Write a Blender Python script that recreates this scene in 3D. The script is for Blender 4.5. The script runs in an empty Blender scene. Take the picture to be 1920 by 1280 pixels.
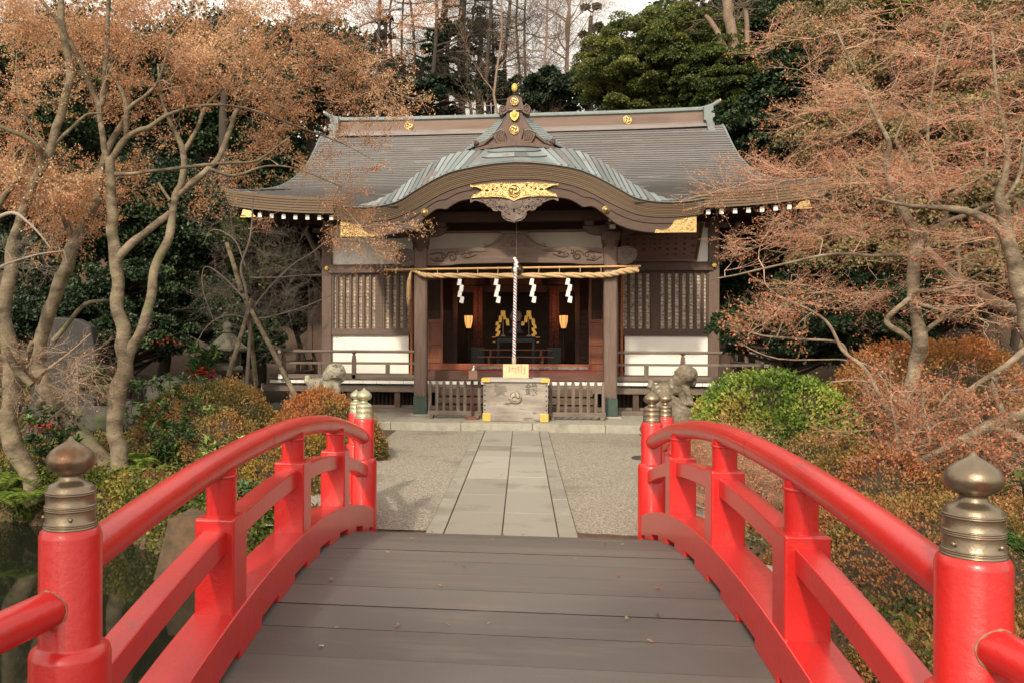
import bpy, math, random
import numpy as np
from mathutils import Vector, Matrix, noise as mnoise

# ------------------------------------------------------------------ camera, sky, sun, exposure
sc = bpy.context.scene
COL = sc.collection
EYE = 1.93
cam_d = bpy.data.cameras.new('camera'); cam = bpy.data.objects.new('camera', cam_d); COL.objects.link(cam)
YAW = math.atan(195 / 1600.0)
cam.matrix_world = (Matrix.Translation((0, 0, EYE)) @ Matrix.Rotation(YAW, 4, 'Z')
                    @ Matrix.Rotation(math.radians(90), 4, 'X') @ Matrix.Rotation(.0025, 4, 'Z'))
cam_d.lens = 30.0; cam_d.sensor_width = 36.0
cam_d.shift_x = 176 / 1920.0; cam_d.shift_y = -4 / 1920.0
cam_d.clip_start = .05; cam_d.clip_end = 600
sc.camera = cam

SUN_EL, SUN_AZ = math.radians(35), math.radians(193)      # azimuth clockwise from +Y (behind the camera, a little to the left)
world = bpy.data.worlds.new('World'); sc.world = world; world.use_nodes = True
wn, wl = world.node_tree.nodes, world.node_tree.links
for n in list(wn): wn.remove(n)
sky = wn.new('ShaderNodeTexSky'); sky.sky_type = 'NISHITA'; sky.sun_disc = False
sky.sun_elevation = SUN_EL; sky.sun_rotation = SUN_AZ
sky.dust_density = 5.0; sky.air_density = 1.3; sky.ozone_density = .6
hs = wn.new('ShaderNodeHueSaturation'); hs.inputs['Saturation'].default_value = .25
bg = wn.new('ShaderNodeBackground'); bg.inputs['Strength'].default_value = .15
wo = wn.new('ShaderNodeOutputWorld')
wl.new(sky.outputs[0], hs.inputs['Color']); tint = wn.new('ShaderNodeMix'); tint.data_type = 'RGBA'; tint.blend_type = 'MULTIPLY'; tint.inputs[0].default_value = 1; tint.inputs[7].default_value = (1.06, .97, .86, 1)
tcw = wn.new('ShaderNodeTexCoord'); cn = wn.new('ShaderNodeTexNoise'); cn.inputs['Scale'].default_value = 2.2; cn.inputs['Detail'].default_value = 6
cmr = wn.new('ShaderNodeMapRange'); cmr.inputs[1].default_value = .35; cmr.inputs[2].default_value = .65; cmr.inputs[3].default_value = .30; cmr.inputs[4].default_value = .85
cloud = wn.new('ShaderNodeMix'); cloud.data_type = 'RGBA'; cloud.inputs[7].default_value = (6.6, 6.5, 6.4, 1)      # thin bright cloud over most of the sky
wl.new(tcw.outputs['Generated'], cn.inputs['Vector']); wl.new(cn.outputs[0], cmr.inputs[0]); wl.new(cmr.outputs[0], cloud.inputs[0]); wl.new(hs.outputs[0], cloud.inputs[6])
wl.new(cloud.outputs[2], tint.inputs[6]); wl.new(tint.outputs[2], bg.inputs[0]); wl.new(bg.outputs[0], wo.inputs[0])

sl = bpy.data.lights.new('sun', 'SUN'); sl.energy = 2.4; sl.angle = math.radians(3); sl.color = (1.0, .86, .67)
sun = bpy.data.objects.new('sun', sl); COL.objects.link(sun)
sd = Vector((math.sin(SUN_AZ) * math.cos(SUN_EL), math.cos(SUN_AZ) * math.cos(SUN_EL), math.sin(SUN_EL)))
sun.rotation_euler = sd.to_track_quat('Z', 'Y').to_euler(); sun.location = (-8, -20, 25)
sc.view_settings.view_transform = 'Standard'; sc.view_settings.look = 'None'
sc.view_settings.exposure = .62; sc.view_settings.gamma = 1
sc.cycles.use_denoising = True
sc.cycles.max_bounces = 7; sc.cycles.diffuse_bounces = 4; sc.cycles.transparent_max_bounces = 6
sc.cycles.sample_clamp_indirect = 4

random.seed(7); rng = np.random.default_rng(7)
PI = math.pi
CX = -.18                      # the shrine's axis and the path's

# picture-to-place: the measured camera turned round, used to lay out limbs at their own distance Y
_f, _cx, _cy = 1600.0, 784.0, 636.0
_ca, _sa = math.cos(YAW), math.sin(YAW)
def at(px, py, Y):
    dx, dy = px - 960, py - 640
    px = 960 + dx + .0025 * dy; py = 640 + dy - .0025 * dx
    r = (px - _cx) / _f
    X = Y * (r * _ca - _sa) / (_ca + r * _sa)
    yc = -X * _sa + Y * _ca
    return Vector((X, Y, EYE - (py - _cy) / _f * yc))

# ------------------------------------------------------------------ helpers
def props(o, label=None, cat=None, group=None, kind=None):
    if label: o['label'] = label
    if cat: o['category'] = cat
    if group: o['group'] = group
    if kind: o['kind'] = kind
    return o
def thing(name, label, cat, loc, group=None):
    o = bpy.data.objects.new(name, None); COL.objects.link(o); o.location = loc
    o.empty_display_size = .2
    return props(o, label, cat, group)
def org_of(p):
    v = Vector((0, 0, 0))
    while p is not None: v += p.location; p = p.parent
    return v
def link_mesh(name, V, F, m, parent=None, smooth=False, loc=None, attrs=None, bevel=0, seg=2, angle=35):
    me = bpy.data.meshes.new(name)
    org = org_of(parent) if parent is not None else Vector(loc or (0, 0, 0))
    V = np.asarray(V, dtype=np.float32).reshape(-1, 3) - np.array(org, dtype=np.float32)
    if isinstance(F, np.ndarray):
        n, k = F.shape
        me.vertices.add(len(V)); me.vertices.foreach_set('co', V.ravel())
        me.loops.add(n * k); me.loops.foreach_set('vertex_index', F.astype(np.int32).ravel())
        me.polygons.add(n); me.polygons.foreach_set('loop_start', np.arange(0, n * k, k, dtype=np.int32))
        try: me.polygons.foreach_set('loop_total', np.full(n, k, dtype=np.int32))
        except Exception: pass
        me.update(calc_edges=True)
    else:
        me.from_pydata(V.tolist(), [], F)
    if attrs is not None:
        a = me.attributes.new('rnd', 'FLOAT', 'FACE'); a.data.foreach_set('value', np.asarray(attrs, dtype=np.float32))
    if smooth is True: me.polygons.foreach_set('use_smooth', [True] * len(me.polygons))
    elif smooth: me.polygons.foreach_set('use_smooth', smooth)
    me.materials.append(m)
    o = bpy.data.objects.new(name, me); COL.objects.link(o)
    if parent is not None: o.parent = parent
    else: o.location = org
    if bevel:
        b = o.modifiers.new('bevel', 'BEVEL'); b.width = bevel; b.segments = seg; b.limit_method = 'ANGLE'
        b.angle_limit = math.radians(angle)
    return o
def catmull(P, n=6):
    P = [Vector(p) for p in P]
    if len(P) < 3: return [P[0].lerp(P[-1], i / n) for i in range(n + 1)]
    Q = [P[0] * 2 - P[1]] + P + [P[-1] * 2 - P[-2]]
    out = []
    for i in range(1, len(Q) - 2):
        p0, p1, p2, p3 = Q[i - 1:i + 3]
        for k in range(n):
            t = k / n
            out.append(.5 * ((2 * p1) + (-p0 + p2) * t + (2 * p0 - 5 * p1 + 4 * p2 - p3) * t * t + (-p0 + 3 * p1 - 3 * p2 + p3) * t ** 3))
    out.append(P[-1].copy()); return out
def interp(x, pts):
    xs = [p[0] for p in pts]; ys = [p[1] for p in pts]
    return float(np.interp(x, xs, ys))
def smooth_fn(pts, n=8):
    """x -> y through a Catmull-Rom curve of the points"""
    c = catmull([Vector((p[0], p[1], 0)) for p in pts], n)
    xs = [v.x for v in c]; ys = [v.y for v in c]
    return lambda x: float(np.interp(x, xs, ys))

class MB:
    def __init__(s): s.v = []; s.f = []; s.sm = []; s.tone = []
    def add(s, V, F, sm=False, tone=.6):
        b = len(s.v); s.tone += (list(tone) if hasattr(tone, '__len__') else [tone] * len(F)); s.v += [tuple(v) for v in V]; s.f += [tuple(i + b for i in f) for f in F]; s.sm += [sm] * len(F); return s
    def bx(s, x0, x1, y0, y1, z0, z1):
        V = [(x, y, z) for z in (z0, z1) for y in (y0, y1) for x in (x0, x1)]
        return s.add(V, [(0, 2, 3, 1), (4, 5, 7, 6), (0, 1, 5, 4), (2, 6, 7, 3), (0, 4, 6, 2), (1, 3, 7, 5)])
    def bar(s, a, b, w, h, up=(0, 0, 1)):
        a, b = Vector(a), Vector(b); d = (b - a).normalized(); u = Vector(up)
        r = d.cross(u)
        if r.length < 1e-4: r = d.cross(Vector((0, 1, 0)))
        r.normalize(); u = r.cross(d)
        V = []
        for p in (a, b):
            for i, j in ((-1, -1), (1, -1), (1, 1), (-1, 1)): V.append(p + r * (w / 2 * i) + u * (h / 2 * j))
        return s.add(V, [(0, 3, 2, 1), (4, 5, 6, 7), (0, 1, 5, 4), (1, 2, 6, 5), (2, 3, 7, 6), (3, 0, 4, 7)])
    def tube(s, P, R, n=8, caps=True, sm=True):
        P = [Vector(p) for p in P]
        if not hasattr(R, '__len__'): R = [R] * len(P)
        V = []; F = []; ref = None
        for i, p in enumerate(P):
            d = (P[min(i + 1, len(P) - 1)] - P[max(i - 1, 0)])
            if d.length < 1e-9: d = Vector((0, 0, 1))
            d.normalize()
            if ref is None:
                ref = d.cross(Vector((0, 0, 1)) if abs(d.z) < .9 else Vector((1, 0, 0))).normalized()
            ref = (ref - d * ref.dot(d)).normalized(); o = d.cross(ref)
            for k in range(n):
                a = 2 * PI * k / n; V.append(p + (ref * math.cos(a) + o * math.sin(a)) * R[i])
        for i in range(len(P) - 1):
            for k in range(n):
                k2 = (k + 1) % n; F.append((i * n + k, i * n + k2, (i + 1) * n + k2, (i + 1) * n + k))
        s.add(V, F, sm)
        if caps:
            m = len(P) - 1
            s.add([V[k] for k in range(n)], [tuple(reversed(range(n)))]); s.add([V[m * n + k] for k in range(n)], [tuple(range(n))])
        return s
    def lathe(s, prof, c, n=24, sm=True, axis='z', sq=(1, 1)):
        V = []; F = []
        for r, z in prof:
            for k in range(n):
                a = 2 * PI * k / n; x, y = r * math.cos(a) * sq[0], r * math.sin(a) * sq[1]
                V.append((c[0] + x, c[1] + y, c[2] + z) if axis == 'z' else (c[0] + x, c[1] + z, c[2] + y) if axis == 'y' else (c[0] + z, c[1] + x, c[2] + y))
        for i in range(len(prof) - 1):
            for k in range(n):
                k2 = (k + 1) % n
                q = (i * n + k, i * n + k2, (i + 1) * n + k2, (i + 1) * n + k)
                F.append(q if axis != 'y' else tuple(reversed(q)))
        s.add(V, F, sm)
        m = len(prof) - 1
        if prof[0][0] > 1e-4: s.add(V[:n], [tuple(reversed(range(n)))])
        if prof[m][0] > 1e-4: s.add(V[m * n:], [tuple(range(n))])
        return s
    def prism(s, poly, y0, y1, sm=False):
        """outline in x,z run through from y0 (front) to y1; ear-clipped by Blender"""
        n = len(poly); V = [(x, y0, z) for x, z in poly] + [(x, y1, z) for x, z in poly]
        area = sum(poly[i][0] * poly[(i + 1) % n][1] - poly[(i + 1) % n][0] * poly[i][1] for i in range(n))
        fr = tuple(range(n)); bk = tuple(range(2 * n - 1, n - 1, -1))
        if area < 0: fr, bk = tuple(reversed(fr)), tuple(reversed(bk))
        F = [fr, bk]
        for i in range(n):
            j = (i + 1) % n; q = (i, i + n, j + n, j)
            F.append(q if area > 0 else tuple(reversed(q)))
        return s.add(V, F, sm)
    def grid(s, fn, us, vs, sm=True, flip=False):
        V = [fn(u, v) for v in vs for u in us]; n = len(us); F = []
        for j in range(len(vs) - 1):
            for i in range(n - 1):
                q = (j * n + i, j * n + i + 1, (j + 1) * n + i + 1, (j + 1) * n + i)
                F.append(tuple(reversed(q)) if flip else q)
        return s.add(V, F, sm)
    def ball(s, c, r, n=12, m=8, sm=True, jit=0):
        rx, ry, rz = r if hasattr(r, '__len__') else (r, r, r)
        V = []; F = []
        for i in range(m + 1):
            t = PI * i / m
            for k in range(n):
                a = 2 * PI * k / n
                d = Vector((math.sin(t) * math.cos(a), math.sin(t) * math.sin(a), math.cos(t)))
                q = 1 + (jit * mnoise.noise(Vector(c) * 3 + d * 1.8) if jit else 0)
                V.append((c[0] + d.x * rx * q, c[1] + d.y * ry * q, c[2] + d.z * rz * q))
        for i in range(m):
            for k in range(n):
                k2 = (k + 1) % n; F.append((i * n + k, (i + 1) * n + k, (i + 1) * n + k2, i * n + k2))
        return s.add(V, F, sm)
    def build(s, name, m, parent=None, loc=None, bevel=0, seg=2, **kw):
        return link_mesh(name, s.v, s.f, m, parent, smooth=s.sm, loc=loc, bevel=bevel, seg=seg, attrs=s.tone if any(t != .6 for t in s.tone) else None, **kw)

# ------------------------------------------------------------------ materials
_S = {}
def mat(name, c1, c2=None, scale=4, rough=.7, bump=0, bscale=None, stretch=(1, 1, 1), metal=0, coat=0, spec=.4,
        detail=6, spots=None, contrast=1.0, attr=None, transl=0, emit=None, wave=None):
    m = bpy.data.materials.new(name); m.use_nodes = True
    N, L = m.node_tree.nodes, m.node_tree.links
    b = N['Principled BSDF']; out = N['Material Output']
    b.inputs['Roughness'].default_value = rough; b.inputs['Metallic'].default_value = metal
    b.inputs['Specular IOR Level'].default_value = spec
    if coat: b.inputs['Coat Weight'].default_value = coat; b.inputs['Coat Roughness'].default_value = .2
    tc = N.new('ShaderNodeTexCoord'); mp = N.new('ShaderNodeMapping'); mp.inputs['Scale'].default_value = stretch
    L.new(tc.outputs['Object'], mp.inputs[0])
    def noise(s_, d_=detail, r_=.6):
        n = N.new('ShaderNodeTexNoise'); n.inputs['Scale'].default_value = s_; n.inputs['Detail'].default_value = d_
        n.inputs['Roughness'].default_value = r_; L.new(mp.outputs[0], n.inputs['Vector']); return n
    col = None
    if c2 is not None:
        if attr:
            at_ = N.new('ShaderNodeAttribute'); at_.attribute_name = attr; fac = at_.outputs['Fac']
        else:
            n = noise(scale); mr = N.new('ShaderNodeMapRange')
            h = .25 / contrast; mr.inputs[1].default_value = .5 - h; mr.inputs[2].default_value = .5 + h
            L.new(n.outputs[0], mr.inputs[0]); fac = mr.outputs[0]
        cols = [c1] + (c2 if isinstance(c2, list) else [c2])
        cr = N.new('ShaderNodeValToRGB'); e = cr.color_ramp.elements
        while len(e) < len(cols): e.new(.5)
        for i, c in enumerate(cols): e[i].position = i / (len(cols) - 1); e[i].color = (*c, 1)
        L.new(fac, cr.inputs[0]); col = cr.outputs[0]
    if spots:
        sc_, s_, th, wd = spots                                       # colour, scale, threshold, softness
        n2 = noise(s_, 8, .65); mr = N.new('ShaderNodeMapRange'); mr.inputs[1].default_value = th; mr.inputs[2].default_value = th + wd
        L.new(n2.outputs[0], mr.inputs[0]); mx = N.new('ShaderNodeMix'); mx.data_type = 'RGBA'
        if col: L.new(col, mx.inputs[6])
        else: mx.inputs[6].default_value = (*c1, 1)
        mx.inputs[7].default_value = (*sc_, 1); L.new(mr.outputs[0], mx.inputs[0]); col = mx.outputs[2]
    if col: L.new(col, b.inputs['Base Color'])
    else: b.inputs['Base Color'].default_value = (*c1, 1)
    if bump:
        n3 = noise(bscale or scale * 3); bp = N.new('ShaderNodeBump'); bp.inputs['Strength'].default_value = bump
        bp.inputs['Distance'].default_value = .02; L.new(n3.outputs[0], bp.inputs['Height']); L.new(bp.outputs[0], b.inputs['Normal'])
    if transl:
        t = N.new('ShaderNodeBsdfTranslucent'); ms = N.new('ShaderNodeMixShader'); ms.inputs[0].default_value = transl
        if col: L.new(col, t.inputs[0])
        else: t.inputs[0].default_value = (*c1, 1)
        L.new(b.outputs[0], ms.inputs[1]); L.new(t.outputs[0], ms.inputs[2]); L.new(ms.outputs[0], out.inputs[0])
    if emit:
        b.inputs['Emission Color'].default_value = (*emit[0], 1); b.inputs['Emission Strength'].default_value = emit[1]
    return m

WOOD = mat('weathered_pillar_wood', (.105, .07, .054), (.165, .118, .096), 5, .8, .25, 30, (6, 6, .5), contrast=1.2)
WOODX = mat('weathered_beam_wood', (.10, .068, .053), (.165, .122, .102), 4, .8, .25, 25, (.5, 6, 6), contrast=1.2)
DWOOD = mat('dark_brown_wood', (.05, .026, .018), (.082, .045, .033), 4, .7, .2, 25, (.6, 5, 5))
DWOODV = mat('dark_brown_upright_wood', (.06, .034, .024), (.10, .062, .047), 4, .7, .2, 25, (6, 6, .5))
REDWOOD = mat('reddish_interior_wood', (.12, .032, .014), (.19, .06, .028), 3, .45, .1, 25, (5, 5, .5))
GREYW = mat('silvery_grey_wood', (.115, .09, .073), (.20, .162, .133), 3, .85, .35, 20, (.6, 4, 4), contrast=1.4)
GREYV = mat('silvery_upright_wood', (.075, .056, .045), (.18, .14, .112), 3, .85, .3, 20, (5, 5, .7), contrast=1.4)
PLASTER = mat('white_plaster', (.78, .75, .69), (.84, .82, .77), 1.5, .85, .05, 60)
WHITE = mat('white_paint', (.78, .77, .74), (.70, .68, .64), 12, .6)
ROOF = mat('brown_copper_shingle', (.115, .093, .082), [(.17, .145, .135), (.20, .18, .17)], 1.2, .5, .12, 12, (.5, 2.2, 2.2), contrast=1.2,
           spots=((.19, .215, .20), 2.2, .56, .14))
ROOFA = mat('lapped_copper_shingle', (.032, .029, .028), [(.125, .116, .112), (.155, .147, .143), (.185, .178, .174)], rough=.5, bump=.15, bscale=14, stretch=(.5, 2.2, 2.2), attr='rnd',
            spots=((.175, .19, .178), 1.6, .57, .16))  # darkest ramp colour paints the shadow under each lap
COPPERA = mat('lapped_verdigris_copper', (.012, .013, .013), [(.085, .098, .10), (.15, .18, .185), (.225, .265, .275)], rough=.45, bump=.12, bscale=14, attr='rnd', spots=((.15, .125, .11), 2.0, .55, .12))  # darkest ramp colour paints the shadow along the seams
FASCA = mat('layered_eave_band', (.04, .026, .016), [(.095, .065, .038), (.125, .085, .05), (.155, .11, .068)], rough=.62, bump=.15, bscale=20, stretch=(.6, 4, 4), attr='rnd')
ROOFG = mat('verdigris_copper', (.10, .125, .12), [(.165, .205, .20), (.12, .125, .12)], 2.2, .5, .12, 14, (1, 1, 1), spots=((.28, .32, .31), 9, .64, .1))
FASCIA = mat('layered_brown_eave', (.15, .088, .05), (.215, .135, .082), 2, .65, .2, 20, (.5, 4, 14), contrast=1.3)
RIDGE = mat('brown_ridge_copper', (.115, .072, .054), (.18, .12, .092), 2, .55, .15, 14, (.4, 3, 3), contrast=1.3)
GOLD = mat('gilt_metal', (.66, .49, .23), (.34, .23, .085), 16, .30, .35, 40, metal=.85, spec=.5, contrast=1.3)
GOLDF = mat('gilt_leaf_fitting', (.68, .45, .11), (.56, .35, .08), 8, .45, .1, 30, metal=.3)
RED = mat('vermilion_paint', (.565, .015, .013), (.47, .013, .012), 3, .36, .16, 32, coat=.5, spec=.5, spots=((.36, .035, .03), 6, .62, .05))
BRASS = mat('aged_brass', (.20, .155, .105), (.32, .265, .19), 6, .33, .12, 30, metal=.8, spots=((.17, .09, .05), 5, .58, .12))
BRASSG = mat('patinated_brass', (.36, .35, .22), (.45, .44, .30), 6, .36, .12, 30, metal=.55)
DECK = mat('dark_deck_board', (.02, .017, .015), [(.096, .085, .079), (.112, .100, .093), (.13, .117, .109)], rough=.55, bump=.3, bscale=60, stretch=(.8, 6, 6), attr='rnd',
           spots=((.175, .150, .130), .9, .52, .26))  # paler patches: stains, contrast raised to paint in dappled light
GAP = mat('dark_gap', (.012, .010, .009), None, rough=.9)
STONE = mat('pale_granite', (.26, .245, .20), (.36, .345, .285), 7, .85, .3, 90, contrast=1.2, spots=((.20, .195, .155), 1.6, .56, .15))
PAVE = mat('paving_granite', (.25, .235, .20), (.335, .32, .275), 2.5, .85, .3, 110, spots=((.19, .185, .155), 1.1, .5, .2))
PAVE2 = mat('edge_granite', (.22, .21, .175), (.30, .29, .24), 3.5, .85, .3, 110, spots=((.16, .155, .13), 1.3, .52, .2))
GRAVEL = mat('fine_gravel', (.14, .125, .10), [(.27, .24, .195), (.44, .40, .335)], 48, .95, 1.0, 52, contrast=1.5, detail=2,
             spots=((.20, .18, .145), .7, .54, .12))
SOIL = mat('leaf_strewn_soil', (.045, .032, .02), [(.085, .055, .032), (.13, .075, .04)], 9, .95, .8, 30, spots=((.05, .065, .02), 1.2, .55, .15))
ROCK = mat('garden_rock', (.075, .07, .062), (.16, .15, .135), 3, .9, .8, 9, contrast=1.3, spots=((.19, .20, .15), 5, .57, .08))
LICHEN = mat('lichen_covered_stone', (.16, .14, .11), [(.30, .28, .215), (.42, .40, .31)], 7, .95, .9, 22, contrast=1.4,
             spots=((.10, .085, .065), 5, .54, .08))
LICHEN2 = mat('brown_lichen_stone', (.075, .06, .042), [(.15, .125, .09), (.25, .215, .16)], 7, .95, .9, 22, contrast=1.3,
              spots=((.36, .34, .27), 9, .60, .06))
BLACK = mat('black_lacquer', (.015, .013, .012), None, rough=.35)
STRAW = mat('rice_straw', (.42, .28, .14), (.58, .42, .235), 30, .8, .4, 90, contrast=1.2)
BAMBOO = mat('bamboo_pole', (.45, .26, .10), (.58, .36, .16), 6, .5, .1, 40, (.6, 3, 3))
PAPER = mat('white_paper', (.80, .80, .78), None, rough=.7, transl=.25)
GREENC = mat('green_copper_sleeve', (.028, .052, .04), (.05, .085, .064), 6, .6, .2, 40)
# ------------------------------------------------------------------ ground, pond, path
def sstep(t): t = max(0.0, min(1.0, t)); return t * t * (3 - 2 * t)
def far_bank(x): return float(np.interp(-x, [1.5, 2.0, 3.0, 4.2, 5.3, 6.4, 8, 12], [8.1, 8.25, 8.8, 9.75, 10.55, 11.0, 11.5, 12.6]))
def ground_z(x, y):
    d = min(far_bank(x) - y, y - 1.9, 2.2 - x, x + 30)
    z = -1.3 * sstep((d + .08) / .36)
    if y > 26: z += (y - 26) * .10 + max(0, y - 34) * .16
    if x < -5 and y > 12: z += min(1.6, (-5 - x) * .10) * sstep((y - 12) / 5)
    if x < -9 and y > 12: z += (-9 - x) * .30 * sstep((y - 12) / 8)
    if x > 8 and y > 13: z += (x - 8) * .42 * sstep((y - 13) / 10)
    if d < 0: z += .04 * mnoise.noise(Vector((x * .8, y * .8, 3)))
    return min(z, 26)
xs = list(np.arange(-90, -16, 4.0)) + list(np.arange(-16, -5, .5)) + list(np.arange(-5, 5, .25)) + list(np.arange(5, 16, .5)) + list(np.arange(16, 92, 4.0))
ys = list(np.arange(-40, 0, 4.0)) + list(np.arange(0, 14, .25)) + list(np.arange(14, 34, .6)) + list(np.arange(34, 130, 4.0))
g = MB(); g.grid(lambda x, y: (x, y, ground_z(x, y) if not (abs(x - CX) < 3.6 and y > 8.7 and y < 19) else 0.0), xs, ys)
props(g.build('ground', SOIL, loc=(0, 0, 0)), kind='structure')
g = MB(); g.grid(lambda x, y: (x, y, .008 + .006 * mnoise.noise(Vector((x * 2, y * 2, 0)))), list(np.arange(CX - 2.45, CX + 2.75, .2)), list(np.arange(8.55, 18.05, .2)))
props(g.build('gravel_court', GRAVEL, loc=(0, 0, 0)), kind='structure')

WATER = bpy.data.materials.new('pond_water'); WATER.use_nodes = True
b_ = WATER.node_tree.nodes['Principled BSDF']; b_.inputs['Base Color'].default_value = (.012, .014, .009, 1)
b_.inputs['Roughness'].default_value = .04; b_.inputs['Specular IOR Level'].default_value = .5
n_ = WATER.node_tree.nodes.new('ShaderNodeTexNoise'); n_.inputs['Scale'].default_value = 3.5; n_.inputs['Detail'].default_value = 2
bp_ = WATER.node_tree.nodes.new('ShaderNodeBump'); bp_.inputs['Strength'].default_value = .10; bp_.inputs['Distance'].default_value = .02
WATER.node_tree.links.new(n_.outputs[0], bp_.inputs['Height']); WATER.node_tree.links.new(bp_.outputs[0], b_.inputs['Normal'])
g = MB(); g.add([(-31, 1.0, -.62), (3.2, 1.0, -.62), (3.2, 13.5, -.62), (-31, 13.5, -.62)], [(0, 1, 2, 3)])
props(g.build('pond_water', WATER, loc=(0, 0, 0)), kind='structure')

# path of two rows of slabs between kerb stones
g = MB(); P0, P1 = 8.30, 17.97
def slab_row(g, x0, x1, y0, y1, ln, jit, z=.034):
    y = y0
    while y < y1 - .05:
        l = ln * random.uniform(1 - jit, 1 + jit); ye = min(y + l, y1)
        if y1 - ye < .3: ye = y1
        dz = random.uniform(-.003, .003)
        g.bx(x0 + .006, x1 - .006, y + .006, ye - .006, -.05, z + dz); g.tone[-6:] = [random.random()] * 6; y = ye
slab_row(g, -.945, -.76, P0, P1, 1.9, .2, .038); slab_row(g, .355, .545, P0, P1, 1.9, .2, .038)
kerbs = g
g2 = MB(); slab_row(g2, -.76, -.19, P0, P1, 1.0, .35); slab_row(g2, -.19, .355, P0 - .01, P1, 1.05, .35)
PAVE = mat('paving_slab_stone', (.215, .20, .17), [(.27, .255, .22), (.33, .315, .275)], rough=.85, bump=.3, bscale=110, attr='rnd', spots=((.185, .172, .14), 1.4, .55, .14))
props(kerbs.build('path_kerb', PAVE2, loc=(0, 0, 0), bevel=.007), kind='structure')
props(g2.build('path', PAVE, loc=(0, 0, 0), bevel=.006), kind='structure')
g = MB(); g.bx(-.95, .55, P0, P1, -.06, .015)
props(g.build('path_bed', mat('dark_joint_soil', (.05, .042, .03), (.08, .07, .05), 20, .95), loc=(0, 0, 0)), kind='structure')

# plinth of the shrine
pl = thing('stone_plinth', 'low pale granite plinth that the wooden shrine and its grey offertory box stand on', 'plinth', (CX, 18, 0))
g = MB(); x = CX - 7.1
while x < CX + 7.1:
    l = 1.5; g.bx(x + .004, x + l - .004, 18.0, 18.42, -.1, .17); x += l
g.build('front_kerb', STONE, pl, bevel=.012)
g = MB()
for j in range(3):
    x = CX - 7.1 + .35 * j
    while x < CX + 7.1:
        g.bx(x + .003, min(x + .95, CX + 7.1) - .003, 18.426 + j * .6, 18.42 + (j + 1) * .6, 0, .168); x += .95
g.bx(CX - 7.1, CX + 7.1, 20.226, 28.6, 0, .165)
g.build('paving', STONE, pl, bevel=.005)

# ------------------------------------------------------------------ the red bridge
def BX(y): return -.088 + (y - 2.68) * (-.077 / 5.72)
def dz(y): return .41 - .05 * (y - 5.54) ** 2 if y > 5.54 else .41 - .040 * (y - 5.54) ** 2
def rz(y): return 1.335 - .038 * (y - 5.2) ** 2 if y > 5.2 else 1.335 - .026 * (y - 5.2) ** 2
HW = 1.402
br = thing('arched_bridge', 'arched footbridge with vermilion railings, brass onion caps and dark deck boards', 'bridge', (BX(5.54), 5.54, 0))
g = MB(); y = 2.2; k = 0
while y < 8.62:
    w = .333; y1 = min(y + w - (.014 if k % 3 == 1 else .004), 8.66)
    def dzz(t): return dz(min(max(t, 2.3), 8.45))
    a, b = dzz(y), dzz(y1); t = .05; off = random.uniform(-.002, .002)
    for (xa, xb) in ((-1.44, 1.44),):
        nx = 26; V = []; F = []
        for i in range(nx + 1):
            xx = BX(y) + xa + (xb - xa) * i / nx
            wob = .0025 * mnoise.noise(Vector((xx * 2.2, k * 7.1, 0)))
            V += [(xx, y + wob, a + off), (xx, y1 + wob, b + off), (xx, y1 + wob, b + off - t), (xx, y + wob, a + off - t)]
        for i in range(nx):
            q = i * 4; r = q + 4
            for c in range(4): F.append((q + c, r + c, r + (c + 1) % 4, q + (c + 1) % 4))
        F += [(0, 1, 2, 3), (nx * 4 + 3, nx * 4 + 2, nx * 4 + 1, nx * 4)]
        tb = random.uniform(.5, 1)
        g.add(V, [tuple(reversed(f)) for f in F], False, [(tb if c == 0 else 0.0) for i in range(nx) for c in range(4)] + [0.0, 0.0])
    y += w; k += 1
g.build('deck', DECK, br)
g = MB(); Y = np.linspace(2.2, 8.66, 40)
for sx in (-1.2, -.4, .4, 1.2):
    g = MB()
    for i in range(39):
        g.bar((BX(Y[i]) + sx, Y[i], dz(min(Y[i], 8.45)) - .16), (BX(Y[i + 1]) + sx, Y[i + 1], dz(min(Y[i + 1], 8.45)) - .16), .2, .2)
    g.build('girder', RED, br)
for y_ in (4.2, 6.9):
    g = MB()
    for sx in (-1.1, 1.1): g.tube([(sx + BX(y_), y_, -1.6), (sx + BX(y_), y_, .12)], .11, 12)
    g.bar((BX(y_) - 1.5, y_, .06), (BX(y_) + 1.5, y_, .06), .2, .2)
    g.build('trestle', RED, br)

def finial(parent, x, y, z, s=1.0, m=BRASS):
    k = s
    g = MB()
    ring = lambda z, r=.0815, h=.0035: [(r, z - h), (r + .0022, z - h * .6), (r + .003, z), (r + .0022, z + h * .6), (r, z + h)]
    prof = [(.084, 0), (.0865, .004), (.0865, .009), (.0825, .012)] + ring(.017) + ring(.025) + [(.0805, .030), (.0805, .078)] + ring(.084, .0805) + ring(.092, .0805) + ring(.100, .0805) + [(.079, .106), (.079, .146)] + ring(.152, .0795) + ring(.160, .0795) + [
            (.078, .166), (.076, .178), (.066, .190), (.054, .196), (.050, .200), (.044, .204), (.040, .212), (.037, .224), (.037, .232), (.042, .236), (.046, .238), (.046, .241), (.055, .245), (.068, .258), (.076, .276), (.0785, .294), (.075, .314), (.064, .335), (.047, .353), (.029, .366), (.015, .377), (.009, .388), (.004, .397), (0, .399)]
    kk = .305 / .399
    g.lathe([(r * k, zz * kk * k) for r, zz in prof], (x, y, z), 40)
    for a in (0, PI / 2, PI, 3 * PI / 2):
        a += .5; g.ball((x + .083 * k * math.cos(a), y + .083 * k * math.sin(a), z + .04 * k), .008 * k, 8, 6)
    return g.build('finial', m, parent)

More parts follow.
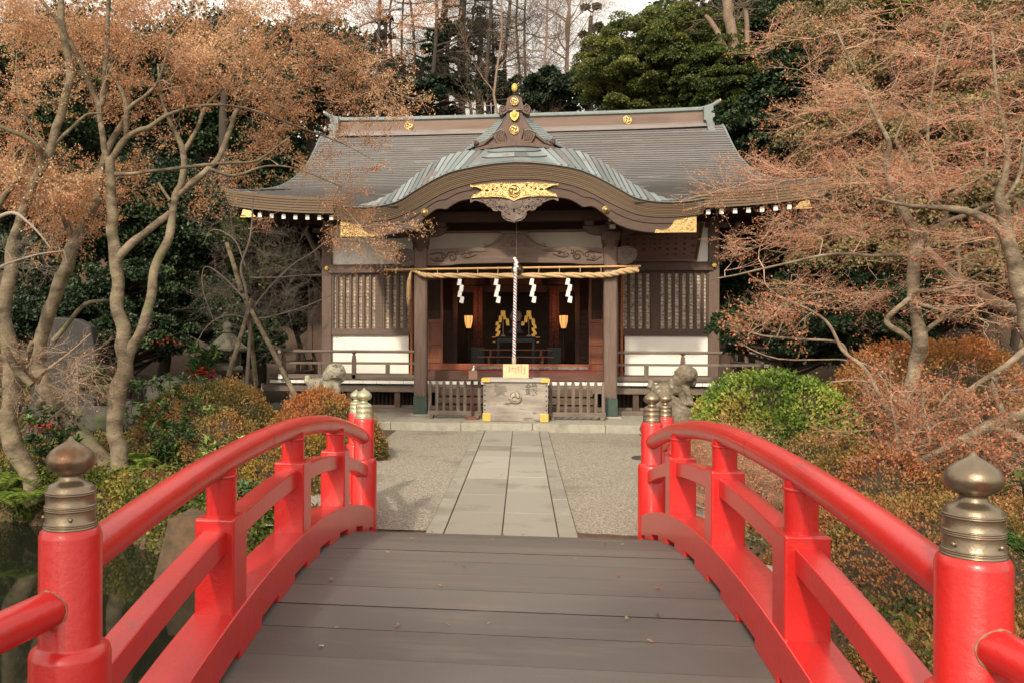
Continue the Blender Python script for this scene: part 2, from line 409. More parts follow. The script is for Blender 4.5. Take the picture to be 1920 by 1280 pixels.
def newel(y, sgn, base, top, fm, pos=None, s=1.0, name='newel_post'):
    x = BX(y) + sgn * HW if pos is None else pos
    lo, up = .130 * s, .100 * s; z1 = base + .745
    g = MB()
    g.lathe([(lo, base - .25), (lo, z1 - .03), (lo - .006, z1 - .012), (lo - .022, z1), (up + .002, z1 + .003), (up, z1 + .008), (up, top - .028), (up - .005, top - .01), (up - .016, top)], (x, y, 0), 40)
    p = g.build(name, RED, br)
    finial(p, x, y, top - .003, s, fm)
newel(2.68, -1, .17, 1.305, BRASS); newel(2.68, 1, .17, 1.305, BRASS)
newel(8.40, -1, 0.0, 1.145, BRASSG); newel(8.40, 1, 0.0, 1.145, BRASS)

JOINT = mat('chipped_joint_filler', (.20, .06, .04), (.34, .22, .14), 30, .8)
def rail_side(s):
    def X(y): return BX(y) + s * HW
    Ys = np.linspace(2.72, 8.36, 48)
    g = MB(); g.tube([(X(y), y, rz(y)) for y in np.linspace(2.70, 8.38, 60)], .068, 20)
    hr_ = g.build('handrail', RED, br)
    for yj in (4.9, 6.5):
        g = MB(); q = Vector((X(yj), yj, rz(yj))); q2 = Vector((X(yj + .004), yj + .004, rz(yj + .004))); g.tube([q, q2], .0686, 20, caps=False); g.build('joint_seam', mat('dark_red_seam', (.16, .01, .01)) if yj < 5 and s < 0 else bpy.data.materials['dark_red_seam'], hr_)
    def seg(ya, yb, zf, w, h, n, g):
        yy = np.linspace(ya, yb, n + 1); V = []; F = []
        for y in yy:
            z = zf(y)
            for dx, dzv in ((-w / 2, -h / 2), (w / 2, -h / 2), (w / 2, h / 2), (-w / 2, h / 2)): V.append((X(y) + dx, y, z + dzv))
        for i in range(n):
            for c in range(4):
                d = (c + 1) % 4; F.append((i * 4 + c, i * 4 + d, i * 4 + 4 + d, i * 4 + 4 + c))
        F += [(3, 2, 1, 0), (n * 4, n * 4 + 1, n * 4 + 2, n * 4 + 3)]
        g.add(V, [tuple(reversed(f)) for f in F])
    g = MB(); seg(2.74, 8.34, lambda y: dz(y) + .60, .115, .115, 30, g); g.build('middle_rail', RED, br, bevel=.008)
    g = MB(); seg(2.74, 8.34, lambda y: dz(y) + .142, .225, .20, 30, g)
    for yf in np.arange(2.9, 8.5, .715):
        a, b = yf - .19, yf + .19
        if b > 8.5: b = 8.5
        seg(a, b, lambda y: dz(y) + .025, .224, .06, 3, g)
    g.build('bottom_rail', RED, br, bevel=.008)
    for y in (4.17, 5.60, 7.0):
        g = MB(); x = X(y); z0 = dz(y) + .2; z1 = dz(y) + .705; w = .102
        g.bx(x - w, x + w, y - w, y + w, z0, z1)
        g.build('baluster_post', RED, br, bevel=.012, seg=3)
        g = MB(); g.tube([(x, y, z1 - .02), (x, y, rz(y) - .03)], .076, 24)
        g.lathe([(.080, 0), (.086, .006), (.078, .014)], (x, y, rz(y) - .075), 24)
        g.build('post_shaft', RED, br)
    # wings beyond each end
    for (ya, yb, ba) in ((2.68, 1.38, .17), (8.40, 9.75, 0.0)):
        xa = X(ya); xb = xa + s * .345
        g = MB(); g.tube([(xa, ya, rz(min(max(ya, 2.7), 8.38)) - .11), (xb, yb, ba + .80)], .060, 18)
        g.bar((xa, ya, ba + .50), (xb, yb, ba + .46), .11, .11); g.bar((xa, ya, ba + .13), (xb, yb, ba + .10), .2, .16)
        g.build('wing_rail', RED, br, bevel=.006)
        d_ = Vector((xb - xa, yb - ya, 0)).normalized(); pj = Vector((xa, ya, 0)).lerp(Vector((xb, yb, 0)), .1 / 1.35)
        z_a = rz(min(max(ya, 2.7), 8.38)) - .11; zj = z_a + (ba + .80 - z_a) * .1 / 1.35
        g = MB(); n_ = 24; ring = []
        for k in range(n_ + 1):
            a = 2 * PI * k / n_; side = Vector((-d_.y, d_.x, 0)); o_ = side * math.cos(a) * .061; back = d_ * (math.sqrt(max(0, .1 ** 2 - (.061 * math.cos(a)) ** 2)) - .1)
            ring.append(pj + o_ + back + Vector((0, 0, zj + math.sin(a) * .061)))
        g.tube(ring, [.0035 + .0015 * math.sin(k * 2.3) for k in range(n_ + 1)], 6); g.build('weathered_joint', JOINT, br)
        newel(yb, s, ba - .02, ba + 1.08, BRASSG if (ya > 5 and s < 0) else BRASS, pos=xb, s=.9, name='wing_post')
rail_side(-1); rail_side(1)
# ------------------------------------------------------------------ the shrine
def sh(mb):                                   # shift by the shrine's axis
    mb.v = [(v[0] + CX, v[1], v[2]) for v in mb.v]; return mb
def P(name, mb, m, parent, **kw): return sh(mb).build(name, m, parent, **kw)
def dup(o, dx=0, dy=0, dz_=0, parent=None, name=None):
    c = o.copy(); COL.objects.link(c); c.parent = parent or o.parent
    c.location = Vector(o.location) + Vector((dx, dy, dz_)); return c
def dup_tree(root, loc, rz=None, label=None, scale=None):
    r = root.copy(); COL.objects.link(r); r.location = loc
    if rz is not None: r.rotation_euler = (0, 0, rz)
    if scale: r.scale = scale
    if label: r['label'] = label
    for ch in list(root.children):
        c = ch.copy(); COL.objects.link(c); c.parent = r
        for g_ in ch.children:
            d = g_.copy(); COL.objects.link(d); d.parent = c
    return r
shr = thing('shrine_hall', 'wooden shrine hall with copper shingle roof, curved front gable and gilt fittings', 'shrine', (CX, 22, 0))

karatop = [(0, 5.685), (.41, 5.661), (.83, 5.606), (1.29, 5.517), (1.63, 5.386), (1.91, 5.239), (2.19, 5.077), (2.46, 4.914), (2.73, 4.828), (3.07, 4.785), (3.4, 4.783), (3.67, 4.806), (3.92, 4.845)]
karabot = [(0, 5.362), (.49, 5.342), (.93, 5.276), (1.36, 5.155), (1.7, 5.0), (2.04, 4.806), (2.39, 4.635), (2.67, 4.544), (3.0, 4.504), (3.41, 4.505), (3.85, 4.543), (3.92, 4.55)]
kt_, kb_ = smooth_fn(karatop), smooth_fn(karabot)
kt = lambda x: kt_(abs(x)); kb = lambda x: kb_(abs(x))
km = lambda x: interp(abs(x), [(0, .52), (1.2, .56), (1.9, .58), (2.4, .50), (2.8, .36), (3.2, .20), (3.6, .08), (3.92, .04)])
def roll(t): t = max(0, min(1, t)); return math.sin(t * PI / 2)

zr = smooth_fn([(18.2, 4.79), (18.9, 4.93), (20.1, 5.31), (21.5, 5.80), (23, 6.52), (24.2, 7.26), (25.35, 8.08)])
def lift(x, y):
    e = max(0, (abs(x) - 3.9) / 3.1); return .24 * e ** 2.3 * max(0, 1 - (y - 20.1) / 3.5)
hw_ = smooth_fn([(20.1, 7.02), (20.5, 6.70), (20.9, 6.38), (21.4, 6.12), (22.2, 5.96), (23.5, 5.88), (25.4, 5.88)])
def rowcourses(y0, y1, n): return [y0 + (y1 - y0) * (i / n) ** 1.0 for i in range(n + 1)]
g = MB(); LIP = .026
def course_rows(g, rows, xa_fn, xb_fn, n, zf, flip=False):
    for k in range(len(rows) - 1):
        ya, yb = rows[k], rows[k + 1]; V = []; F = []
        for i in range(n + 1):
            u = i / n; xa = xa_fn(ya) + (xb_fn(ya) - xa_fn(ya)) * u; xb = xa_fn(yb) + (xb_fn(yb) - xa_fn(yb)) * u
            V += [(xa, ya, zf(xa, ya) - .004), (xa, ya, zf(xa, ya) + LIP), (xb, yb, zf(xb, yb) + .001)]
        for i in range(n):
            a = i * 3; b = a + 3; F += [(a, b, b + 1, a + 1), (a + 1, b + 1, b + 2, a + 2)]
        tn = []; base = random.uniform(.45, .85); v_ = base
        for i in range(n):
            if random.random() < .35: v_ = min(1, max(.34, base + random.uniform(-.14, .14)))
            tn += [.0, v_]  # riser faces coloured dark to paint the shadow gap under each lap
        g.add(V, [tuple(reversed(f)) for f in F] if flip else F, False, tn)
zmain = lambda x, y: zr(y) + lift(x, y)
rows = [20.1]
while rows[-1] < 25.35:
    y = rows[-1]; sl_ = (zr(y + .05) - zr(y)) / .05; rows.append(y + .165 / math.sqrt(1 + sl_ * sl_))
rows[-1] = 25.38
course_rows(g, rows, lambda y: -hw_(y), hw_, 44, zmain)
rows2 = list(np.linspace(18.22, 20.1, 12))
course_rows(g, rows2, lambda y: -3.92, lambda y: -2.5, 8, lambda x, y: zr(y) + .05 * max(0, abs(x) - 3) ** 2 * (20.1 - y) / 1.9)
course_rows(g, rows2, lambda y: 2.5, lambda y: 3.92, 8, lambda x, y: zr(y) + .05 * max(0, abs(x) - 3) ** 2 * (20.1 - y) / 1.9)
# rear slope and the hipped sides
g.grid(lambda x, y: (x * hw_(min(50.9 - y, 25.38)), y, zr(min(50.9 - y, 25.38)) + lift(x * 7, 50.9 - y)), list(np.linspace(-1, 1, 20)), list(np.linspace(25.5, 30.8, 14)))
for s in (-1, 1):
    def side(u, v, s=s):                     # u along Y, v from eave inward
        y0, y1 = 20.1 + v * 1.0, 30.8 - v * 1.0; y = y0 + (y1 - y0) * u
        x = 7.02 - v * 1.35
        return (s * x, y, zmain(7.0, 20.1) * 0 + 5.31 + .42 * v + .24 * (abs(2 * u - 1) ** 6) * (1 - v))
    g.grid(side, list(np.linspace(0, 1, 24)), list(np.linspace(0, 1, 6)), flip=s < 0)
roof = P('roof', g, ROOFA, shr)
# verge strips
for s in (-1, 1):
    g = MB()
    g.tube([(s * (hw_(y) + .0), y, zmain(s * hw_(y), y) + .01) for y in np.linspace(20.12, 25.4, 22)], [.016 + .03 * max(0, (y - 23.5) / 2) for y in np.linspace(20.12, 25.4, 22)], 8)
    g.tube([(s * hw_(50.9 - y), y, zmain(s * 6, 50.9 - y) + .03) for y in np.linspace(25.5, 30.7, 14)], .045, 8)
    P('verge_strip', g, ROOFG, roof)
for s in (-1, 1):
    g = MB()
    V = []; F = []; n = 14
    for i in range(n + 1):
        y = 21.4 + (29.5 - 21.4) * i / n; yy = y if y < 25.45 else 50.9 - y
        V += [(s * 5.65, y, 5.6), (s * 5.65, y, max(5.61, zr(yy) - .05))]
    for i in range(n): F.append((2 * i, 2 * i + 2, 2 * i + 3, 2 * i + 1))
    g.add(V, F)
    P('gable_wall', g, DWOOD, shr)

# layered eave band of the main roof
def sweep_band(g, pts, prof):
    """pts: (x,y,z,nx,ny); prof: (out,down)"""
    V = []; F = []; m = len(prof)
    for (x, y, z, nx, ny) in pts:
        for o, d in prof: V.append((x + nx * o, y + ny * o, z - d))
    for i in range(len(pts) - 1):
        for j in range(m - 1): F.append((i * m + j, i * m + j + 1, (i + 1) * m + j + 1, (i + 1) * m + j))
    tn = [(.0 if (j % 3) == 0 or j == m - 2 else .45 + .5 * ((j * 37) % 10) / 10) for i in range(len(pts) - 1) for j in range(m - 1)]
    g.add(V, F, False, tn)
prof = [(-.3, -.008), (.0, -.008)]
for k in range(6):
    o = -.022 * k; d = .06 * k; prof += [(o, d + .003), (o - .004, d + .056), (o - .012, d + .060)]
prof += [(-.5, .36)]
for s in (-1, 1):
    g = MB()
    pts = [(s * x, 20.08, zmain(x, 20.1) - .0, 0, -1) for x in np.linspace(3.75, 6.9, 14)]
    pts.append((s * 7.03, 20.06, zmain(7.0, 20.1), s * .8, -.8))
    pts += [(s * 7.03, y, 5.31 + .24 * (abs(2 * (y - 20.1) / 10.7 - 1) ** 6), s, 0) for y in np.linspace(20.4, 30.8, 18)]
    if s < 0: pts = pts
    sweep_band(g, pts, prof)
    g.add([(s * 3.75, 20.08, 5.31), (s * 3.75, 20.2, 4.95), (s * 3.75, 21.0, 4.95), (s * 3.75, 21.0, 5.55)], [(0, 1, 2, 3)])
    P('eave_band', g, FASCA, roof)
# soffit + rafters under the main eave
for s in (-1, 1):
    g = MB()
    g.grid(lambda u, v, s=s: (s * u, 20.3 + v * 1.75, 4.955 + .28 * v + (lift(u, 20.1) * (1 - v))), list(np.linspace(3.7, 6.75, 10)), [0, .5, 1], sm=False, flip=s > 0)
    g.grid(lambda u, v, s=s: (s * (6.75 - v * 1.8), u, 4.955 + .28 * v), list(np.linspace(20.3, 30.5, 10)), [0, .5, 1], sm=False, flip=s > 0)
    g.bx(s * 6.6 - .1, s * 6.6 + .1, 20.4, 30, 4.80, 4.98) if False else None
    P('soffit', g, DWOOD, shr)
raf = None
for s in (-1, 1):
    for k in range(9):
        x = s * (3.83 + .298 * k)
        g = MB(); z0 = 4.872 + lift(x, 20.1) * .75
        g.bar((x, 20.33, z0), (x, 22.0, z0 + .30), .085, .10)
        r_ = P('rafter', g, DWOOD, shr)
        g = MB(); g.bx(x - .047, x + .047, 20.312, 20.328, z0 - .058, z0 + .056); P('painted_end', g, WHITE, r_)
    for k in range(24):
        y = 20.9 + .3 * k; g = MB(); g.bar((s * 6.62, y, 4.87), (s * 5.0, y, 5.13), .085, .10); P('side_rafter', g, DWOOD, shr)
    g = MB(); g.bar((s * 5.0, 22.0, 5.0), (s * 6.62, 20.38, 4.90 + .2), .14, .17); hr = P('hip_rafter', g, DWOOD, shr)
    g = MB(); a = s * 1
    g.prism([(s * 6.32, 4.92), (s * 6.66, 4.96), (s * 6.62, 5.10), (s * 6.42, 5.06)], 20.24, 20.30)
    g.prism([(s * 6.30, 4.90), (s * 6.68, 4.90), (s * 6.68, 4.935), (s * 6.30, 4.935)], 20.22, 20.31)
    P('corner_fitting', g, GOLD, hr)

# ---- curved front gable (karahafu)
xs_k = list(np.concatenate([np.linspace(-3.92, 3.92, 97)]))
g = MB(); NL = 9                                           # layered band
for j in range(NL):
    t0, t1 = j / NL, (j + 1) / NL
    def f(u, v, t0=t0, t1=t1, j=j):
        t = t0 + (t1 - t0) * v; z = kt(u) + (kb(u) - kt(u)) * t
        return (u, 18.22 + .018 * j + (.004 if v > .5 else 0), z)
    g.grid(f, xs_k, [0, 1], sm=False, flip=True); g.tone[-(len(xs_k) - 1):] = [.42 + .5 * ((j * 37) % 10) / 10] * (len(xs_k) - 1)
    def f2(u, v, t1=t1, j=j):
        z = kt(u) + (kb(u) - kt(u)) * t1; return (u, 18.224 + .018 * j + .016 * v, z)
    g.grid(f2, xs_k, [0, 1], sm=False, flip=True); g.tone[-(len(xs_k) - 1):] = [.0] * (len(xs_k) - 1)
for s in (-1, 1):                                          # side return
    for j in range(6):
        a, b = 4.845 - .05 * j, 4.845 - .05 * (j + 1)
        x = s * (3.92 - .012 * j)
        g.add([(x, 18.22, a), (x, 20.15, a + .42), (x, 20.15, b + .42), (x, 18.22, b)], [(0, 1, 2, 3)])
P('gable_eave_band', g, FASCA, roof)
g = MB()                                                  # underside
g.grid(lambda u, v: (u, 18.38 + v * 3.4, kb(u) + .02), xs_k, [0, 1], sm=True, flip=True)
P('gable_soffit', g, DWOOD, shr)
# rolled copper edge, laid in lapped strips
g = MB()
def arc_xs(step):
    out = [0.0]; x = 0
    while x < 3.9:
        d = (kt(x + .01) - kt(x)) / .01; x += step / math.sqrt(1 + d * d); out.append(min(x, 3.92))
    return out
axs = arc_xs(.150)
def kpt(x, t, up=0):                                       # x on the front edge, t 0..1 over the roll
    sl = interp(x, [(0, 0), (.5, .35), (.9, .62), (1.3, .52), (1.8, .36), (2.6, .20), (3.4, .08), (3.92, .0)])
    xb = x - sl * roll(t) * .75
    z = kt(x) + up + (kt(xb) + km(xb) - kt(x)) * roll(t)
    return (xb, 18.20 + t * .9, z)
ts = list(np.linspace(0, 1, 7))
i0 = 6
for s in (-1, 1):
    for i in range(i0, len(axs) - 1):
        a, b = axs[i], axs[i + 1]; V = []; F = []; tn = []; v_ = random.uniform(.4, 1)
        for t in ts:
            for (x, up) in ((a, .002), (b - .050, .034), (b, .004)):
                p = kpt(x, t, up); V.append((s * p[0], p[1], p[2]))
        for j in range(len(ts) - 1):
            q = j * 3; r = q + 3
            for (c, d) in ((0, 1), (1, 2)):
                fc = (q + c, q + d, r + d, r + c); F.append(fc if s > 0 else tuple(reversed(fc))); tn.append(v_ if c == 0 else 0.0)  # seam face coloured dark, a painted shadow gap between strips
        g.add(V, F, False, tn)
x0_ = axs[i0]; tr = [0, .16, .36, .60, 1.0]
for k in range(4):                                         # courses over the crown, bending up at both ends
    V = []; F = []; tn = []; n = 24; v_ = random.uniform(.45, .8)
    for i in range(n + 1):
        u = 2 * i / n - 1; e = abs(u) ** 3 * .12
        for (t, up) in ((tr[k] + e * (k > 0), -.004), (tr[k] + e * (k > 0), .028), (min(1, tr[k + 1] + e), .003)):
            p = kpt(x0_ * abs(u), t, up); V.append((math.copysign(p[0], u) if abs(u) > 1e-6 else 0, p[1], p[2]))
    for i in range(n):
        if i % 5 == 2: v_ = random.uniform(.4, .95)
        q = i * 3; r = q + 3; F += [(q, r, r + 1, q + 1), (q + 1, r + 1, r + 2, q + 2)]; tn += [0, v_]  # crown risers get the same painted gap shadow
    g.add(V, F, False, tn)
# rounded drip edge along the band
g.tube([(x, 18.20, kt(x) + .004) for x in xs_k], .014, 6)
P('rolled_copper_edge', g, COPPERA, roof)
g = MB()                                                  # the gable's own roof running back into the main slope
g.grid(lambda u, v: (u, 19.08 + v * 4.2, kt(u) + km(u) - .004), list(np.linspace(-3.4, 3.4, 60)), list(np.linspace(0, 1, 8)))
P('gable_roof', g, ROOF, roof)

# barge board
hb = smooth_fn([(0, 4.99), (.5, 4.975), (.9, 4.955), (1.15, 4.915), (1.33, 4.83)])
hb2 = smooth_fn([(1.46, 4.735), (1.60, 4.755), (1.72, 4.72), (1.93, 4.56), (2.13, 4.392), (2.41, 4.268), (2.75, 4.196), (3.05, 4.177), (3.40, 4.170), (3.78, 4.168)])
def hbz(x): x = abs(x); return hb(x) if x < 1.33 else (4.83 - (x - 1.33) / .13 * .095 if x < 1.46 else hb2(x))
g = MB(); X_ = list(np.linspace(-3.78, 3.78, 150))
for (y0, y1, e0, e1) in ((18.42, 18.52, 0, .0), (18.395, 18.43, .06, -.012)):
    top = [(x, y0, kb(x) + .02) for x in X_]; bot = [(x, y0, hbz(x) + e0) for x in X_]
    n = len(X_); V = top + bot + [(v[0], y1, v[2]) for v in top] + [(v[0], y1, v[2]) for v in bot]; F = []
    for i in range(n - 1):
        F += [(n + i, n + i + 1, i + 1, i), (2 * n + i, 2 * n + i + 1, 3 * n + i + 1, 3 * n + i), (n + i + 1, n + i, 3 * n + i, 3 * n + i + 1)]
    F += [(0, 2 * n, 3 * n, n), (n - 1, 2 * n - 1, 4 * n - 1, 3 * n - 1)]
    if e0:   # upper raised half
        V = [(v[0], v[1], v[2]) if k % (2 * n) < n else (v[0], v[1], max(v[2], 0) + (kb(v[0]) - hbz(v[0])) * .42) for k, v in enumerate(V)]
    g.add(V, F)
g.tube([(x, 18.41, hbz(x) + .008) for x in X_], .012, 6)
board = P('barge_board', g, mat('barge_board_wood', (.05, .028, .018), (.085, .052, .037), 3, .6, .2, 20, (.6, 4, 4)), shr)
def tomoe(parent, x, y, z, r, m1=GOLD, name='tomoe_crest', dep=.03, mloc=None, rot=.5):
    g = MB(); g.lathe([(0, -dep * .4), (r * .84, -dep * .4), (r * .88, -dep), (r * .97, -dep), (r, -dep * .5), (r, 0)], (x, y, z), 36, axis='y')
    for k in range(3):
        a0 = rot + k * 2 * PI / 3; pts = []; rad = []
        for i in range(12):
            t = i / 11; a = a0 + t * 2.1; rr = r * (.40 + .33 * min(1, t * 1.6)); pts.append((x + rr * math.cos(a), y - dep * .55, z + rr * math.sin(a))); rad.append(r * (.30 * (1 - t) ** .8 + .03))
        V0 = len(g.v); g.tube(pts, rad, 8)
        g.v[V0:] = [(v[0], y - dep * .55 + (v[1] - (y - dep * .55)) * min(1, dep / r * 2.2), v[2]) for v in g.v[V0:]]
        V0 = len(g.v); g.ball(pts[0], r * .30, 12, 8)
        g.v[V0:] = [(v[0], y - dep * .55 + (v[1] - (y - dep * .55)) * min(1, dep / r * 2.2), v[2]) for v in g.v[V0:]]
    return P(name, g, m1, parent)
# gilt plate at the gable's crown, traced half by half
def zp(zx, zy): return ((zx - 935) / 10.667 * .01155, 5.262 - (zy - 82) / 10.667 * .01145)
half = [(935, 80), (1250, 68), (1550, 92), (1800, 98), (1790, 142), (1735, 128), (1680, 140), (1540, 205), (1620, 250), (1710, 300), (1745, 296), (1782, 360), (1600, 350), (1400, 345), (1220, 348), (1110, 365), (1020, 395), (935, 440)]
R_ = [zp(*p) for p in half]; L_ = [(-x, z) for x, z in reversed(R_[1:-1])]
g = MB(); g.prism(R_ + L_, 18.365, 18.395)
def scroll(g, cx, cz, r, y, turns=1.4, th=.010, a0=0, sgn=1, n=26, r0=.2):
    pts = []
    for i in range(n):
        t = i / (n - 1); a = a0 + sgn * t * turns * 2 * PI; rr = r * (1 - (1 - r0) * t); pts.append((cx + rr * math.cos(a), y, cz + rr * math.sin(a)))
    g.tube(pts, [th * (1 - .4 * i / (n - 1)) for i in range(n)], 6)
out = R_ + L_ + [R_[0]]
g.tube([(x * .985, 18.36, 5.09 + (z - 5.09) * .97) for x, z in out], .009, 6)
for s in (-1, 1):
    for (zx, zy, r, t, a0) in ((1120, 190, .055, 1.2, 0), (1190, 270, .045, 1.1, 2), (1290, 200, .06, 1.4, 1), (1300, 300, .03, 1, 3), (1400, 270, .05, 1.3, 4), (1450, 130, .045, 1.2, 2.5), (1530, 150, .035, 1.1, 0), (1500, 300, .035, 1.2, 1), (1600, 310, .03, 1, 2), (1330, 120, .04, 1.2, 5), (1200, 110, .035, 1, 1)):
        x, z = zp(zx, zy); scroll(g, s * x, z, r, 18.358, t, .010, a0 if s > 0 else PI - a0, s)
    g.tube([(s * zp(a, b)[0], 18.357, zp(a, b)[1]) for a, b in ((1080, 330), (1200, 310), (1330, 318), (1480, 325), (1650, 335))], .010, 6)
gp = P('gilt_plate', g, GOLD, board)
g = MB()
for s in (-1, 1):
    for (zx, zy, w, h) in ((1185, 115, 28, 40), (1355, 195, 26, 26), (1470, 210, 42, 24), (1270, 160, 26, 20), (1110, 150, 16, 22), (1560, 130, 20, 14), (1420, 150, 18, 12)):
        x, z = zp(zx, zy); V0 = len(g.v); g.lathe([(0, 0), (w / 10.667 * .0115, 0), (w / 10.667 * .0115, .004)], (s * x, 18.3605, z), 12, axis='y', sq=(1, h / w))
P('openwork_gap', g, mat('openwork_shadow_wood', (.05, .022, .012)), gp)
tomoe(gp, 0, 18.365, zp(935, 235)[1], .135, dep=.05, rot=1.2)
for s in (-1, 1):
    g = MB(); g.lathe([(0, -.055), (.03, -.05), (.05, -.03), (.055, -.012), (.078, -.012), (.084, 0), (.084, .01)], (s * 1.93, 18.39, 4.675), 28, axis='y')
    P('gilt_boss', g, GOLD, board)
    q = [(2.94, 4.172), (3.78, 4.172), (3.78, 4.50), (3.42, 4.435), (3.34, 4.42), (3.30, 4.33), (3.22, 4.25), (3.06, 4.215), (2.97, 4.235)]
    g = MB(); g.prism([(s * x, z) for x, z in q], 18.372, 18.40)
    g.tube([(s * x, 18.37, z) for x, z in q + [q[0]]], .008, 6)
    for (cx_, cz_, r_) in ((3.70, 4.40, .045), (3.62, 4.28, .05), (3.50, 4.36, .045), (3.48, 4.24, .035), (3.36, 4.28, .035), (3.70, 4.23, .035), (3.24, 4.22, .02), (3.57, 4.43, .03)):
        scroll(g, s * cx_, cz_, r_, 18.368, 1.2, .009, cx_ * 7, s)
    P('gilt_end_plate', g, GOLD, board)
# carved pendant under the crown
CARV = mat('carved_grey_wood', (.10, .072, .058), (.20, .16, .14), 8, .8, .3, 40, contrast=1.3)
g = MB()
half = [(935, 360), (1230, 355), (1600, 365), (1800, 380), (1805, 430), (1780, 455), (1750, 410), (1690, 400), (1600, 440), (1500, 480), (1450, 530), (1380, 560), (1350, 610), (1290, 630), (1230, 610), (1180, 640), (1185, 700), (1140, 770), (1070, 820), (1000, 835), (935, 860)]
R2 = [zp(*p) for p in half]; L2 = [(-x, z) for x, z in reversed(R2[1:-1])]
g.prism(R2 + L2, 18.40, 18.46)
for s in (-1, 1):
    for (zx, zy, r, t, a0) in ((1040, 640, .065, 1.3, 0), (1100, 720, .07, .6, 5), (1180, 560, .05, 1.3, 1), (1290, 590, .045, 1.2, 2), (1270, 480, .06, 1.2, 3), (1350, 520, .04, 1.2, 1), (1410, 500, .04, 1.2, 4), (1470, 430, .045, 1.1, 2), (1560, 410, .035, 1.1, 1), (1650, 385, .03, 1, 3), (1330, 420, .045, 1.2, 5)):
        x, z = zp(zx, zy); scroll(g, s * x, z, r, 18.395, t, .013, a0 if s > 0 else PI - a0, s)
    g.tube([(s * zp(a, b)[0], 18.39, zp(a, b)[1]) for a, b in ((945, 840), (1000, 790), (1080, 770), (1150, 700), (1165, 640))], .016, 6)
    g.tube([(s * zp(a, b)[0], 18.39, zp(a, b)[1]) for a, b in ((1800, 440), (1700, 395), (1580, 430), (1480, 470))], .014, 6)
g.ball((0, 18.40, zp(0, 480)[1]), (.20, .03, .13), 16, 8)
pend = P('carved_pendant', g, CARV, board)
g = MB()
for s in (-1, 1):
    for (zx, zy, w, h) in ((1180, 545, 66, 36), (1040, 680, 20, 14), (1280, 570, 26, 30), (1350, 490, 24, 18), (1470, 450, 30, 16), (1290, 450, 22, 14), (1400, 400, 26, 12), (1570, 405, 30, 10), (1110, 640, 14, 24), (1230, 400, 20, 12)):
        x, z = zp(zx, zy); g.lathe([(0, 0), (w / 10.667 * .0115, 0), (w / 10.667 * .0115, .004)], (s * x, 18.392, z), 12, axis='y', sq=(1, h / w))
g.prism([(-.03, zp(0, 640)[1]), (.03, zp(0, 640)[1]), (0, zp(0, 550)[1])], 18.366, 18.372)
P('carving_gap', g, GAP, pend)

# ---- crest ornament above the gable
OB = mat('ridge_ornament_copper', (.065, .036, .026), (.13, .08, .06), 5, .55, .25, 30, contrast=1.2)
def op(zx, zy, Y=18.85, s=1):
    p = at(870 + zx / 9.145, 150 + zy / 9.145, Y); c = at(870 + 903 / 9.145, 150 + zy / 9.145, Y)
    return (s * (p.x - c.x), p.z)
def symm(pts): R = [op(*p) for p in pts]; return R + [(-x, z) for x, z in reversed(R) if abs(x) > 1e-3]
orn = None
g = MB()
g.prism(symm([(903, 545), (1030, 560), (1075, 650), (1150, 770), (1260, 900), (1400, 1020), (1490, 1075), (1560, 1085), (1600, 1110), (1540, 1150), (903, 1150)]), 18.86, 19.3)
g.prism(symm([(903, 1085), (1200, 1095), (1400, 1115), (1490, 1140), (1500, 1185), (1350, 1170), (1100, 1150), (903, 1145)]), 18.74, 18.9)
g.prism(symm([(903, 1180), (1250, 1190), (1480, 1195), (1660, 1210), (1560, 1135), (903, 1130)]), 18.80, 19.2)
orn = P('crest_ornament', g, OB, roof)
g = MB()
g.prism(symm([(903, 265), (960, 270), (1025, 305), (1045, 420), (1060, 440), (1150, 430), (1180, 480), (1160, 560), (1100, 585), (1040, 545), (903, 540)]), 18.84, 19.25)
g.prism(symm([(903, 560), (1160, 575), (1210, 640), (1320, 780), (903, 780)]), 19.32, 19.5)
for s in (-1, 1):
    for (zx, zy, r, t, a0) in ((1110, 490, .075, 1.3, 1), (1150, 560, .05, .8, 3), (1000, 510, .04, 1, 0)):
        x, z = op(zx, zy); scroll(g, s * x, z, r, 18.835, t, .018, a0 if s > 0 else PI - a0, s)
P('upper_ornament', g, OB, orn)
g = MB()
for s in (-1, 1):                                         # side leaves and scroll ends
    Q = [op(*p) for p in ((1040, 1080), (1060, 960), (1075, 880), (1130, 855), (1210, 890), (1260, 915), (1250, 980), (1190, 1080))]
    g.prism([(s * x, z) for x, z in Q], 18.79, 18.9)
    for k in range(4):
        g.tube([(s * op(1075 + 38 * k, 900 + 8 * k)[0], 18.785, op(0, 900 + 8 * k)[1]), (s * op(1085 + 42 * k, 990)[0], 18.78, op(0, 990)[1]), (s * op(1075 + 30 * k, 1075)[0], 18.785, op(0, 1075)[1])], .014, 5)
    x, z = op(1565, 1052); g.lathe([(.055, -.06), (.06, 0), (.06, .12), (.05, .13)], (s * x, 18.82, z), 20, axis='y')
    scroll(g, s * x, z, .045, 18.755, 1.5, .012, 0, s)
    g.tube([(s * op(a, b)[0], 18.82, op(a, b)[1]) for a, b in ((1270, 950), (1350, 1010), (1430, 1080), (1520, 1110), (1580, 1105))], .028, 8)
Q = symm([(903, 740), (1000, 745), (1050, 800), (1060, 900), (1020, 1010), (1040, 1080), (903, 1080)])
g.prism(Q, 18.80, 18.9)
P('ornament_carving', g, OB, orn)
g = MB()
for s in (-1, 1):
    pl_ = [op(*p) for p in ((1130, 868), (1075, 860), (1190, 870), (1250, 905))]
    g.tube([(s * op(a, b)[0], 18.78, op(a, b)[1]) for a, b in ((1080, 882), (1130, 856), (1200, 880), (1262, 905))], .012, 6)
    g.tube([(s * op(a, b)[0], 18.80, op(a, b)[1]) for a, b in ((1270, 940), (1360, 990), (1440, 1055), (1510, 1085))], .010, 6)
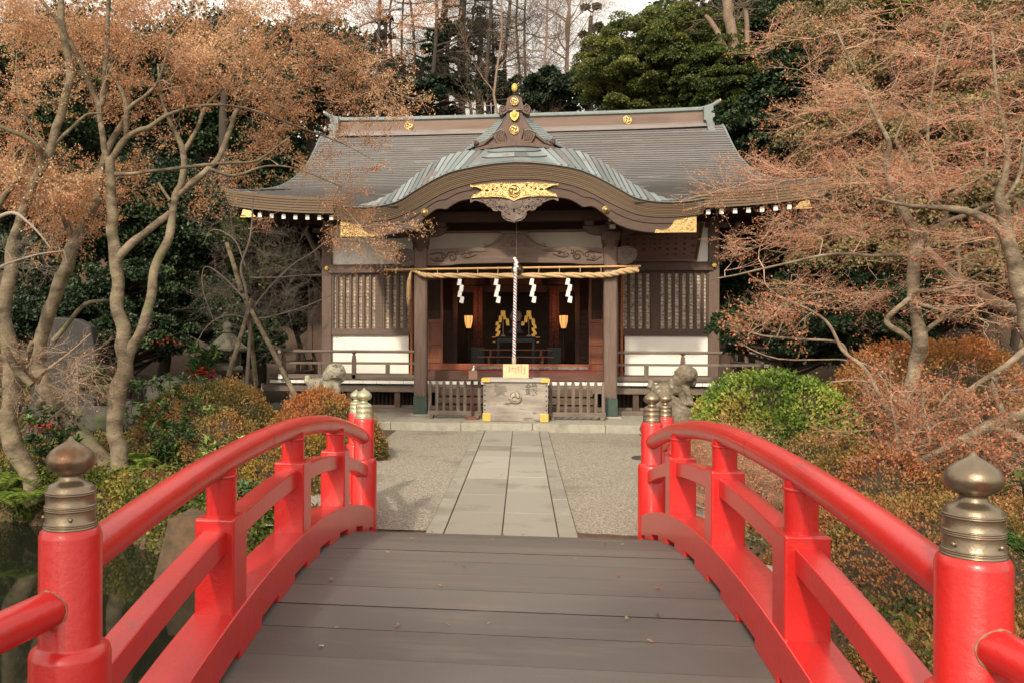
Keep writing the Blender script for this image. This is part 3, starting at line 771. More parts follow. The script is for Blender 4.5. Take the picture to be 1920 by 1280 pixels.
g.bx(op(775, 0)[0], op(1040, 0)[0], 18.80, 18.86, op(0, 552)[1], op(0, 540)[1])
P('pale_trim', g, ROOFG, orn)
tomoe(orn, 0, 18.80, op(0, 890)[1], .107, rot=.9); tomoe(orn, 0, 18.82, op(0, 402)[1], .092, rot=.9)
g = MB(); z = op(0, 160)[1]; g.ball((0, 18.86, z), (.066, .05, .095), 20, 12); P('gilt_finial', g, GOLDF, orn)
g = MB(); g.lathe([(.045, -.16), (.05, -.14), (.045, -.06), (.05, -.05)], (0, 18.9, z), 16); g.ball((0, 18.82, op(0, 725)[1]), (.045, .03, .035), 12, 8); P('black_collar', g, BLACK, orn)
g = MB(); R3 = symm([(903, 560), (975, 565), (980, 620), (950, 680), (903, 718)]); g.prism(R3, 18.78, 18.86)
g.ball((0, 18.79, op(0, 620)[1]), (.06, .03, .085), 14, 8); P('gilt_heart', g, GOLDF, orn)
# small concave copper roof of the ornament, lapped strips
cur_in = [op(*p) for p in ((1035, 575), (1075, 650), (1150, 770), (1260, 900), (1400, 1010), (1500, 1060), (1640, 1130))]
cur_out = [op(*p, 19.3) for p in ((1050, 575), (1180, 680), (1330, 790), (1460, 900), (1570, 985), (1650, 1060), (1800, 1180))]
ci = catmull([Vector((x, 0, z)) for x, z in cur_in], 3); co = catmull([Vector((x, 0, z)) for x, z in cur_out], 3)
g = MB()
for s in (-1, 1):
    for i in range(len(ci) - 1):
        V = []; F = []
        for (a, yy, up) in ((ci, 18.84, 0), (co, 19.3, 0), (co, 21.9, .0)):
            for (j, u2) in ((i, .0), (i + 1, .014), (i + 1, -.002)): V.append((s * a[j].x, yy, a[j].z + u2))
        for q in (0, 3):
            for (c, d) in ((0, 1), (1, 2)):
                fc = (q + c, q + d, q + 3 + d, q + 3 + c); F.append(fc if s > 0 else tuple(reversed(fc)))
        g.add(V, F)
P('ornament_roof', g, ROOFG, orn)

# ---- main ridge
rl = lambda x: .04 * min(1.3, abs(x) / 5.4) ** 4
def ridge_part(name, prof, m, x0=-5.45, x1=5.45, parent=roof, n=40):
    g = MB(); X = np.linspace(x0, x1, n); V = []; F = []; k = len(prof)
    for x in X:
        for y, z in prof: V.append((x, 25.45 + y, z + rl(x)))
    for i in range(n - 1):
        for j in range(k): F.append((i * k + j, i * k + (j + 1) % k, (i + 1) * k + (j + 1) % k, (i + 1) * k + j))
    F += [tuple(reversed(range(k))), tuple(range((n - 1) * k, n * k))]
    g.add(V, [tuple(reversed(f)) for f in F]); return P(name, g, m, parent)
rd = ridge_part('ridge', [(-.20, 8.02), (.2, 8.02), (.2, 8.45), (-.2, 8.45)], RIDGE)
ridge_part('ridge_base_moulding', [(-.34, 7.98), (.34, 7.98), (.30, 8.07), (.24, 8.08), (.24, 8.14), (-.24, 8.14), (-.24, 8.08), (-.30, 8.07)], ROOF, -5.6, 5.6, rd)
ridge_part('ridge_top_moulding', [(-.22, 8.44), (.22, 8.44), (.26, 8.465), (.26, 8.50), (-.26, 8.50), (-.26, 8.465)], ROOFG, parent=rd)
g = MB(); capx = list(np.linspace(-5.3, 5.3, 30)); cp = [(-5.80, 25.45, 8.80), (-5.66, 25.45, 8.71), (-5.5, 25.45, 8.645)] + [(x, 25.45, 8.56 + rl(x)) for x in capx] + [(5.5, 25.45, 8.645), (5.66, 25.45, 8.71), (5.80, 25.45, 8.80)]
g.tube(cp, .062, 12); P('ridge_cap', g, ROOFG, rd)
for s in (-1, 1):
    g = MB(); g.lathe([(.066, 0), (.072, .03), (.05, .05), (0, .055)], (0, 0, 0), 16, axis='x')
    g.v = [(s * v[0] + s * 5.80, v[1] + 25.45, v[2] + 8.805) for v in g.v]; P('gilt_ridge_end', g, GOLD, rd)
    g = MB(); zt = 8.52 + rl(5.7)
    Q = [(5.60, zt + .02), (5.86, zt + .02), (5.86, zt - .12), (5.80, zt - .14), (5.80, zt - .18), (5.90, zt - .20), (5.90, zt - .30), (5.84, zt - .33), (5.84, zt - .42), (5.88, zt - .55), (5.92, zt - .68), (5.86, zt - .73), (5.74, zt - .73), (5.70, zt - .6), (5.66, zt - .4), (5.60, zt - .38)]
    g.prism([(s * x, z) for x, z in Q], 25.06, 25.9); g.v = [(v[0] - s * .30, v[1], v[2] - .01) for v in g.v]; P('ridge_end_plate', g, ROOFG, rd, bevel=.012)
for x in (-3.19, 3.19): tomoe(rd, x, 25.245, 8.275 + rl(x), .13, rot=.9)

# ---- front posts, beams, brackets
for s in (-1, 1):
    g = MB(); c = 2.155 * s; w = .148; ch = .03
    sec = [(-w + ch, -w), (w - ch, -w), (w, -w + ch), (w, w - ch), (w - ch, w), (-w + ch, w), (-w, w - ch), (-w, -w + ch)]
    V = [(c + a, 19.7 + b, z) for z in (.2, 4.02) for a, b in sec]; F = [(i, (i + 1) % 8, 8 + (i + 1) % 8, 8 + i) for i in range(8)] + [tuple(reversed(range(8))), tuple(range(8, 16))]
    g.add(V, F); pil = P('porch_pillar', g, WOOD, shr)
    g = MB(); w2 = w + .012; sec2 = [(a * w2 / w, b * w2 / w) for a, b in sec]
    V = [(c + a, 19.7 + b, .205) for a, b in sec2]; n = 8; tops = []
    g.bx(c - w2, c + w2, 19.7 - w2, 19.7 + w2, .215, .60)
    for k in range(4):
        a = -w2 + (k + .5) * w2 / 2
        for yy in (19.7 - w2, 19.7 + w2 - .02): g.prism([(c + a - w2 / 4, .598), (c + a + w2 / 4, .598), (c + a, .665)], yy, yy + .02)
    P('copper_sleeve', g, GREENC, pil, bevel=.02)
    g = MB(); g.bx(c - .24, c + .24, 19.46, 19.94, .16, .212); P('pillar_base_stone', g, STONE, pil, bevel=.02)
    g = MB(); g.lathe([(.15, 3.94), (.17, 3.97), (.17, 4.01), (.155, 4.03), (.155, 4.06), (.19, 4.10), (.20, 4.16)], (c, 19.7, 0), 20)
    g.bx(c - .2, c + .2, 19.5, 19.9, 4.16, 4.36); P('capital', g, DWOODV, pil, bevel=.01)
    g = MB()                                              # boat-shaped bracket arms with small blocks
    arm = [(-.62, 4.50), (-.60, 4.42), (-.50, 4.34), (-.36, 4.30), (.36, 4.30), (.50, 4.34), (.60, 4.42), (.62, 4.50)]
    g.prism([(c + x, z) for x, z in arm], 19.6, 19.8)
    for dx in (-.48, 0, .48): g.bx(c + dx - .10, c + dx + .10, 19.56, 19.84, 4.505, 4.62)
    V0 = len(g.v); g.bar((c, 19.15, 4.46), (c, 20.3, 4.46), .16, .16)
    P('bracket', g, DWOODV, shr, bevel=.008)
    g = MB(); g.bx(c - .09, c + .09, 19.02, 19.14, 4.53, 4.655); P('white_bracket_end', g, WHITE, shr, bevel=.005)
    g = MB(); g.bx(c - .07, c + .05, 19.08, 19.2, 4.37, 4.455); P('pale_bracket_block', g, mat('pale_stone_wood', (.30, .28, .23), (.38, .36, .30), 5) if s < 0 else bpy.data.materials['pale_stone_wood'], shr, bevel=.005)
    # beam nose beyond the pillar
    g = MB(); Q = [(2.30, 3.65), (2.45, 3.61), (2.60, 3.66), (2.70, 3.74), (2.735, 3.84), (2.72, 3.93), (2.64, 4.0), (2.50, 4.03), (2.30, 4.0)]
    g.prism([(s * x, z) for x, z in Q], 19.6, 19.8); scroll(g, s * 2.50, 3.83, .12, 19.595, 1.6, .013, 0, s); g.tube([(s * x, 19.597, z) for x, z in Q[1:-1]], .014, 6)
    P('beam_nose', g, WOODX, shr)
g = MB()                                                  # rainbow beam
top = smooth_fn([(-2.0, 3.99), (-1.6, 4.02), (0, 4.035), (1.6, 4.02), (2.0, 3.99)]); bot = smooth_fn([(-2.0, 3.63), (-1.5, 3.635), (-1.2, 3.665), (0, 3.68), (1.2, 3.665), (1.5, 3.635), (2.0, 3.63)])
Xb = list(np.linspace(-2.0, 2.0, 41))
g.prism([(x, bot(x)) for x in Xb] + [(x, top(x)) for x in reversed(Xb)], 19.61, 19.79)
rb = P('rainbow_beam', g, WOODX, shr); g = MB()
for s in (-1, 1):
    for (x, z, r, t, a0) in ((1.42, 3.82, .135, 1.6, 0), (1.42, 3.82, .08, 1.2, 2), (1.18, 3.86, .07, 1.2, 2), (1.64, 3.84, .07, 1.1, 1), (1.78, 3.80, .05, 1, 3), (1.02, 3.90, .045, 1, 1), (1.30, 3.93, .05, 1, 4)):
        scroll(g, s * x, z, r, 19.606, t, .014, a0 if s > 0 else PI - a0, s)
    for pts in (((1.1, 3.9), (.95, 3.94), (.75, 3.93), (.62, 3.95)), ((1.15, 3.80), (1.0, 3.82), (.85, 3.88)), ((1.62, 3.74), (1.8, 3.72), (1.95, 3.80)), ((1.66, 3.92), (1.8, 3.92), (1.95, 3.88))):
        g.tube([(s * x, 19.606, z) for x, z in pts], [.02, .018, .012, .006][:len(pts)], 6)
P('beam_carving', g, mat('dark_carved_lines', (.045, .028, .021), (.075, .05, .038), 9, .8), rb)
g = MB()
g.bx(-2.7, 2.7, 19.58, 19.82, 4.625, 4.86); g.bx(-2.5, 2.5, 19.66, 19.76, 4.375, 4.43)
P('upper_beam', g, DWOOD, shr, bevel=.01)
g = MB(); g.bx(-1.98, 1.98, 19.70, 19.74, 4.0, 4.38); P('shade_toned_panel', g, mat('shade_toned_plaster', (.20, .175, .14), (.25, .22, .18), 2, .9), shr)  # plaster colour darkened to paint the deep shade under the gable
g = MB()                                                  # frog-leg strut
Q = [(-.80, 4.035), (-.70, 4.05), (-.60, 4.07), (-.50, 4.10), (-.36, 4.20), (-.26, 4.31), (-.22, 4.345), (0, 4.355)]
Qi = [(-.24, 4.27), (-.34, 4.17), (-.44, 4.09), (-.52, 4.05)]
g.prism(Q + [(-x, z) for x, z in reversed(Q[:-1])], 19.62, 19.70)
for s in (-1, 1):
    g.tube([(s * x, 19.61, z + .01) for x, z in Q[1:]], [.03, .022, .02, .022, .026, .024, .02], 7); scroll(g, s * .66, 4.085, .045, 19.605, 1.3, .014, 3 if s > 0 else 0, s)
    for (x, z, r) in ((.12, 4.20, .09), (.28, 4.12, .07), (.05, 4.10, .05)): scroll(g, s * x, z, r, 19.615, 1.4, .012, x * 9, s)
g.bx(-.3, .3, 19.58, 19.76, 4.345, 4.385)
P('frog_leg_strut', g, WOODX, shr)
g = MB()                                                  # board closing the gable
g.prism([(x, 4.87) for x in (-3.2, 3.2)] + [(x, max(4.88, kb(x) + .01)) for x in np.linspace(3.2, -3.2, 30)], 19.85, 19.9); P('gable_board', g, DWOOD, shr)
for s in (-1, 1):
    g = MB(); g.bar((s * 2.155, 19.8, 3.9), (s * 2.155, 22, 4.2), .15, .26); g.bx(s * 3.0 - .5, s * 3.0 + .9, 18.6, 19.6, 4.46, 4.50) if False else None
    g.bar((s * 2.155, 18.6, 4.70), (s * 2.155, 22, 4.76), .15, .16); g.bar((s * 3.6, 18.65, 4.46), (s * 3.6, 21.9, 4.80), .12, .14)
    P('tie_beam', g, DWOOD, shr)

# ---- hall front
for s in (-1, 1):
    g = MB(); g.bx(s * 4.905 - .13, s * 4.905 + .13, 21.9, 22.16, .3, 4.95); P('corner_column', g, WOOD, shr, bevel=.012)
    g = MB(); g.bx(s * 5.86 - .07, s * 5.86 + .07, 23.9, 24.04, .9, 4.6); g.bx(*sorted((s * 5.05, s * 5.79)), 23.94, 23.99, .9, 4.6); P('side_screen', g, DWOODV, shr, bevel=.008)
    g = MB(); g.bar((s * 5.03, 22.0, 3.85), (s * 5.35, 21.3, 4.75), .08, .10); g.bx(*sorted((s * 4.7, s * 5.3)), 21.95, 22.1, 4.72, 4.84); P('eave_bracket', g, WOOD, shr, bevel=.006)
    g = MB()
    g.lathe([(0, -.03), (.02, -.028), (.03, -.014)], (s * 4.89, 21.80, 3.775), 16, axis='y')
    for k in range(6):
        a = k * PI / 3; g.ball((s * 4.89 + .038 * math.cos(a), 21.80, 3.775 + .038 * math.sin(a)), (.022, .012, .022), 8, 6)
    P('gilt_nail_cover', g, GOLDF, shr)
    xa, xb = (2.62, 4.775) if s > 0 else (-4.775, -2.62)
    g = MB(); g.bx(xa + .13 * (s > 0), xb - .13 * (s < 0), 22.0, 22.04, 1.05, 2.03); P('lower_plaster_panel', g, PLASTER, shr)
    g = MB(); g.bx(xa, xb, 22.0, 22.04, 3.86, 4.95); P('upper_plaster_panel', g, PLASTER, shr)
    for bb in ((xa - .1 * (s < 0), xb + .1 * (s > 0), 21.84, 22.02, 3.65, 3.87), (xa, xb, 21.93, 22.03, 3.60, 3.648), (xa, xb, 21.92, 22.05, 2.03, 2.21), (xa, xb, 21.95, 22.05, .92, 1.05), (*sorted((s * 2.62, s * 4.8)), 21.9, 22.06, 4.86, 5.1)):
        g = MB(); g.bx(*bb); P('wall_beam', g, DWOODV if s > 0 else WOODX, shr, bevel=.008)
    g = MB(); g.bx(*sorted((s * 2.64, s * 2.70)), 21.9, 22.02, .95, 3.62); P('orange_jamb', g, mat('orange_brown_jamb', (.26, .075, .02), (.34, .11, .035), 4) if s < 0 else bpy.data.materials['orange_brown_jamb'], shr, bevel=.004)
    # lattice window: upright bars, thin rear grid, paper behind, glass with painted reflections on the right
    g = MB(); mid = 3.50 * s
    g.bx(mid - .075, mid + .075, 21.915, 22.0, 2.21, 3.60)
    g.bx(xa, xa + .05, 21.93, 22.0, 2.21, 3.6); g.bx(xb - .05, xb, 21.93, 22.0, 2.21, 3.6)
    for (a, b, n) in ((min(2.75 * s, mid), max(2.75 * s, mid), 4), (min(mid, 4.72 * s), max(mid, 4.72 * s), 7)):
        for k in range(1, n + 1):
            x = a + (b - a) * (k - .0) / (n + .0) - (b - a) / n * .5; g.bx(x - .036, x + .036, 21.925, 21.985, 2.19, 3.60)
    win = P('lattice_window', g, DWOODV if s > 0 else WOODX, shr, bevel=.006)
    g = MB(); z = 2.25
    while z < 3.6: g.bx(xa + .1, xb - .05, 21.987, 21.995, z, z + .016); z += .088
    x = xa + .12
    while x < xb - .05: g.bx(x, x + .014, 21.996, 22.003, 2.21, 3.6); x += .0875
    P('inner_grid', g, mat('tan_grid_wood', (.30, .18, .09), (.40, .26, .14), 5) if s < 0 else bpy.data.materials['tan_grid_wood'], win)
    g = MB(); g.bx(xa, xb, 22.012, 22.03, 2.2, 3.62)
    P('window_pane', g, mat('window_paper' if s < 0 else 'painted_reflection_glass', (.08, .06, .05), [(.50, .47, .43), (.80, .78, .74)] if s > 0 else [(.45, .40, .35), (.72, .69, .64)], 8.5, .6, contrast=1.7, stretch=(1.3, 1, 2.2)), win)  # right pane: dark patches paint tree reflections into the colour
    # folding door leaf
    g = MB(); da, db = sorted((s * 1.86, s * 2.60))
    g.bx(da, da + .06, 22.0, 22.06, .95, 3.55); g.bx(db - .06, db, 22.0, 22.06, .95, 3.55)
    for z in (.95, 1.32, 1.78, 2.36, 3.47): g.bx(da + .06, db - .06, 22.0, 22.06, z, z + .09)
    g.bx(da + .06, db - .06, 22.02, 22.035, 1.0, 2.4)
    g.bx((da + db) / 2 - .03, (da + db) / 2 + .03, 22.003, 22.06, 1.04, 2.36)
    lf = P('door_leaf', g, REDWOOD, shr, bevel=.005)
    g = MB(); x = da + .07
    while x < db - .06: g.bx(x, x + .012, 22.015, 22.03, 2.45, 3.47); x += .055
    z = 2.47
    while z < 3.47: g.bx(da + .06, db - .06, 22.03, 22.04, z, z + .010); z += .06
    P('door_lattice', g, DWOODV, lf)
g = MB(); g.bx(-2.64, 2.64, 21.86, 22.0, 3.62, 3.86); g.bx(-2.64, 2.64, 21.95, 22.05, 3.86, 5.1); P('door_lintel', g, DWOOD, shr, bevel=.01)
g = MB()
g.bx(-1.86, 1.86, 21.9, 22.1, 1.16, 1.31); P('threshold', g, mat('orange_threshold', (.22, .05, .018), (.30, .08, .028), 3, .4, .1, 20, (.6, 4, 4)), shr, bevel=.008)
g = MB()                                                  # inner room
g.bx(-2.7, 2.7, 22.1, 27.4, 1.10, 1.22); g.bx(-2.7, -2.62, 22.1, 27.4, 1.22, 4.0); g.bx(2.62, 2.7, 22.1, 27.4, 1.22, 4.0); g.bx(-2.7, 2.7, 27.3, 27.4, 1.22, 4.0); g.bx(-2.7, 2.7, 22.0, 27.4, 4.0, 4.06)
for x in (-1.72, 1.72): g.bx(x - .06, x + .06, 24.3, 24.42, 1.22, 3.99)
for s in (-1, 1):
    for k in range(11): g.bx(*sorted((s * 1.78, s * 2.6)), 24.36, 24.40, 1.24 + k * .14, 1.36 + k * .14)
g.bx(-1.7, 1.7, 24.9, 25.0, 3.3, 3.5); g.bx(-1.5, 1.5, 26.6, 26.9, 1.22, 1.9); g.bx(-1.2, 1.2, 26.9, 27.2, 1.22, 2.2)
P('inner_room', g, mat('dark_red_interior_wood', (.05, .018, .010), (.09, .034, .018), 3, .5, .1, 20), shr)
for k, (a, b) in enumerate(((-1.5, -.9), (-.75, .75), (.9, 1.5))):
    g = MB(); z = 3.52
    g.bx(a, b, 24.92, 24.94, 3.52, 3.95)
    P('lattice_transom', g, REDWOOD, shr)
g = MB(); g.bx(-5.0, -4.96, 22.1, 29, .9, 5.0); g.bx(4.96, 5.0, 22.1, 29, .9, 5.0); g.bx(-5, 5, 28.95, 29, .9, 5.0); P('side_wall', g, DWOODV, shr)
# name board
g = MB(); V = [(2.62, 21.62, 4.80), (4.56, 21.62, 4.80), (4.44, 21.80, 3.90), (2.62, 21.80, 3.90)]
g.add(V + [(v[0], v[1] + .04, v[2]) for v in V], [(0, 3, 2, 1), (4, 5, 6, 7), (0, 1, 5, 4), (1, 2, 6, 5), (2, 3, 7, 6), (3, 0, 4, 7)])
for a, b in (((4.56, 21.60, 4.80), (4.44, 21.78, 3.90)), ((2.62, 21.78, 3.90), (4.46, 21.78, 3.90))): g.bar(a, b, .05, .05)
nb = P('name_board', g, mat('votive_board_wood', (.095, .042, .030), (.14, .07, .05), 3, .6, .1, 20, (.6, 3, 3)), shr)
def text(s_, x, y, z, size, m, parent, name='lettering', tilt=0, ext=.002, align='CENTER', fat=0):
    cu = bpy.data.curves.new('t', 'FONT'); cu.body = s_; cu.size = size; cu.align_x = align; cu.align_y = 'CENTER'; cu.extrude = ext; cu.offset = fat
    o = bpy.data.objects.new('t', cu); COL.objects.link(o)
    dg = bpy.context.evaluated_depsgraph_get(); me = bpy.data.meshes.new_from_object(o.evaluated_get(dg))
    bpy.data.objects.remove(o); me.materials.clear(); me.materials.append(m)
    M_ = Matrix.Translation((x, y, z)) @ Matrix.Rotation(math.radians(90) + tilt, 4, 'X')
    me.transform(M_); org = org_of(parent); me.transform(Matrix.Translation(-org))
    r = bpy.data.objects.new(name, me); COL.objects.link(r); r.parent = parent; return r
INK = mat('ink_black', (.014, .009, .007), None, rough=.8)
cols = [(4.36, .115, '御嶽山', 4.44), (4.16, .085, '一金献茶祭', 4.56), (3.95, .085, '氏子祭典部', 4.56), (3.75, .085, '大神社祭事', 4.56), (3.56, .065, '総代会', 4.40), (3.44, .085, '三月奉祝', 4.56), (3.34, .065, '氏子中', 4.40),
        (3.18, .085, '小田原献', 4.56), (2.97, .085, '年中行大祭', 4.56), (2.78, .085, '祈願成就祭', 4.56)]
for (x, sz, st, z0) in cols:
    zz_ = z0
    for ch in st:
        yy = 21.80 - (zz_ - 3.90) * .2 - .006
        text(ch, CX + x, yy, zz_, sz, INK, nb, tilt=-.2); zz_ -= sz * 1.5

# ---- veranda
g = MB(); x = -6.12
while x < 6.1: g.bx(x + .003, min(x + .34, 6.12) - .003, 20.86, 22.0, .845, .915); x += .34
g.bx(-6.12, -5.0, 22.0, 27, .845, .912); g.bx(5.0, 6.12, 22.0, 27, .845, .912)
ver = P('veranda_floor', g, GREYW, shr)
g = MB(); g.bx(-2.2, 2.2, 21.2, 22, .918, 1.16); P('entrance_floor', g, mat('dark_red_brown_floor', (.085, .034, .024), (.13, .06, .042), 3, .5, .1, 20, (.6, 4, 4)), shr, bevel=.008)
g = MB(); x = -6.12
while x < 6.1: g.bx(x + .004, min(x + .34, 6.12) - .004, 20.848, 20.858, .84, .914); x += .34
P('white_plank_ends', g, WHITE, ver)
g = MB(); g.bx(-6.35, 6.35, 20.95, 21.1, .63, .80); g.bx(-6.1, 6.1, 21.25, 21.35, .18, .28); P('veranda_beam', g, GREYW, ver, bevel=.006)
for s in (-1, 1):
    g = MB(); g.bx(*sorted((s * 6.352, s * 6.365)), 20.94, 21.11, .62, .81); P('white_beam_end', g, WHITE, ver)
for x in (-5.6, -4.1, -2.9, 2.9, 4.1, 5.6):
    g = MB(); g.bx(x - .07, x + .07, 21.0, 21.14, .16, .632); P('veranda_post', g, DWOODV, ver, bevel=.006)
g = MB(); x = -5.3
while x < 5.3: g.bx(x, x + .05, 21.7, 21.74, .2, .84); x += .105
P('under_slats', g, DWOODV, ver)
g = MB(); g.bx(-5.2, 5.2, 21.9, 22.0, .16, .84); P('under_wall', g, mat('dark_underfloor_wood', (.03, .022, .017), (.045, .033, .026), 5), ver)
g = MB(); g.bx(-6.2, -2.3, 20.4, 20.75, .16, .26); g.bx(2.3, 6.2, 20.4, 20.75, .16, .26); P('low_step', g, GREYW, shr, bevel=.008)
g = MB()
for k, (y, z) in enumerate(((20.0, .38), (20.3, .55), (20.6, .72))): g.bx(-1.85, 1.85, y, 20.88, z - .14, z)
P('steps', g, mat('worn_step_wood', (.075, .048, .034), (.13, .09, .066), 3, .8, .2, 20, (.6, 4, 4)), shr, bevel=.008)
for s in (-1, 1):
    g = MB(); a, b = sorted((s * 2.16, s * 6.2))
    g.tube([(a, 20.98, 1.625), (b, 20.98, 1.625)], .037, 12)
    g.tube([(s * 5.8, 20.6, 1.625), (s * 5.8, 27, 1.625)], .037, 12)
    rail = P('veranda_top_rail', g, GREYW, ver)
    g = MB(); a2, b2 = sorted((s * 2.16, s * 6.12)); g.bx(a2, b2, 20.95, 21.01, 1.305, 1.365); g.bx(a2, b2, 20.93, 21.03, .95, 1.055)
    g.bx(s * 5.8 - .03, s * 5.8 + .03, 20.62, 27, 1.306, 1.366); g.bx(s * 5.8 - .05, s * 5.8 + .05, 20.70, 27, .951, 1.056)
    P('veranda_lower_rail', g, GREYW, ver, bevel=.005)
    for x in (5.8, 3.99, 2.28):
        g = MB(); g.bx(s * x - .05, s * x + .05, 20.93, 21.03, .916, 1.44); g.lathe([(.052, 1.43), (.05, 1.5), (.035, 1.54), (.03, 1.56), (.075, 1.60)], (s * x, 20.98, 0), 16)
        P('rail_post', g, GREYV, ver, bevel=.004)
    for x in (4.86, 3.14):
        g = MB(); g.bx(s * x - .05, s * x + .05, 20.94, 21.02, 1.05, 1.306); P('rail_stud', g, GREYV, ver, bevel=.004)
    for y in (22.4, 24.0, 25.6):
        g = MB(); g.bx(s * 5.8 - .045, s * 5.8 + .045, y - .045, y + .045, .916, 1.6); P('rail_post', g, GREYV, ver, bevel=.004)
    g = MB(); g.lathe([(.043, 0), (.043, .012)], (s * 5.8, 20.585, 1.625), 16, axis='y'); P('white_rail_end', g, WHITE, ver)
    g = MB(); g.bx(s * 5.8 - .05, s * 5.8 + .05, 20.605, 20.618, 1.295, 1.375); P('white_rail_end', g, WHITE, ver)
    g = MB(); g.bx(s * 5.8 - .055, s * 5.8 + .055, 20.685, 20.698, .945, 1.06); P('white_rail_end', g, WHITE, ver)
# ------------------------------------------------------------------ things on and before the shrine
def TH(name, label, cat, x, y, z=0, group=None): return thing(name, label, cat, (x + CX, y, z), group)
# offertory box
ob = TH('offertory_box', 'weathered grey wooden offertory box with gilt corners and round carved crest at the shrine entrance', 'offertory box', .04, 18.75, .17)
g = MB(); g.bx(-.65, .73, 18.47, 19.1, .30, 1.02); g.bx(-.66, .74, 18.455, 19.11, .172, .335); P('chest', g, mat('grey_box_wood', (.17, .145, .12), [(.27, .24, .205), (.36, .33, .29)], 1.6, .85, .4, 26, (.7, 3, 3.5), contrast=1.5, spots=((.13, .10, .08), 3, .58, .08)), ob, bevel=.006)
g = MB(); g.bx(-.68, .76, 18.42, 18.50, 1.025, 1.095); g.bx(-.68, .76, 19.08, 19.15, 1.025, 1.095); g.bx(-.68, -.61, 18.5, 19.08, 1.026, 1.094); g.bx(.69, .76, 18.5, 19.08, 1.026, 1.094)
for k in range(9): g.bx(-.6, .68, 18.53 + k * .062, 18.56 + k * .062, 1.0, 1.06)
P('lid_frame', g, mat('pale_grey_lid_wood', (.30, .285, .26), (.40, .38, .35), 4, .8, .2), ob, bevel=.005)
for (xa, xb) in ((-.69, -.50), (.58, .77)):
    g = MB(); g.bx(xa, xb, 18.412, 18.55, 1.018, 1.101); P('gilt_lid_corner', g, GOLDF, ob, bevel=.006)
    a, b = (-.665, -.49) if xa < 0 else (.57, .745)
    g = MB(); g.bx(a, b, 18.446, 18.6, .174, .345); P('gilt_foot_corner', g, GOLDF, ob, bevel=.006)
tomoe(ob, .04, 18.465, .70, .135, LICHEN, 'carved_crest', .045, rot=.2)
g = MB()
for z in (.42, .52, .62, .73, .84, .95):
    for x in (-.615, .695): g.ball((x, 18.468, z), (.016, .01, .016), 8, 6)
P('iron_studs', g, mat('rusty_iron', (.03, .022, .018), (.08, .04, .025), 20), ob)
text('錢', CX + .38, 18.466, .845, .27, mat('faded_ink', (.075, .068, .058), (.15, .135, .115), 14, contrast=2), ob, fat=.003)
text('賽', CX - .28, 18.4665, .83, .30, mat('washed_out_ink', (.135, .115, .095), (.19, .165, .14), 10, contrast=2), ob, fat=.004)
# notice board leaning on the box
nt = TH('notice_board', 'small pale plywood notice board with faded handwriting leaning on the offertory box', 'notice board', .045, 18.62, 1.10)
g = MB(); V = [(-.23, 18.60, 1.10), (.32, 18.60, 1.10), (.32, 18.66, 1.40), (-.23, 18.66, 1.40)]
g.add(V + [(v[0], v[1] + .018, v[2]) for v in V], [(0, 1, 2, 3), (4, 7, 6, 5), (0, 4, 5, 1), (1, 5, 6, 2), (2, 6, 7, 3), (3, 7, 4, 0)])
P('board', g, mat('pale_pine', (.56, .38, .21), (.66, .48, .29), 3, .6, .05, 30, (1, 3, 3)), nt, bevel=.003)
ink2 = mat('thin_ink', (.10, .07, .05))
for x, z0, st in ((.235, 1.345, '心願成就'), (.165, 1.36, '家内安全'), (.10, 1.33, '賽銭は'), (.035, 1.31, '箱の中'), (-.03, 1.31, '願い'), (-.095, 1.34, '社務所')):
    for i, ch in enumerate(st):
        z = z0 - i * .047; text(ch, CX + x, 18.60 + (z - 1.10) * .2 - .004, z, .036, ink2, nt, tilt=-.2, ext=.0005)
# low barrier fences
def fence(x0, x1, y, z0, label):
    t = TH('picket_barrier', label, 'barrier', (x0 + x1) / 2, y, .17, 'picket barriers beside the offertory box')
    n = 8
    for k in range(n):
        x = x0 + .05 + (x1 - x0 - .1) * k / (n - 1); w = .036
        g = MB(); g.prism([(x - w, z0 + .14), (x + w, z0 + .14), (x + w, z0 + .80), (x + w * .6, z0 + .835), (x, z0 + .85), (x - w * .6, z0 + .835), (x - w, z0 + .80)], y - .018, y + .018); P('picket', g, GREYV, t, bevel=.004)
    g = MB(); g.bx(x0, x1, y - .03, y + .03, z0 + .07, z0 + .17); P('bottom_board', g, GREYW, t, bevel=.005)
    g = MB(); g.bx(x0 + .02, x1 - .02, y + .02, y + .05, z0 + .70, z0 + .76); P('back_board', g, GREYW, t, bevel=.004)
    for x in (x0 + .09, x1 - .09):
        g = MB(); g.bx(x - .04, x + .04, y - .16, y + .16, z0 - .0, z0 + .068); P('foot', g, GREYW, t, bevel=.005)
    return t
fence(-1.93, -.72, 19.12, .168, 'weathered picket barrier left of the grey offertory box')
fence(.76, 2.0, 19.05, .168, 'weathered picket barrier right of the grey offertory box')
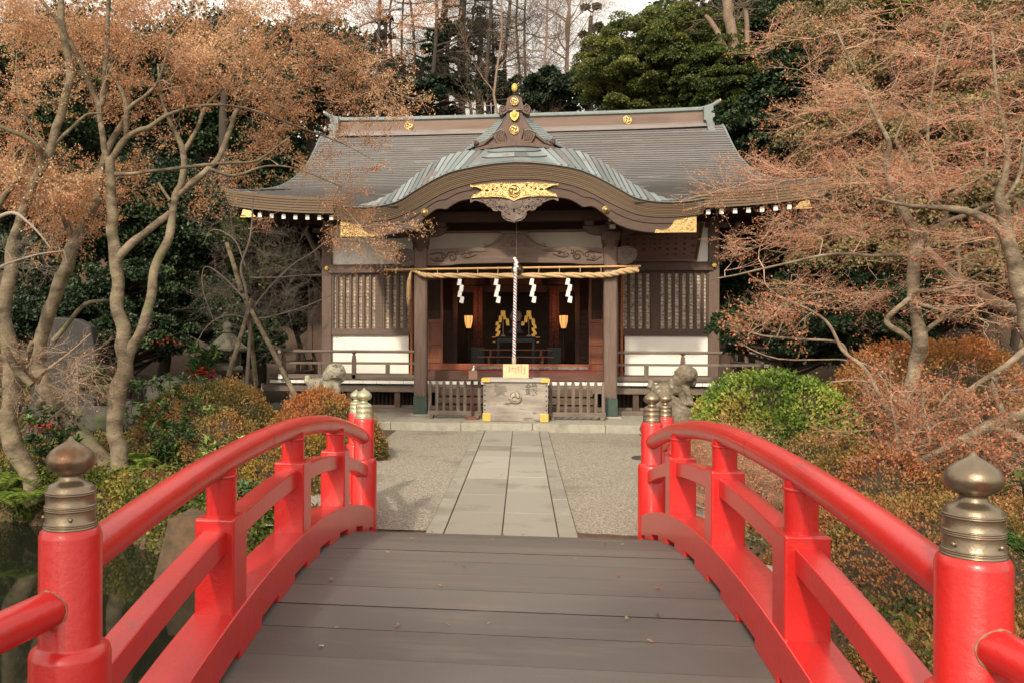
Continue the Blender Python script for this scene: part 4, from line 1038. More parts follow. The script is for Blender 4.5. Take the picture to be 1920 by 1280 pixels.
# stand with donation box
st = TH('donation_stand', 'slim brown stand with a tiny wooden box left of the offertory box', 'stand', -.9, 18.95, .17)
g = MB(); g.lathe([(.17, .172), (.17, .19), (.06, .215), (.02, .235)], (-.92, 18.95, 0), 20); P('base_plate', g, mat('rusty_base', (.16, .06, .035), (.22, .09, .05), 8, .7), st)
g = MB(); g.tube([(-.92, 18.95, .2), (-.92, 18.95, 1.03)], .022, 10); P('pole', g, mat('maroon_pole', (.08, .022, .018)), st)
g = MB(); g.bx(-1.12, -.70, 18.84, 19.06, 1.035, 1.06); P('tray', g, DWOODV, st, bevel=.004)
g = MB(); g.bx(-.995, -.80, 18.88, 19.02, 1.06, 1.25); P('coin_box', g, mat('brown_box', (.16, .09, .06), (.22, .13, .09), 6), st, bevel=.004)
g = MB(); g.tube([(-.92, 18.95, 1.25), (-.905, 18.95, 1.28), (-.88, 18.95, 1.30), (-.895, 18.95, 1.335), (-.87, 18.95, 1.355)], .016, 7); g.ball((-.89, 18.95, 1.265), (.028, .02, .02), 8, 6); P('folded_paper', g, PAPER, st)

# bamboo pole, straw rope, paper streamers, bell and rope
bp = TH('bamboo_pole', 'thin bamboo pole tied across the porch pillars above the straw rope', 'pole', -.1, 19.49, 3.55)
g = MB(); A, B_ = Vector((-2.99, 19.49, 3.53)), Vector((2.80, 19.49, 3.57)); n = 14
g.tube([A.lerp(B_, i / 60) for i in range(61)], [.024 + (.003 if i % 6 == 0 else 0) for i in range(61)], 10); P('culm', g, BAMBOO, bp)
for k in range(9):
    x = -1.75 + k * .46; g = MB(); g.lathe([(.028, -.01), (.031, 0), (.028, .01)], (x, 19.49, A.lerp(B_, (x + 2.99) / 5.79).z), 10, axis='x'); g.bar((x, 19.47, 3.54), (x, 19.47, 3.44), .012, .006); P('straw_tie', g, STRAW, bp)
rp = TH('straw_rope', 'thick twisted straw rope hung across the porch between the pillars', 'sacred rope', 0, 19.46, 3.4)
c_ = catmull([Vector(p) for p in ((-2.38, 19.50, 3.50), (-2.24, 19.46, 3.475), (-2.05, 19.44, 3.40), (-1.7, 19.44, 3.385), (-1.0, 19.44, 3.38), (0, 19.44, 3.37), (1.0, 19.44, 3.375), (1.7, 19.44, 3.37), (2.1, 19.44, 3.385), (2.4, 19.44, 3.45), (2.74, 19.44, 3.49))], 14)
for st_ in range(3):
    g = MB(); pts = []; rad = []
    for i, p in enumerate(c_):
        t = i / (len(c_) - 1); R = interp(t, [(0, .010), (.08, .022), (.18, .045), (.5, .05), (.8, .052), (.93, .062), (1, .058)]); a = i * .30 + st_ * 2 * PI / 3
        pts.append(p + Vector((0, math.cos(a) * R * .62, math.sin(a) * R * .62))); rad.append(R * .68)
    g.tube(pts, rad, 9); P('strand', g, STRAW, rp)
g = MB()
for k in range(16):
    x = -2.36 + random.uniform(-.04, .04); z1 = 2.95 - random.uniform(0, .25)
    g.tube([(x * .2 + -2.36 * .8, 19.47, 3.5), (x - .05, 19.45 + random.uniform(-.03, .03), 3.25), (x - .05 + random.uniform(-.05, .05), 19.45, z1)], [.012, .007, .002], 4)
P('frayed_tail', g, STRAW, rp)
def shide(x, label):
    t = TH('paper_streamer', label, 'paper streamer', x, 19.40, 3.34, 'zigzag paper streamers on the straw rope')
    w = .062; g = MB(); z = 3.31; xx = x
    for k in range(4):
        h = .145; dx = .028 * (1 if k % 2 == 0 else 1) ; sk = -.018
        xo = xx + (-.022 if k % 2 == 0 else .026)
        yk = 19.395 + .004 * k
        V = [(xo - w * .55, yk, z), (xo + w * .75, yk - .008, z - .02), (xo + w * .75 + sk, yk - .012, z - h - .02), (xo - w * .75 + sk, yk - .002, z - h)]
        g.add(V + [(v[0], v[1] + .0018, v[2]) for v in V], [(0, 3, 2, 1), (4, 5, 6, 7), (0, 1, 5, 4), (1, 2, 6, 5), (2, 3, 7, 6), (3, 0, 4, 7)])
        z -= h - .012; xx += .012 if k % 2 else -.004
    P('folded_paper', g, PAPER, t)
    g = MB(); g.tube([(x, 19.40, 3.44), (x, 19.40, 3.30)], .005, 5); P('hanging_thread', g, STRAW, t)
for x, l in ((-1.21, 'white zigzag paper streamer nearest the left porch pillar'), (-.38, 'white zigzag paper streamer just left of the bell rope'), (.42, 'white zigzag paper streamer just right of the bell rope'), (1.22, 'white zigzag paper streamer nearest the right porch pillar')): shide(x, l)
bl = TH('bell', 'round brass suzu bell hanging at the middle of the straw rope', 'bell', .06, 19.0, 3.5)
g = MB(); g.ball((.07, 19.05, 3.47), .13, 24, 16); g.lathe([(.135, -.014), (.142, 0), (.135, .014)], (.07, 19.05, 3.46), 24); g.lathe([(.03, .12), (.03, .16), (.012, .17)], (.07, 19.05, 3.47), 12)
P('bell_body', g, mat('dark_bell_brass', (.10, .07, .05), (.18, .13, .09), 6, .4, metal=.8), bl)
g = MB(); g.bx(-.03, .17, 18.915, 18.92, 3.44, 3.455); P('bell_slot', g, BLACK, bl)
bc = TH('bell_rope', 'red white and blue twisted bell rope with wooden grip hanging over the offertory box', 'rope', .01, 18.9, 2.4)
g = MB(); g.tube([(.055, 18.92, 5.2), (.05, 18.9, 3.7)], .008, 6); P('thin_cord', g, mat('thin_brown_cord', (.14, .08, .05)), bc)
RW, RR, RB = mat('white_cotton', (.72, .71, .69)), mat('red_cotton', (.42, .05, .08)), mat('teal_cotton', (.12, .26, .30))
for k, m in enumerate((RW, RR, RW, RB)):
    g = MB(); pts = []; n = 150
    for i in range(n):
        t = i / (n - 1); z = 3.66 - 2.13 * t; a = t * 95 + k * PI / 2; R = .026
        pts.append((.035 - .03 * t + math.cos(a) * R * .75, 18.85 + math.sin(a) * R * .75, z))
    g.tube(pts, .0215, 6); P('strand', g, m, bc)
g = MB()
for k in range(7): g.ball((.035 + random.uniform(-.035, .035), 18.83, 3.70 - k * .045), (.04, .035, .03), 8, 6)
P('knot', g, RW, bc)
g = MB(); g.lathe([(.035, 1.30), (.045, 1.31), (.045, 1.53), (.03, 1.54)], (.005, 18.85, 0), 16); P('wooden_grip', g, mat('grip_wood', (.42, .33, .22), (.5, .4, .28), 6), bc)

# ---- inside the hall
LAMP = mat('lit_paper_shade', (.75, .50, .25), None, rough=.8, emit=((1.0, .44, .12), .75))
for s, l in ((-1, 'lit paper floor lantern left of the altar'), (1, 'lit paper floor lantern right of the altar')):
    t = TH('floor_lantern', l, 'lantern', 1.33 * s, 24.2, 1.22, 'floor lanterns flanking the altar')
    x = 1.33 * s
    g = MB(); g.lathe([(.062, 2.24), (.108, 2.42), (.12, 2.60)], (x, 24.2, 0), 6, sm=False); P('paper_shade', g, LAMP, t)
    g = MB()
    for k in range(6):
        a = k * PI / 3; g.tube([(x + .064 * math.cos(a), 24.2 + .064 * math.sin(a), 2.235), (x + .111 * math.cos(a), 24.2 + .111 * math.sin(a), 2.42), (x + .124 * math.cos(a), 24.2 + .124 * math.sin(a), 2.61)], .006, 5)
    g.lathe([(.05, 2.16), (.09, 2.2), (.085, 2.245)], (x, 24.2, 0), 12); g.tube([(x, 24.2, 1.24), (x, 24.2, 2.2)], .022, 10); g.lathe([(.20, 1.222), (.19, 1.25), (.05, 1.29), (.03, 1.34)], (x, 24.2, 0), 16)
    P('stand', g, BLACK, t)
    pl_ = bpy.data.lights.new('lantern_light', 'POINT'); pl_.energy = 7; pl_.color = (1, .55, .22); pl_.shadow_soft_size = .15
    lo = bpy.data.objects.new('lantern_light', pl_); COL.objects.link(lo); lo.parent = t; lo.location = (0, -.02, 1.55)
    # banner
    t2 = TH('brocade_banner', 'dark red brocade banner on a black stand ' + ('beside the left floor lantern' if s < 0 else 'beside the right floor lantern'), 'banner', 1.09 * s, 24.7, 1.22, 'brocade banners by the altar')
    xb = 1.09 * s + (.0)
    g = MB(); g.grid(lambda u, v: (xb + u, 24.7 + .02 * math.sin(u * 40), v), list(np.linspace(-.13, .13, 14)), [1.75, 3.45]); P('cloth', g, mat('red_brocade', (.13, .012, .010), [(.05, .02, .02), (.20, .05, .03)], 16, .7, contrast=2) if s < 0 else bpy.data.materials['red_brocade'], t2)
    g = MB(); g.bx(xb - .2, xb + .2, 24.6, 24.9, 1.22, 1.72); g.bar((xb - .25, 24.74, 3.46), (xb + .25, 24.74, 3.46), .03, .03); g.tube([(xb, 24.78, 1.7), (xb, 24.78, 3.5)], .02, 8); P('black_stand', g, BLACK, t2, bevel=.01)
    # golden zigzag wand
    t3 = TH('golden_wand', 'gilt zigzag wand ' + ('left' if s < 0 else 'right') + ' of the round mirror on the altar', 'altar ornament', .36 * s, 24.9, 2.05, 'gilt altar wands')
    x = .37 * s; g = MB(); y = 24.88
    g.bx(x - .065, x + .065, y, y + .01, 2.60, 2.76)
    for q in (-1, 1):
        xx = x; z = 2.62; n = 3 if q * s < 0 else 7
        for k in range(n):
            xo = xx + q * (.05 + .045 * (k if k < 2 else 2)) + (.02 if k % 2 else -.02)
            V = [(xo - .045, y, z), (xo + .045, y, z + .0), (xo + .05 + q * .02, y - .01, z - .11), (xo - .04 + q * .02, y - .01, z - .11)]
            g.add(V + [(v[0], v[1] + .004, v[2]) for v in V], [(0, 3, 2, 1), (4, 5, 6, 7), (0, 1, 5, 4), (1, 2, 6, 5), (2, 3, 7, 6), (3, 0, 4, 7)]); z -= .088
    P('gilt_paper', g, mat('glowing_altar_gilt', (.85, .55, .12), (.6, .36, .07), 10, .35, metal=.3, emit=((.8, .45, .08), .10)) if s < 0 else bpy.data.materials['glowing_altar_gilt'], t3)  # gilt given a faint emission, glowing without being a lamp
    g = MB(); g.tube([(x, y + .03, 2.05), (x, y + .03, 2.70)], .012, 8); g.bx(x - .06, x + .06, y - .02, y + .08, 2.02, 2.06); P('wand_stem', g, mat('pale_stem', (.45, .42, .38)) if s < 0 else bpy.data.materials['pale_stem'], t3)
mr_ = TH('altar_mirror', 'round metal mirror on a black stand in the middle of the altar', 'mirror', .0, 25, 2.1)
g = MB(); g.lathe([(0, -.02), (.17, -.02), (.19, -.01), (.19, .02), (0, .02)], (.0, 25.0, 2.60), 8, sm=False, axis='y'); P('disc', g, mat('dull_mirror', (.20, .15, .13), None, rough=.45, metal=.4), mr_)
g = MB(); g.prism([(-.25, 2.12), (.25, 2.12), (.16, 2.2), (.12, 2.34), (.2, 2.42), (.0, 2.40), (-.2, 2.42), (-.12, 2.34), (-.16, 2.2)], 24.98, 25.06); P('mirror_stand', g, BLACK, mr_)
at_ = TH('altar_table', 'black lacquered altar table with gilt corner fittings inside the hall', 'table', 0, 24.8, 1.22)
g = MB(); g.bx(-.62, .62, 24.6, 25.2, 1.98, 2.02); g.bx(-.55, .55, 24.65, 25.15, 1.84, 1.975)
P('table_top', g, BLACK, at_, bevel=.01)
for x in (-.5, .5):
    for y in (24.7, 25.1):
        g = MB(); g.bx(x - .035, x + .035, y - .035, y + .035, 1.222, 1.84); P('leg', g, BLACK, at_)
for x in (-.62, .62):
    for z in (1.995, 1.86):
        g = MB(); g.bx(x - (.06 if z > 1.9 else .04), x + (.06 if z > 1.9 else .04), 24.585, 24.65, z - .014, z + .014); P('gilt_fitting', g, GOLDF, at_)
for yy, z, w, l in ((24.0, 1.66, 1.0, 'long plain offering bench nearer the altar'), (23.7, 1.47, 1.05, 'long low plain offering bench nearest the hall entrance')):
    t = TH('offering_bench', l, 'bench', 0, yy, 1.22)
    g = MB(); g.bx(-w, w, yy - .15, yy + .15, z - .03, z); P('bench_top', g, mat('warm_bench_wood', (.20, .085, .035), (.27, .12, .055), 3, .5) if yy > 23.9 else bpy.data.materials['warm_bench_wood'], t, bevel=.004)
    for x in (-w * .7, w * .7):
        g = MB(); g.bx(x - .03, x + .03, yy - .12, yy + .12, 1.222, z - .031); P('leg', g, REDWOOD, t)
cr = TH('rolled_mat', 'grey rolled mat lying along the threshold behind the notice board', 'mat', .6, 21.6, 1.16)
g = MB(); pts = [Vector((x, 21.55 + .02 * math.sin(x * 3), 1.215)) for x in np.linspace(-1.1, 1.8, 40)]; g.tube(pts, [.052 + .006 * math.sin(i * 1.9) for i in range(40)], 10)
P('roll', g, mat('grey_cloth', (.10, .08, .07), [(.20, .175, .155), (.08, .05, .04)], 7, .95, .4, 20, contrast=1.6), cr)
cc = TH('red_cloth', 'thin red cloth strip edging the entrance floor', 'cloth', 0, 21.3, 1.16)
g = MB(); g.grid(lambda u, v: (u, 21.22 + v * .26, 1.164 + .004 * math.sin(u * 9)), list(np.linspace(-1.3, 2.0, 30)), [0, 1]); g.grid(lambda u, v: (u, 21.195, 1.166 - .03 * v + .004 * math.sin(u * 9)), list(np.linspace(-1.3, 2.0, 30)), [0, 1])
P('strip', g, mat('crimson_cloth', (.22, .012, .02)), cc)

# ---- guardian dogs, rocks, stone lantern, monument
def blob(name, parts, m, parent, jit=.18, vox=.035):
    """fuse shapes into one weathered surface"""
    g = MB()
    for p in parts:
        if p[0] == 'b': g.ball(p[1], p[2], 14, 10, jit=jit)
        else: g.tube(p[1], p[2], 10)
    o = g.build(name, m, parent); r = o.modifiers.new('fuse', 'REMESH'); r.mode = 'VOXEL'; r.voxel_size = vox; r.use_smooth_shade = True
    s_ = o.modifiers.new('soft', 'SMOOTH'); s_.iterations = 2; s_.factor = .5
    tx = bpy.data.textures.new(name + '_wear', 'CLOUDS'); tx.noise_scale = .045; tx.noise_depth = 3
    d = o.modifiers.new('wear', 'DISPLACE'); d.texture = tx; d.strength = .02; d.mid_level = .5; d.texture_coords = 'LOCAL'
    return o
def dog(x, y, z, s, label, m, up):
    t = thing('guardian_dog', label, 'statue', (x, y, z), 'stone guardian dogs before the shrine')
    q = lambda a, b, c: (x + s * a * .9, y + b * .9, z + c * .88)
    P_ = [('b', q(-.05, .06, .34 + .08 * up), (.19, .17, .19)), ('b', q(-.30, .12, .26), (.22, .17, .19)), ('b', q(.06, .02, .42 + .1 * up), (.15, .15, .18)),
          ('b', q(.10, -.06, .60 + .05 * up), (.20, .18, .17)), ('b', q(.12, -.19, .55 + .05 * up), (.10, .08, .07)), ('b', q(.12, -.20, .50 + .05 * up), (.085, .07, .035)),
          ('b', q(.0, -.06, .70 + .05 * up), (.06, .05, .05)), ('b', q(.20, -.06, .70 + .05 * up), (.06, .05, .05)), ('b', q(.10, -.10, .72 + .05 * up), (.10, .08, .045)),
          ('b', q(.03, -.20, .57 + .05 * up), (.035, .03, .03)), ('b', q(.21, -.20, .57 + .05 * up), (.035, .03, .03)),
          ('t', [q(.06, -.02, .42), q(.16, -.10, .22), q(.17, -.14, .04)], [.085, .06, .055]), ('b', q(.19, -.19, .04), (.07, .09, .045)),
          ('t', [q(.0, .08, .40), q(.02, -.02, .22), q(.04, -.08, .04)], [.085, .06, .055]), ('b', q(.06, -.13, .04), (.06, .09, .045)),
          ('t', [q(-.34, .12, .25), q(-.26, -.04, .16), q(-.34, -.02, .04)], [.12, .08, .055]), ('b', q(-.28, -.08, .04), (.10, .07, .045)),
          ('t', [q(-.36, .18, .22), q(-.42, .14, .12), q(-.44, .12, .03)], [.10, .07, .055]),
          ('t', [q(-.46, .14, .30), q(-.56, .14, .40), q(-.55, .14, .52)], [.06, .075, .05]), ('b', q(-.06, -.06, .52), (.10, .10, .12)), ('b', q(.24, -.02, .50), (.07, .09, .10))]
    rr = random.Random(5)
    for k in range(34):                                  # curls of the mane
        a, e = rr.uniform(0, 2 * PI), rr.uniform(-.5, 1.3); d = Vector((math.cos(a) * math.cos(e), .5 + .5 * math.sin(a) * math.cos(e), math.sin(e)))
        P_.append(('b', q(.08 + d.x * .19, -.08 + d.y * .17, .56 + .05 * up + d.z * .16), (.045, .045, .045)))
    blob('body', P_, m, t, .12, .016)
    g = MB()
    for e in (-.055, .055): g.ball(q(.12 + e, -.20, .62 + .05 * up), .018, 8, 6)
    g.bar(q(.05, -.262, .525 + .05 * up), q(.19, -.262, .525 + .05 * up), .012, .018); g.build('eyes_and_mouth', mat('dark_carved_hollow', (.035, .03, .022)) if s > 0 else bpy.data.materials['dark_carved_hollow'], t)
    return t
GROCK = mat('dark_mossy_rock', (.03, .028, .023), (.075, .07, .06), 3, .9, .9, 9, contrast=1.4, spots=((.05, .06, .025), 2.5, .52, .1))
def rock(name, x, y, z, r, label, m=ROCK, seed=0, cat='rock', group=None):
    t_ = MB(); rnd = random.Random(seed); V = []; F = []; n, mm = 22, 14
    off = Vector((seed * 3.1, seed * 1.7, 0))
    for i in range(mm + 1):
        th = PI * i / mm
        for k in range(n):
            a = 2 * PI * k / n; d = Vector((math.sin(th) * math.cos(a), math.sin(th) * math.sin(a), math.cos(th)))
            q = 1 + .38 * mnoise.noise(d * 1.3 + off) + .16 * mnoise.noise(d * 3.4 + off) + .07 * mnoise.noise(d * 8 + off)
            V.append((x + d.x * r[0] * q, y + d.y * r[1] * q, z + d.z * r[2] * q))
    for i in range(mm):
        for k in range(n):
            k2 = (k + 1) % n; F.append((i * n + k, (i + 1) * n + k, (i + 1) * n + k2, i * n + k2))
    t_.add(V, F, True); o = t_.build(name, m, loc=(x, y, z)); return props(o, label, cat, group)
dog(-3.62, 16.0, .78, 1, 'pale lichen covered stone guardian dog above the clipped shrub left of the path', LICHEN, 0)
rock('pedestal_rock', -3.75, 16.1, .35, (.75, .5, .50), 'dark rock under the left stone guardian dog', LICHEN2, 3)
dog(2.86, 16.0, .74, 1, 'brown lichen covered stone guardian dog on a dark rock right of the path', LICHEN2, 1)
rock('pedestal_rock', 2.75, 15.95, .38, (.56, .45, .50), 'dark brown rock under the right stone guardian dog', LICHEN2, 8)
rock('pedestal_rock', 2.55, 15.8, .22, (.42, .40, .36), 'small dark rock at the foot of the right guardian dog', LICHEN2, 12)
MOSS = mat('mossy_lantern_stone', (.035, .032, .025), [(.075, .07, .052), (.12, .115, .088)], 6, .95, .8, 22, contrast=1.4, spots=((.09, .11, .05), 4, .55, .1))
# stone lantern at the left
lx, ly = -6.75, 19.0; lz = ground_z(lx, ly)
sl_ = thing('stone_lantern', 'mossy old stone lantern among bare branches left of the shrine', 'stone lantern', (lx, ly, lz))
def lan(name, f): g = MB(); f(g); return g.build(name, MOSS, sl_, bevel=.012)
lan('pedestal', lambda g: (g.lathe([(.42, lz - .1), (.42, lz + .15), (.3, lz + .2)], (lx, ly, 0), 6, sm=False)))
lan('shaft', lambda g: g.lathe([(.2, lz + .15), (.17, lz + .5), (.17, lz + .75), (.22, lz + .82)], (lx, ly, 0), 16))
lan('platform', lambda g: g.lathe([(.22, 1.12), (.38, 1.22), (.38, 1.30), (.30, 1.32)], (lx, ly, 0), 6, sm=False))
def fb(g):
    for a, b in ((-.25, -.13), (.13, .25)):
        g.bx(lx + a, lx + b, ly - .25, ly - .13, 1.30, 1.66); g.bx(lx + a, lx + b, ly + .13, ly + .25, 1.30, 1.66)
    g.bx(lx - .24, lx + .24, ly - .24, ly + .24, 1.30, 1.38); g.bx(lx - .24, lx + .24, ly - .24, ly + .24, 1.58, 1.665); g.bx(lx - .05, lx + .2, ly + .1, ly + .2, 1.38, 1.58)
lan('fire_box', fb)
lan('roof_cap', lambda g: g.lathe([(.30, 1.64), (.50, 1.66), (.52, 1.72), (.40, 1.80), (.26, 1.93), (.13, 2.04), (.09, 2.06)], (lx, ly, 0), 6, sm=False))
lan('jewel', lambda g: g.lathe([(.09, 2.05), (.13, 2.09), (.08, 2.12), (.11, 2.17), (.12, 2.22), (.07, 2.30), (.01, 2.35)], (lx, ly, 0), 14))
# monument slab and its wall at the left
mz = ground_z(-8.6, 15.6)
mo = thing('stone_monument', 'broad dark upright memorial stone behind the leaning maple trunks', 'monument', (-8.6, 15.6, mz))
g = MB(); g.prism([(-9.45, .3), (-8.15, .3), (-8.12, 1.6), (-8.22, 2.16), (-8.5, 2.30), (-9.0, 2.34), (-9.3, 2.22), (-9.48, 1.5)], 15.5, 15.75); g.build('slab', mat('shade_darkened_slate', (.018, .017, .015), (.034, .032, .029), 3, .7, .3, 20), mo, bevel=.03)  # dark stone, its colour lowered further to imitate tree shade
g = MB(); g.prism([(-9.7, mz - .2), (-7.4, mz - .2), (-7.5, .62), (-9.6, .62)], 15.3, 16.0); g.build('plinth', GROCK, mo, bevel=.04)
g = MB()
for k in range(9):
    for j in range(11):
        if random.random() < .85: xk, zj_ = -9.25 + .125 * k, 2.05 - .11 * j; g.bx(xk - .006 - .02 * random.random(), xk + .006 + .02 * random.random(), 15.494, 15.499, zj_ - .008 - .02 * random.random(), zj_ + .01 + .02 * random.random())
g.build('worn_inscription', mat('worn_grey_inscription', (.05, .048, .044)), mo)
# rock retaining edge and low stone blocks, left garden
rk = [(-7.1, 15.2, .55, .5), (-6.5, 15.6, .5, .42), (-6.0, 15.9, .55, .5), (-5.5, 16.2, .6, .46), (-7.7, 14.9, .5, .4), (-5.1, 16.8, .5, .4), (-6.3, 16.4, .95, .42), (-7.0, 16.2, 1.0, .45), (-5.7, 17.0, .9, .4), (-8.4, 14.2, .3, .4)]
tags = ['grey rock of the garden wall nearest the memorial stone', 'wide grey rock in the left garden wall behind the thick maple trunk', 'angular grey rock at the centre of the left garden wall', 'grey rock of the garden wall below the stone lantern', 'dark rock at the left end of the garden wall', 'grey rock behind the clipped brown shrub', 'upper grey rock of the garden wall', 'upper rock of the wall right of the memorial stone', 'upper rock of the wall left of the stone lantern', 'low rock by the pond left of the maple trunks']
for i, (x, y, z, r) in enumerate(rk): rock('garden_rock', x, y, z - .12, (r * .95, r * .6, r * .72), tags[i], GROCK, 20 + i, group='rocks of the left garden wall')
t = thing('stone_steps', 'pale cut stone blocks stepping up behind the thick maple trunk', 'steps', (-5.6, 12.6, 0))
for i, (x, z, w) in enumerate(((-5.50, .10, .40), (-5.47, .29, .36), (-5.44, .48, .32))):
    g = MB(); g.bx(x - w / 2, x + w / 2, 12.8 + i * .12, 13.2 + i * .15, z - .09, z + .085); g.build('step_block', MOSS, t, bevel=.02)
rock('bank_rock', 1.75, 7.2, -.2, (.5, .6, .32), 'pale grey rock at the pond edge under the right railing', mat('pale_bank_rock', (.22, .23, .215), (.32, .33, .31), 4, .8, .5, 12), 41)
g = MB(); g.lathe([(.28, .012), (.28, .022), (0, .024)], (2.05, 14.2, 0), 24); props(g.build('manhole_cover', mat('dark_iron_cover', (.05, .045, .04)), loc=(2.05, 14.2, 0)), 'round dark metal cover in the gravel right of the path', 'cover')
# ------------------------------------------------------------------ vegetation
LR = np.random.default_rng(11)
def unit(a): return a / np.maximum(np.linalg.norm(a, axis=1, keepdims=True), 1e-9)
def leaf_mesh(name, Pn, D, N, size, m, parent, tone, aspect=.45, fold=.25, chunk=None, kind=None):
    """one folded diamond (two triangles) per leaf: base P, direction D, normal N"""
    Pn = np.asarray(Pn, float); n = len(Pn); D = unit(np.asarray(D, float)); N = np.asarray(N, float)
    N = unit(N - D * np.sum(N * D, 1, keepdims=True)); S = np.cross(D, N)
    sz = np.asarray(size, float).reshape(-1, 1) * np.ones((n, 1))
    V = np.empty((n, 4, 3)); V[:, 0] = Pn; V[:, 2] = Pn + D * sz
    mid = Pn + D * sz * .5
    V[:, 1] = mid + S * sz * aspect + N * sz * fold * .5; V[:, 3] = mid - S * sz * aspect + N * sz * fold * .5
    idx = np.arange(n)[:, None] * 4; F = np.concatenate([idx + [0, 1, 2], idx + [0, 2, 3]], 1).reshape(-1, 3)
    o = link_mesh(name, V.reshape(-1, 3), F, m, parent, attrs=np.repeat(np.clip(tone, 0, 1), 2), loc=(0, 0, 0) if parent is None else None)
    return o
def LM(name, cols, transl=.25, rough=.55, spec=.3):
    return mat(name, cols[0], cols[1:], rough=rough, attr='rnd', transl=transl, spec=spec)
def rand_unit(n): return unit(LR.normal(size=(n, 3)))

BARKM = mat('smooth_maple_bark', (.06, .045, .028), [(.155, .122, .08), (.26, .21, .14)], 3.2, .85, .9, 22, (1.2, 1.2, 2.0), contrast=1.5, spots=((.085, .095, .04), 1.6, .55, .14))
BARKR = mat('grey_maple_bark', (.075, .055, .036), [(.18, .14, .095), (.29, .235, .165)], 3.2, .85, .9, 22, (1.2, 1.2, 2.0), contrast=1.5, spots=((.34, .30, .24), 2.2, .62, .1))
TWIG = mat('pinkish_brown_twig', (.30, .21, .145), (.46, .34, .245), 3, .8)
TWIGR = mat('pale_red_twig', (.38, .22, .145), (.58, .40, .285), 3, .8)
TWIGG = mat('pale_grey_twig', (.20, .16, .13), (.32, .27, .22), 4, .85)
TWIGB = mat('grey_brown_twig', (.11, .088, .07), (.19, .155, .125), 4, .85)
BARKD = mat('dark_forest_bark', (.028, .021, .016), (.06, .046, .035), 2, .9, .4, 12, (3, 3, .5))
MLEAF = LM('dry_orange_maple_leaf', [(.34, .14, .065), (.50, .25, .12), (.66, .38, .20), (.82, .60, .38)], .45)
RLEAF = LM('red_maple_leaf', [(.30, .09, .045), (.46, .17, .085), (.62, .32, .17), (.66, .05, .05)], .4)

def spray_template(seed, L=.55, planar=.35, n_side=7):
    """a twig with side twigs; returns segments (a,b,ra,rb) and leaf sites"""
    r = np.random.default_rng(seed); segs = []; sites = []
    def go(p, d, l, rad, depth):
        n = max(2, int(l / .09)); q = p.copy(); dd = d.copy()
        for i in range(n):
            dd = dd + r.normal(size=3) * np.array([.13, .13, .13 * planar * 1.6]); dd /= np.linalg.norm(dd)
            e = q + dd * l / n; ra = rad * (1 - .75 * i / n); rb = rad * (1 - .75 * (i + 1) / n); segs.append((q, e, ra, rb))
            if depth < 2 and i < n:
                for s in ((1, -1) if r.random() < .75 else (r.choice([-1, 1]),)):
                    a = s * r.uniform(.5, .95); c, sn = math.cos(a), math.sin(a)
                    nd = np.array([dd[0] * c - dd[1] * sn, dd[0] * sn + dd[1] * c, dd[2] + r.normal() * planar]); nd /= np.linalg.norm(nd)
                    if r.random() < .85: go(e, nd, l * r.uniform(.35, .6) * (1 - .4 * i / n), rad * .6, depth + 1)
            if depth > 0 or i > n * .5: sites.append((e, dd.copy()))
            q = e
    go(np.zeros(3), np.array([1., 0, .05]), L, .0042, 0)
    return segs, sites
def bake_template(segs):
    V = []; F = []
    for a, b, ra, rb in segs:
        d = b - a; d /= np.linalg.norm(d) + 1e-9; u = np.cross(d, [0, 0, 1.0]); u /= np.linalg.norm(u) + 1e-9; w = np.cross(d, u); k = len(V)
        for p, r_ in ((a, ra), (b, rb)):
            for t in range(3): V.append(p + (u * math.cos(t * 2.0944) + w * math.sin(t * 2.0944)) * r_)
        for t in range(3): F.append((k + t, k + (t + 1) % 3, k + 3 + (t + 1) % 3, k + 3 + t))
    return np.array(V), np.array(F)
TEMPL = [spray_template(100 + i) for i in range(6)]; TB = [bake_template(t[0]) for t in TEMPL]
def frames(D, up=(0, 0, 1), roll=.4):
    D = unit(D); U = np.tile(np.array(up, float), (len(D), 1)) + LR.normal(size=D.shape) * roll
    Y = unit(np.cross(U, D)); Z = np.cross(D, Y); return np.stack([D, Y, Z], 2)      # columns x,y,z
def place_sprays(name, Pn, D, scale, mtwig, parent, leaf=None, nleaf=.7, leafsize=.028, mleaf=None, tonefn=None, roll=.4, thick=1.0):
    Rm = frames(D, roll=roll); VV = []; FF = []; off = 0; LP = []; LD = []
    for k in range(6):
        ix = np.arange(len(Pn)) % 6 == k
        if not ix.any(): continue
        v, f = TB[k]; R = Rm[ix]; s = scale[ix][:, None, None]
        W = np.einsum('nij,vj->nvi', R, v) * s + Pn[ix][:, None, :]
        m_ = len(v); n_ = W.shape[0]; VV.append(W.reshape(-1, 3)); FF.append((f[None] + (np.arange(n_) * m_)[:, None, None] + off).reshape(-1, 4)); off += n_ * m_
        sp = np.array([q[0] for q in TEMPL[k][1]]); sd = np.array([q[1] for q in TEMPL[k][1]])
        LP.append((np.einsum('nij,vj->nvi', R, sp) * s + Pn[ix][:, None, :]).reshape(-1, 3)); LD.append(np.einsum('nij,vj->nvi', R, sd).reshape(-1, 3))
    o = link_mesh(name, np.concatenate(VV), np.concatenate(FF), mtwig, parent)
    if mleaf is not None:
        LPa, LDa = np.concatenate(LP), np.concatenate(LD)
        reps = int(math.ceil(nleaf)); keep = np.concatenate([np.nonzero(LR.random(len(LPa)) < nleaf / reps)[0] for _ in range(reps)])
        p = LPa[keep] + LR.normal(size=(len(keep), 3)) * .018; d = LDa[keep] * .4 + LR.normal(size=(len(keep), 3)) * .6 + np.array([0, 0, -.7])
        t = LR.random(len(keep)) * .6 + .2 if tonefn is None else tonefn(p)
        leaf_mesh(leaf, p, d, rand_unit(len(keep)), leafsize * LR.uniform(.6, 1.35, len(keep)), mleaf, parent, t, .38, .5)
    return o
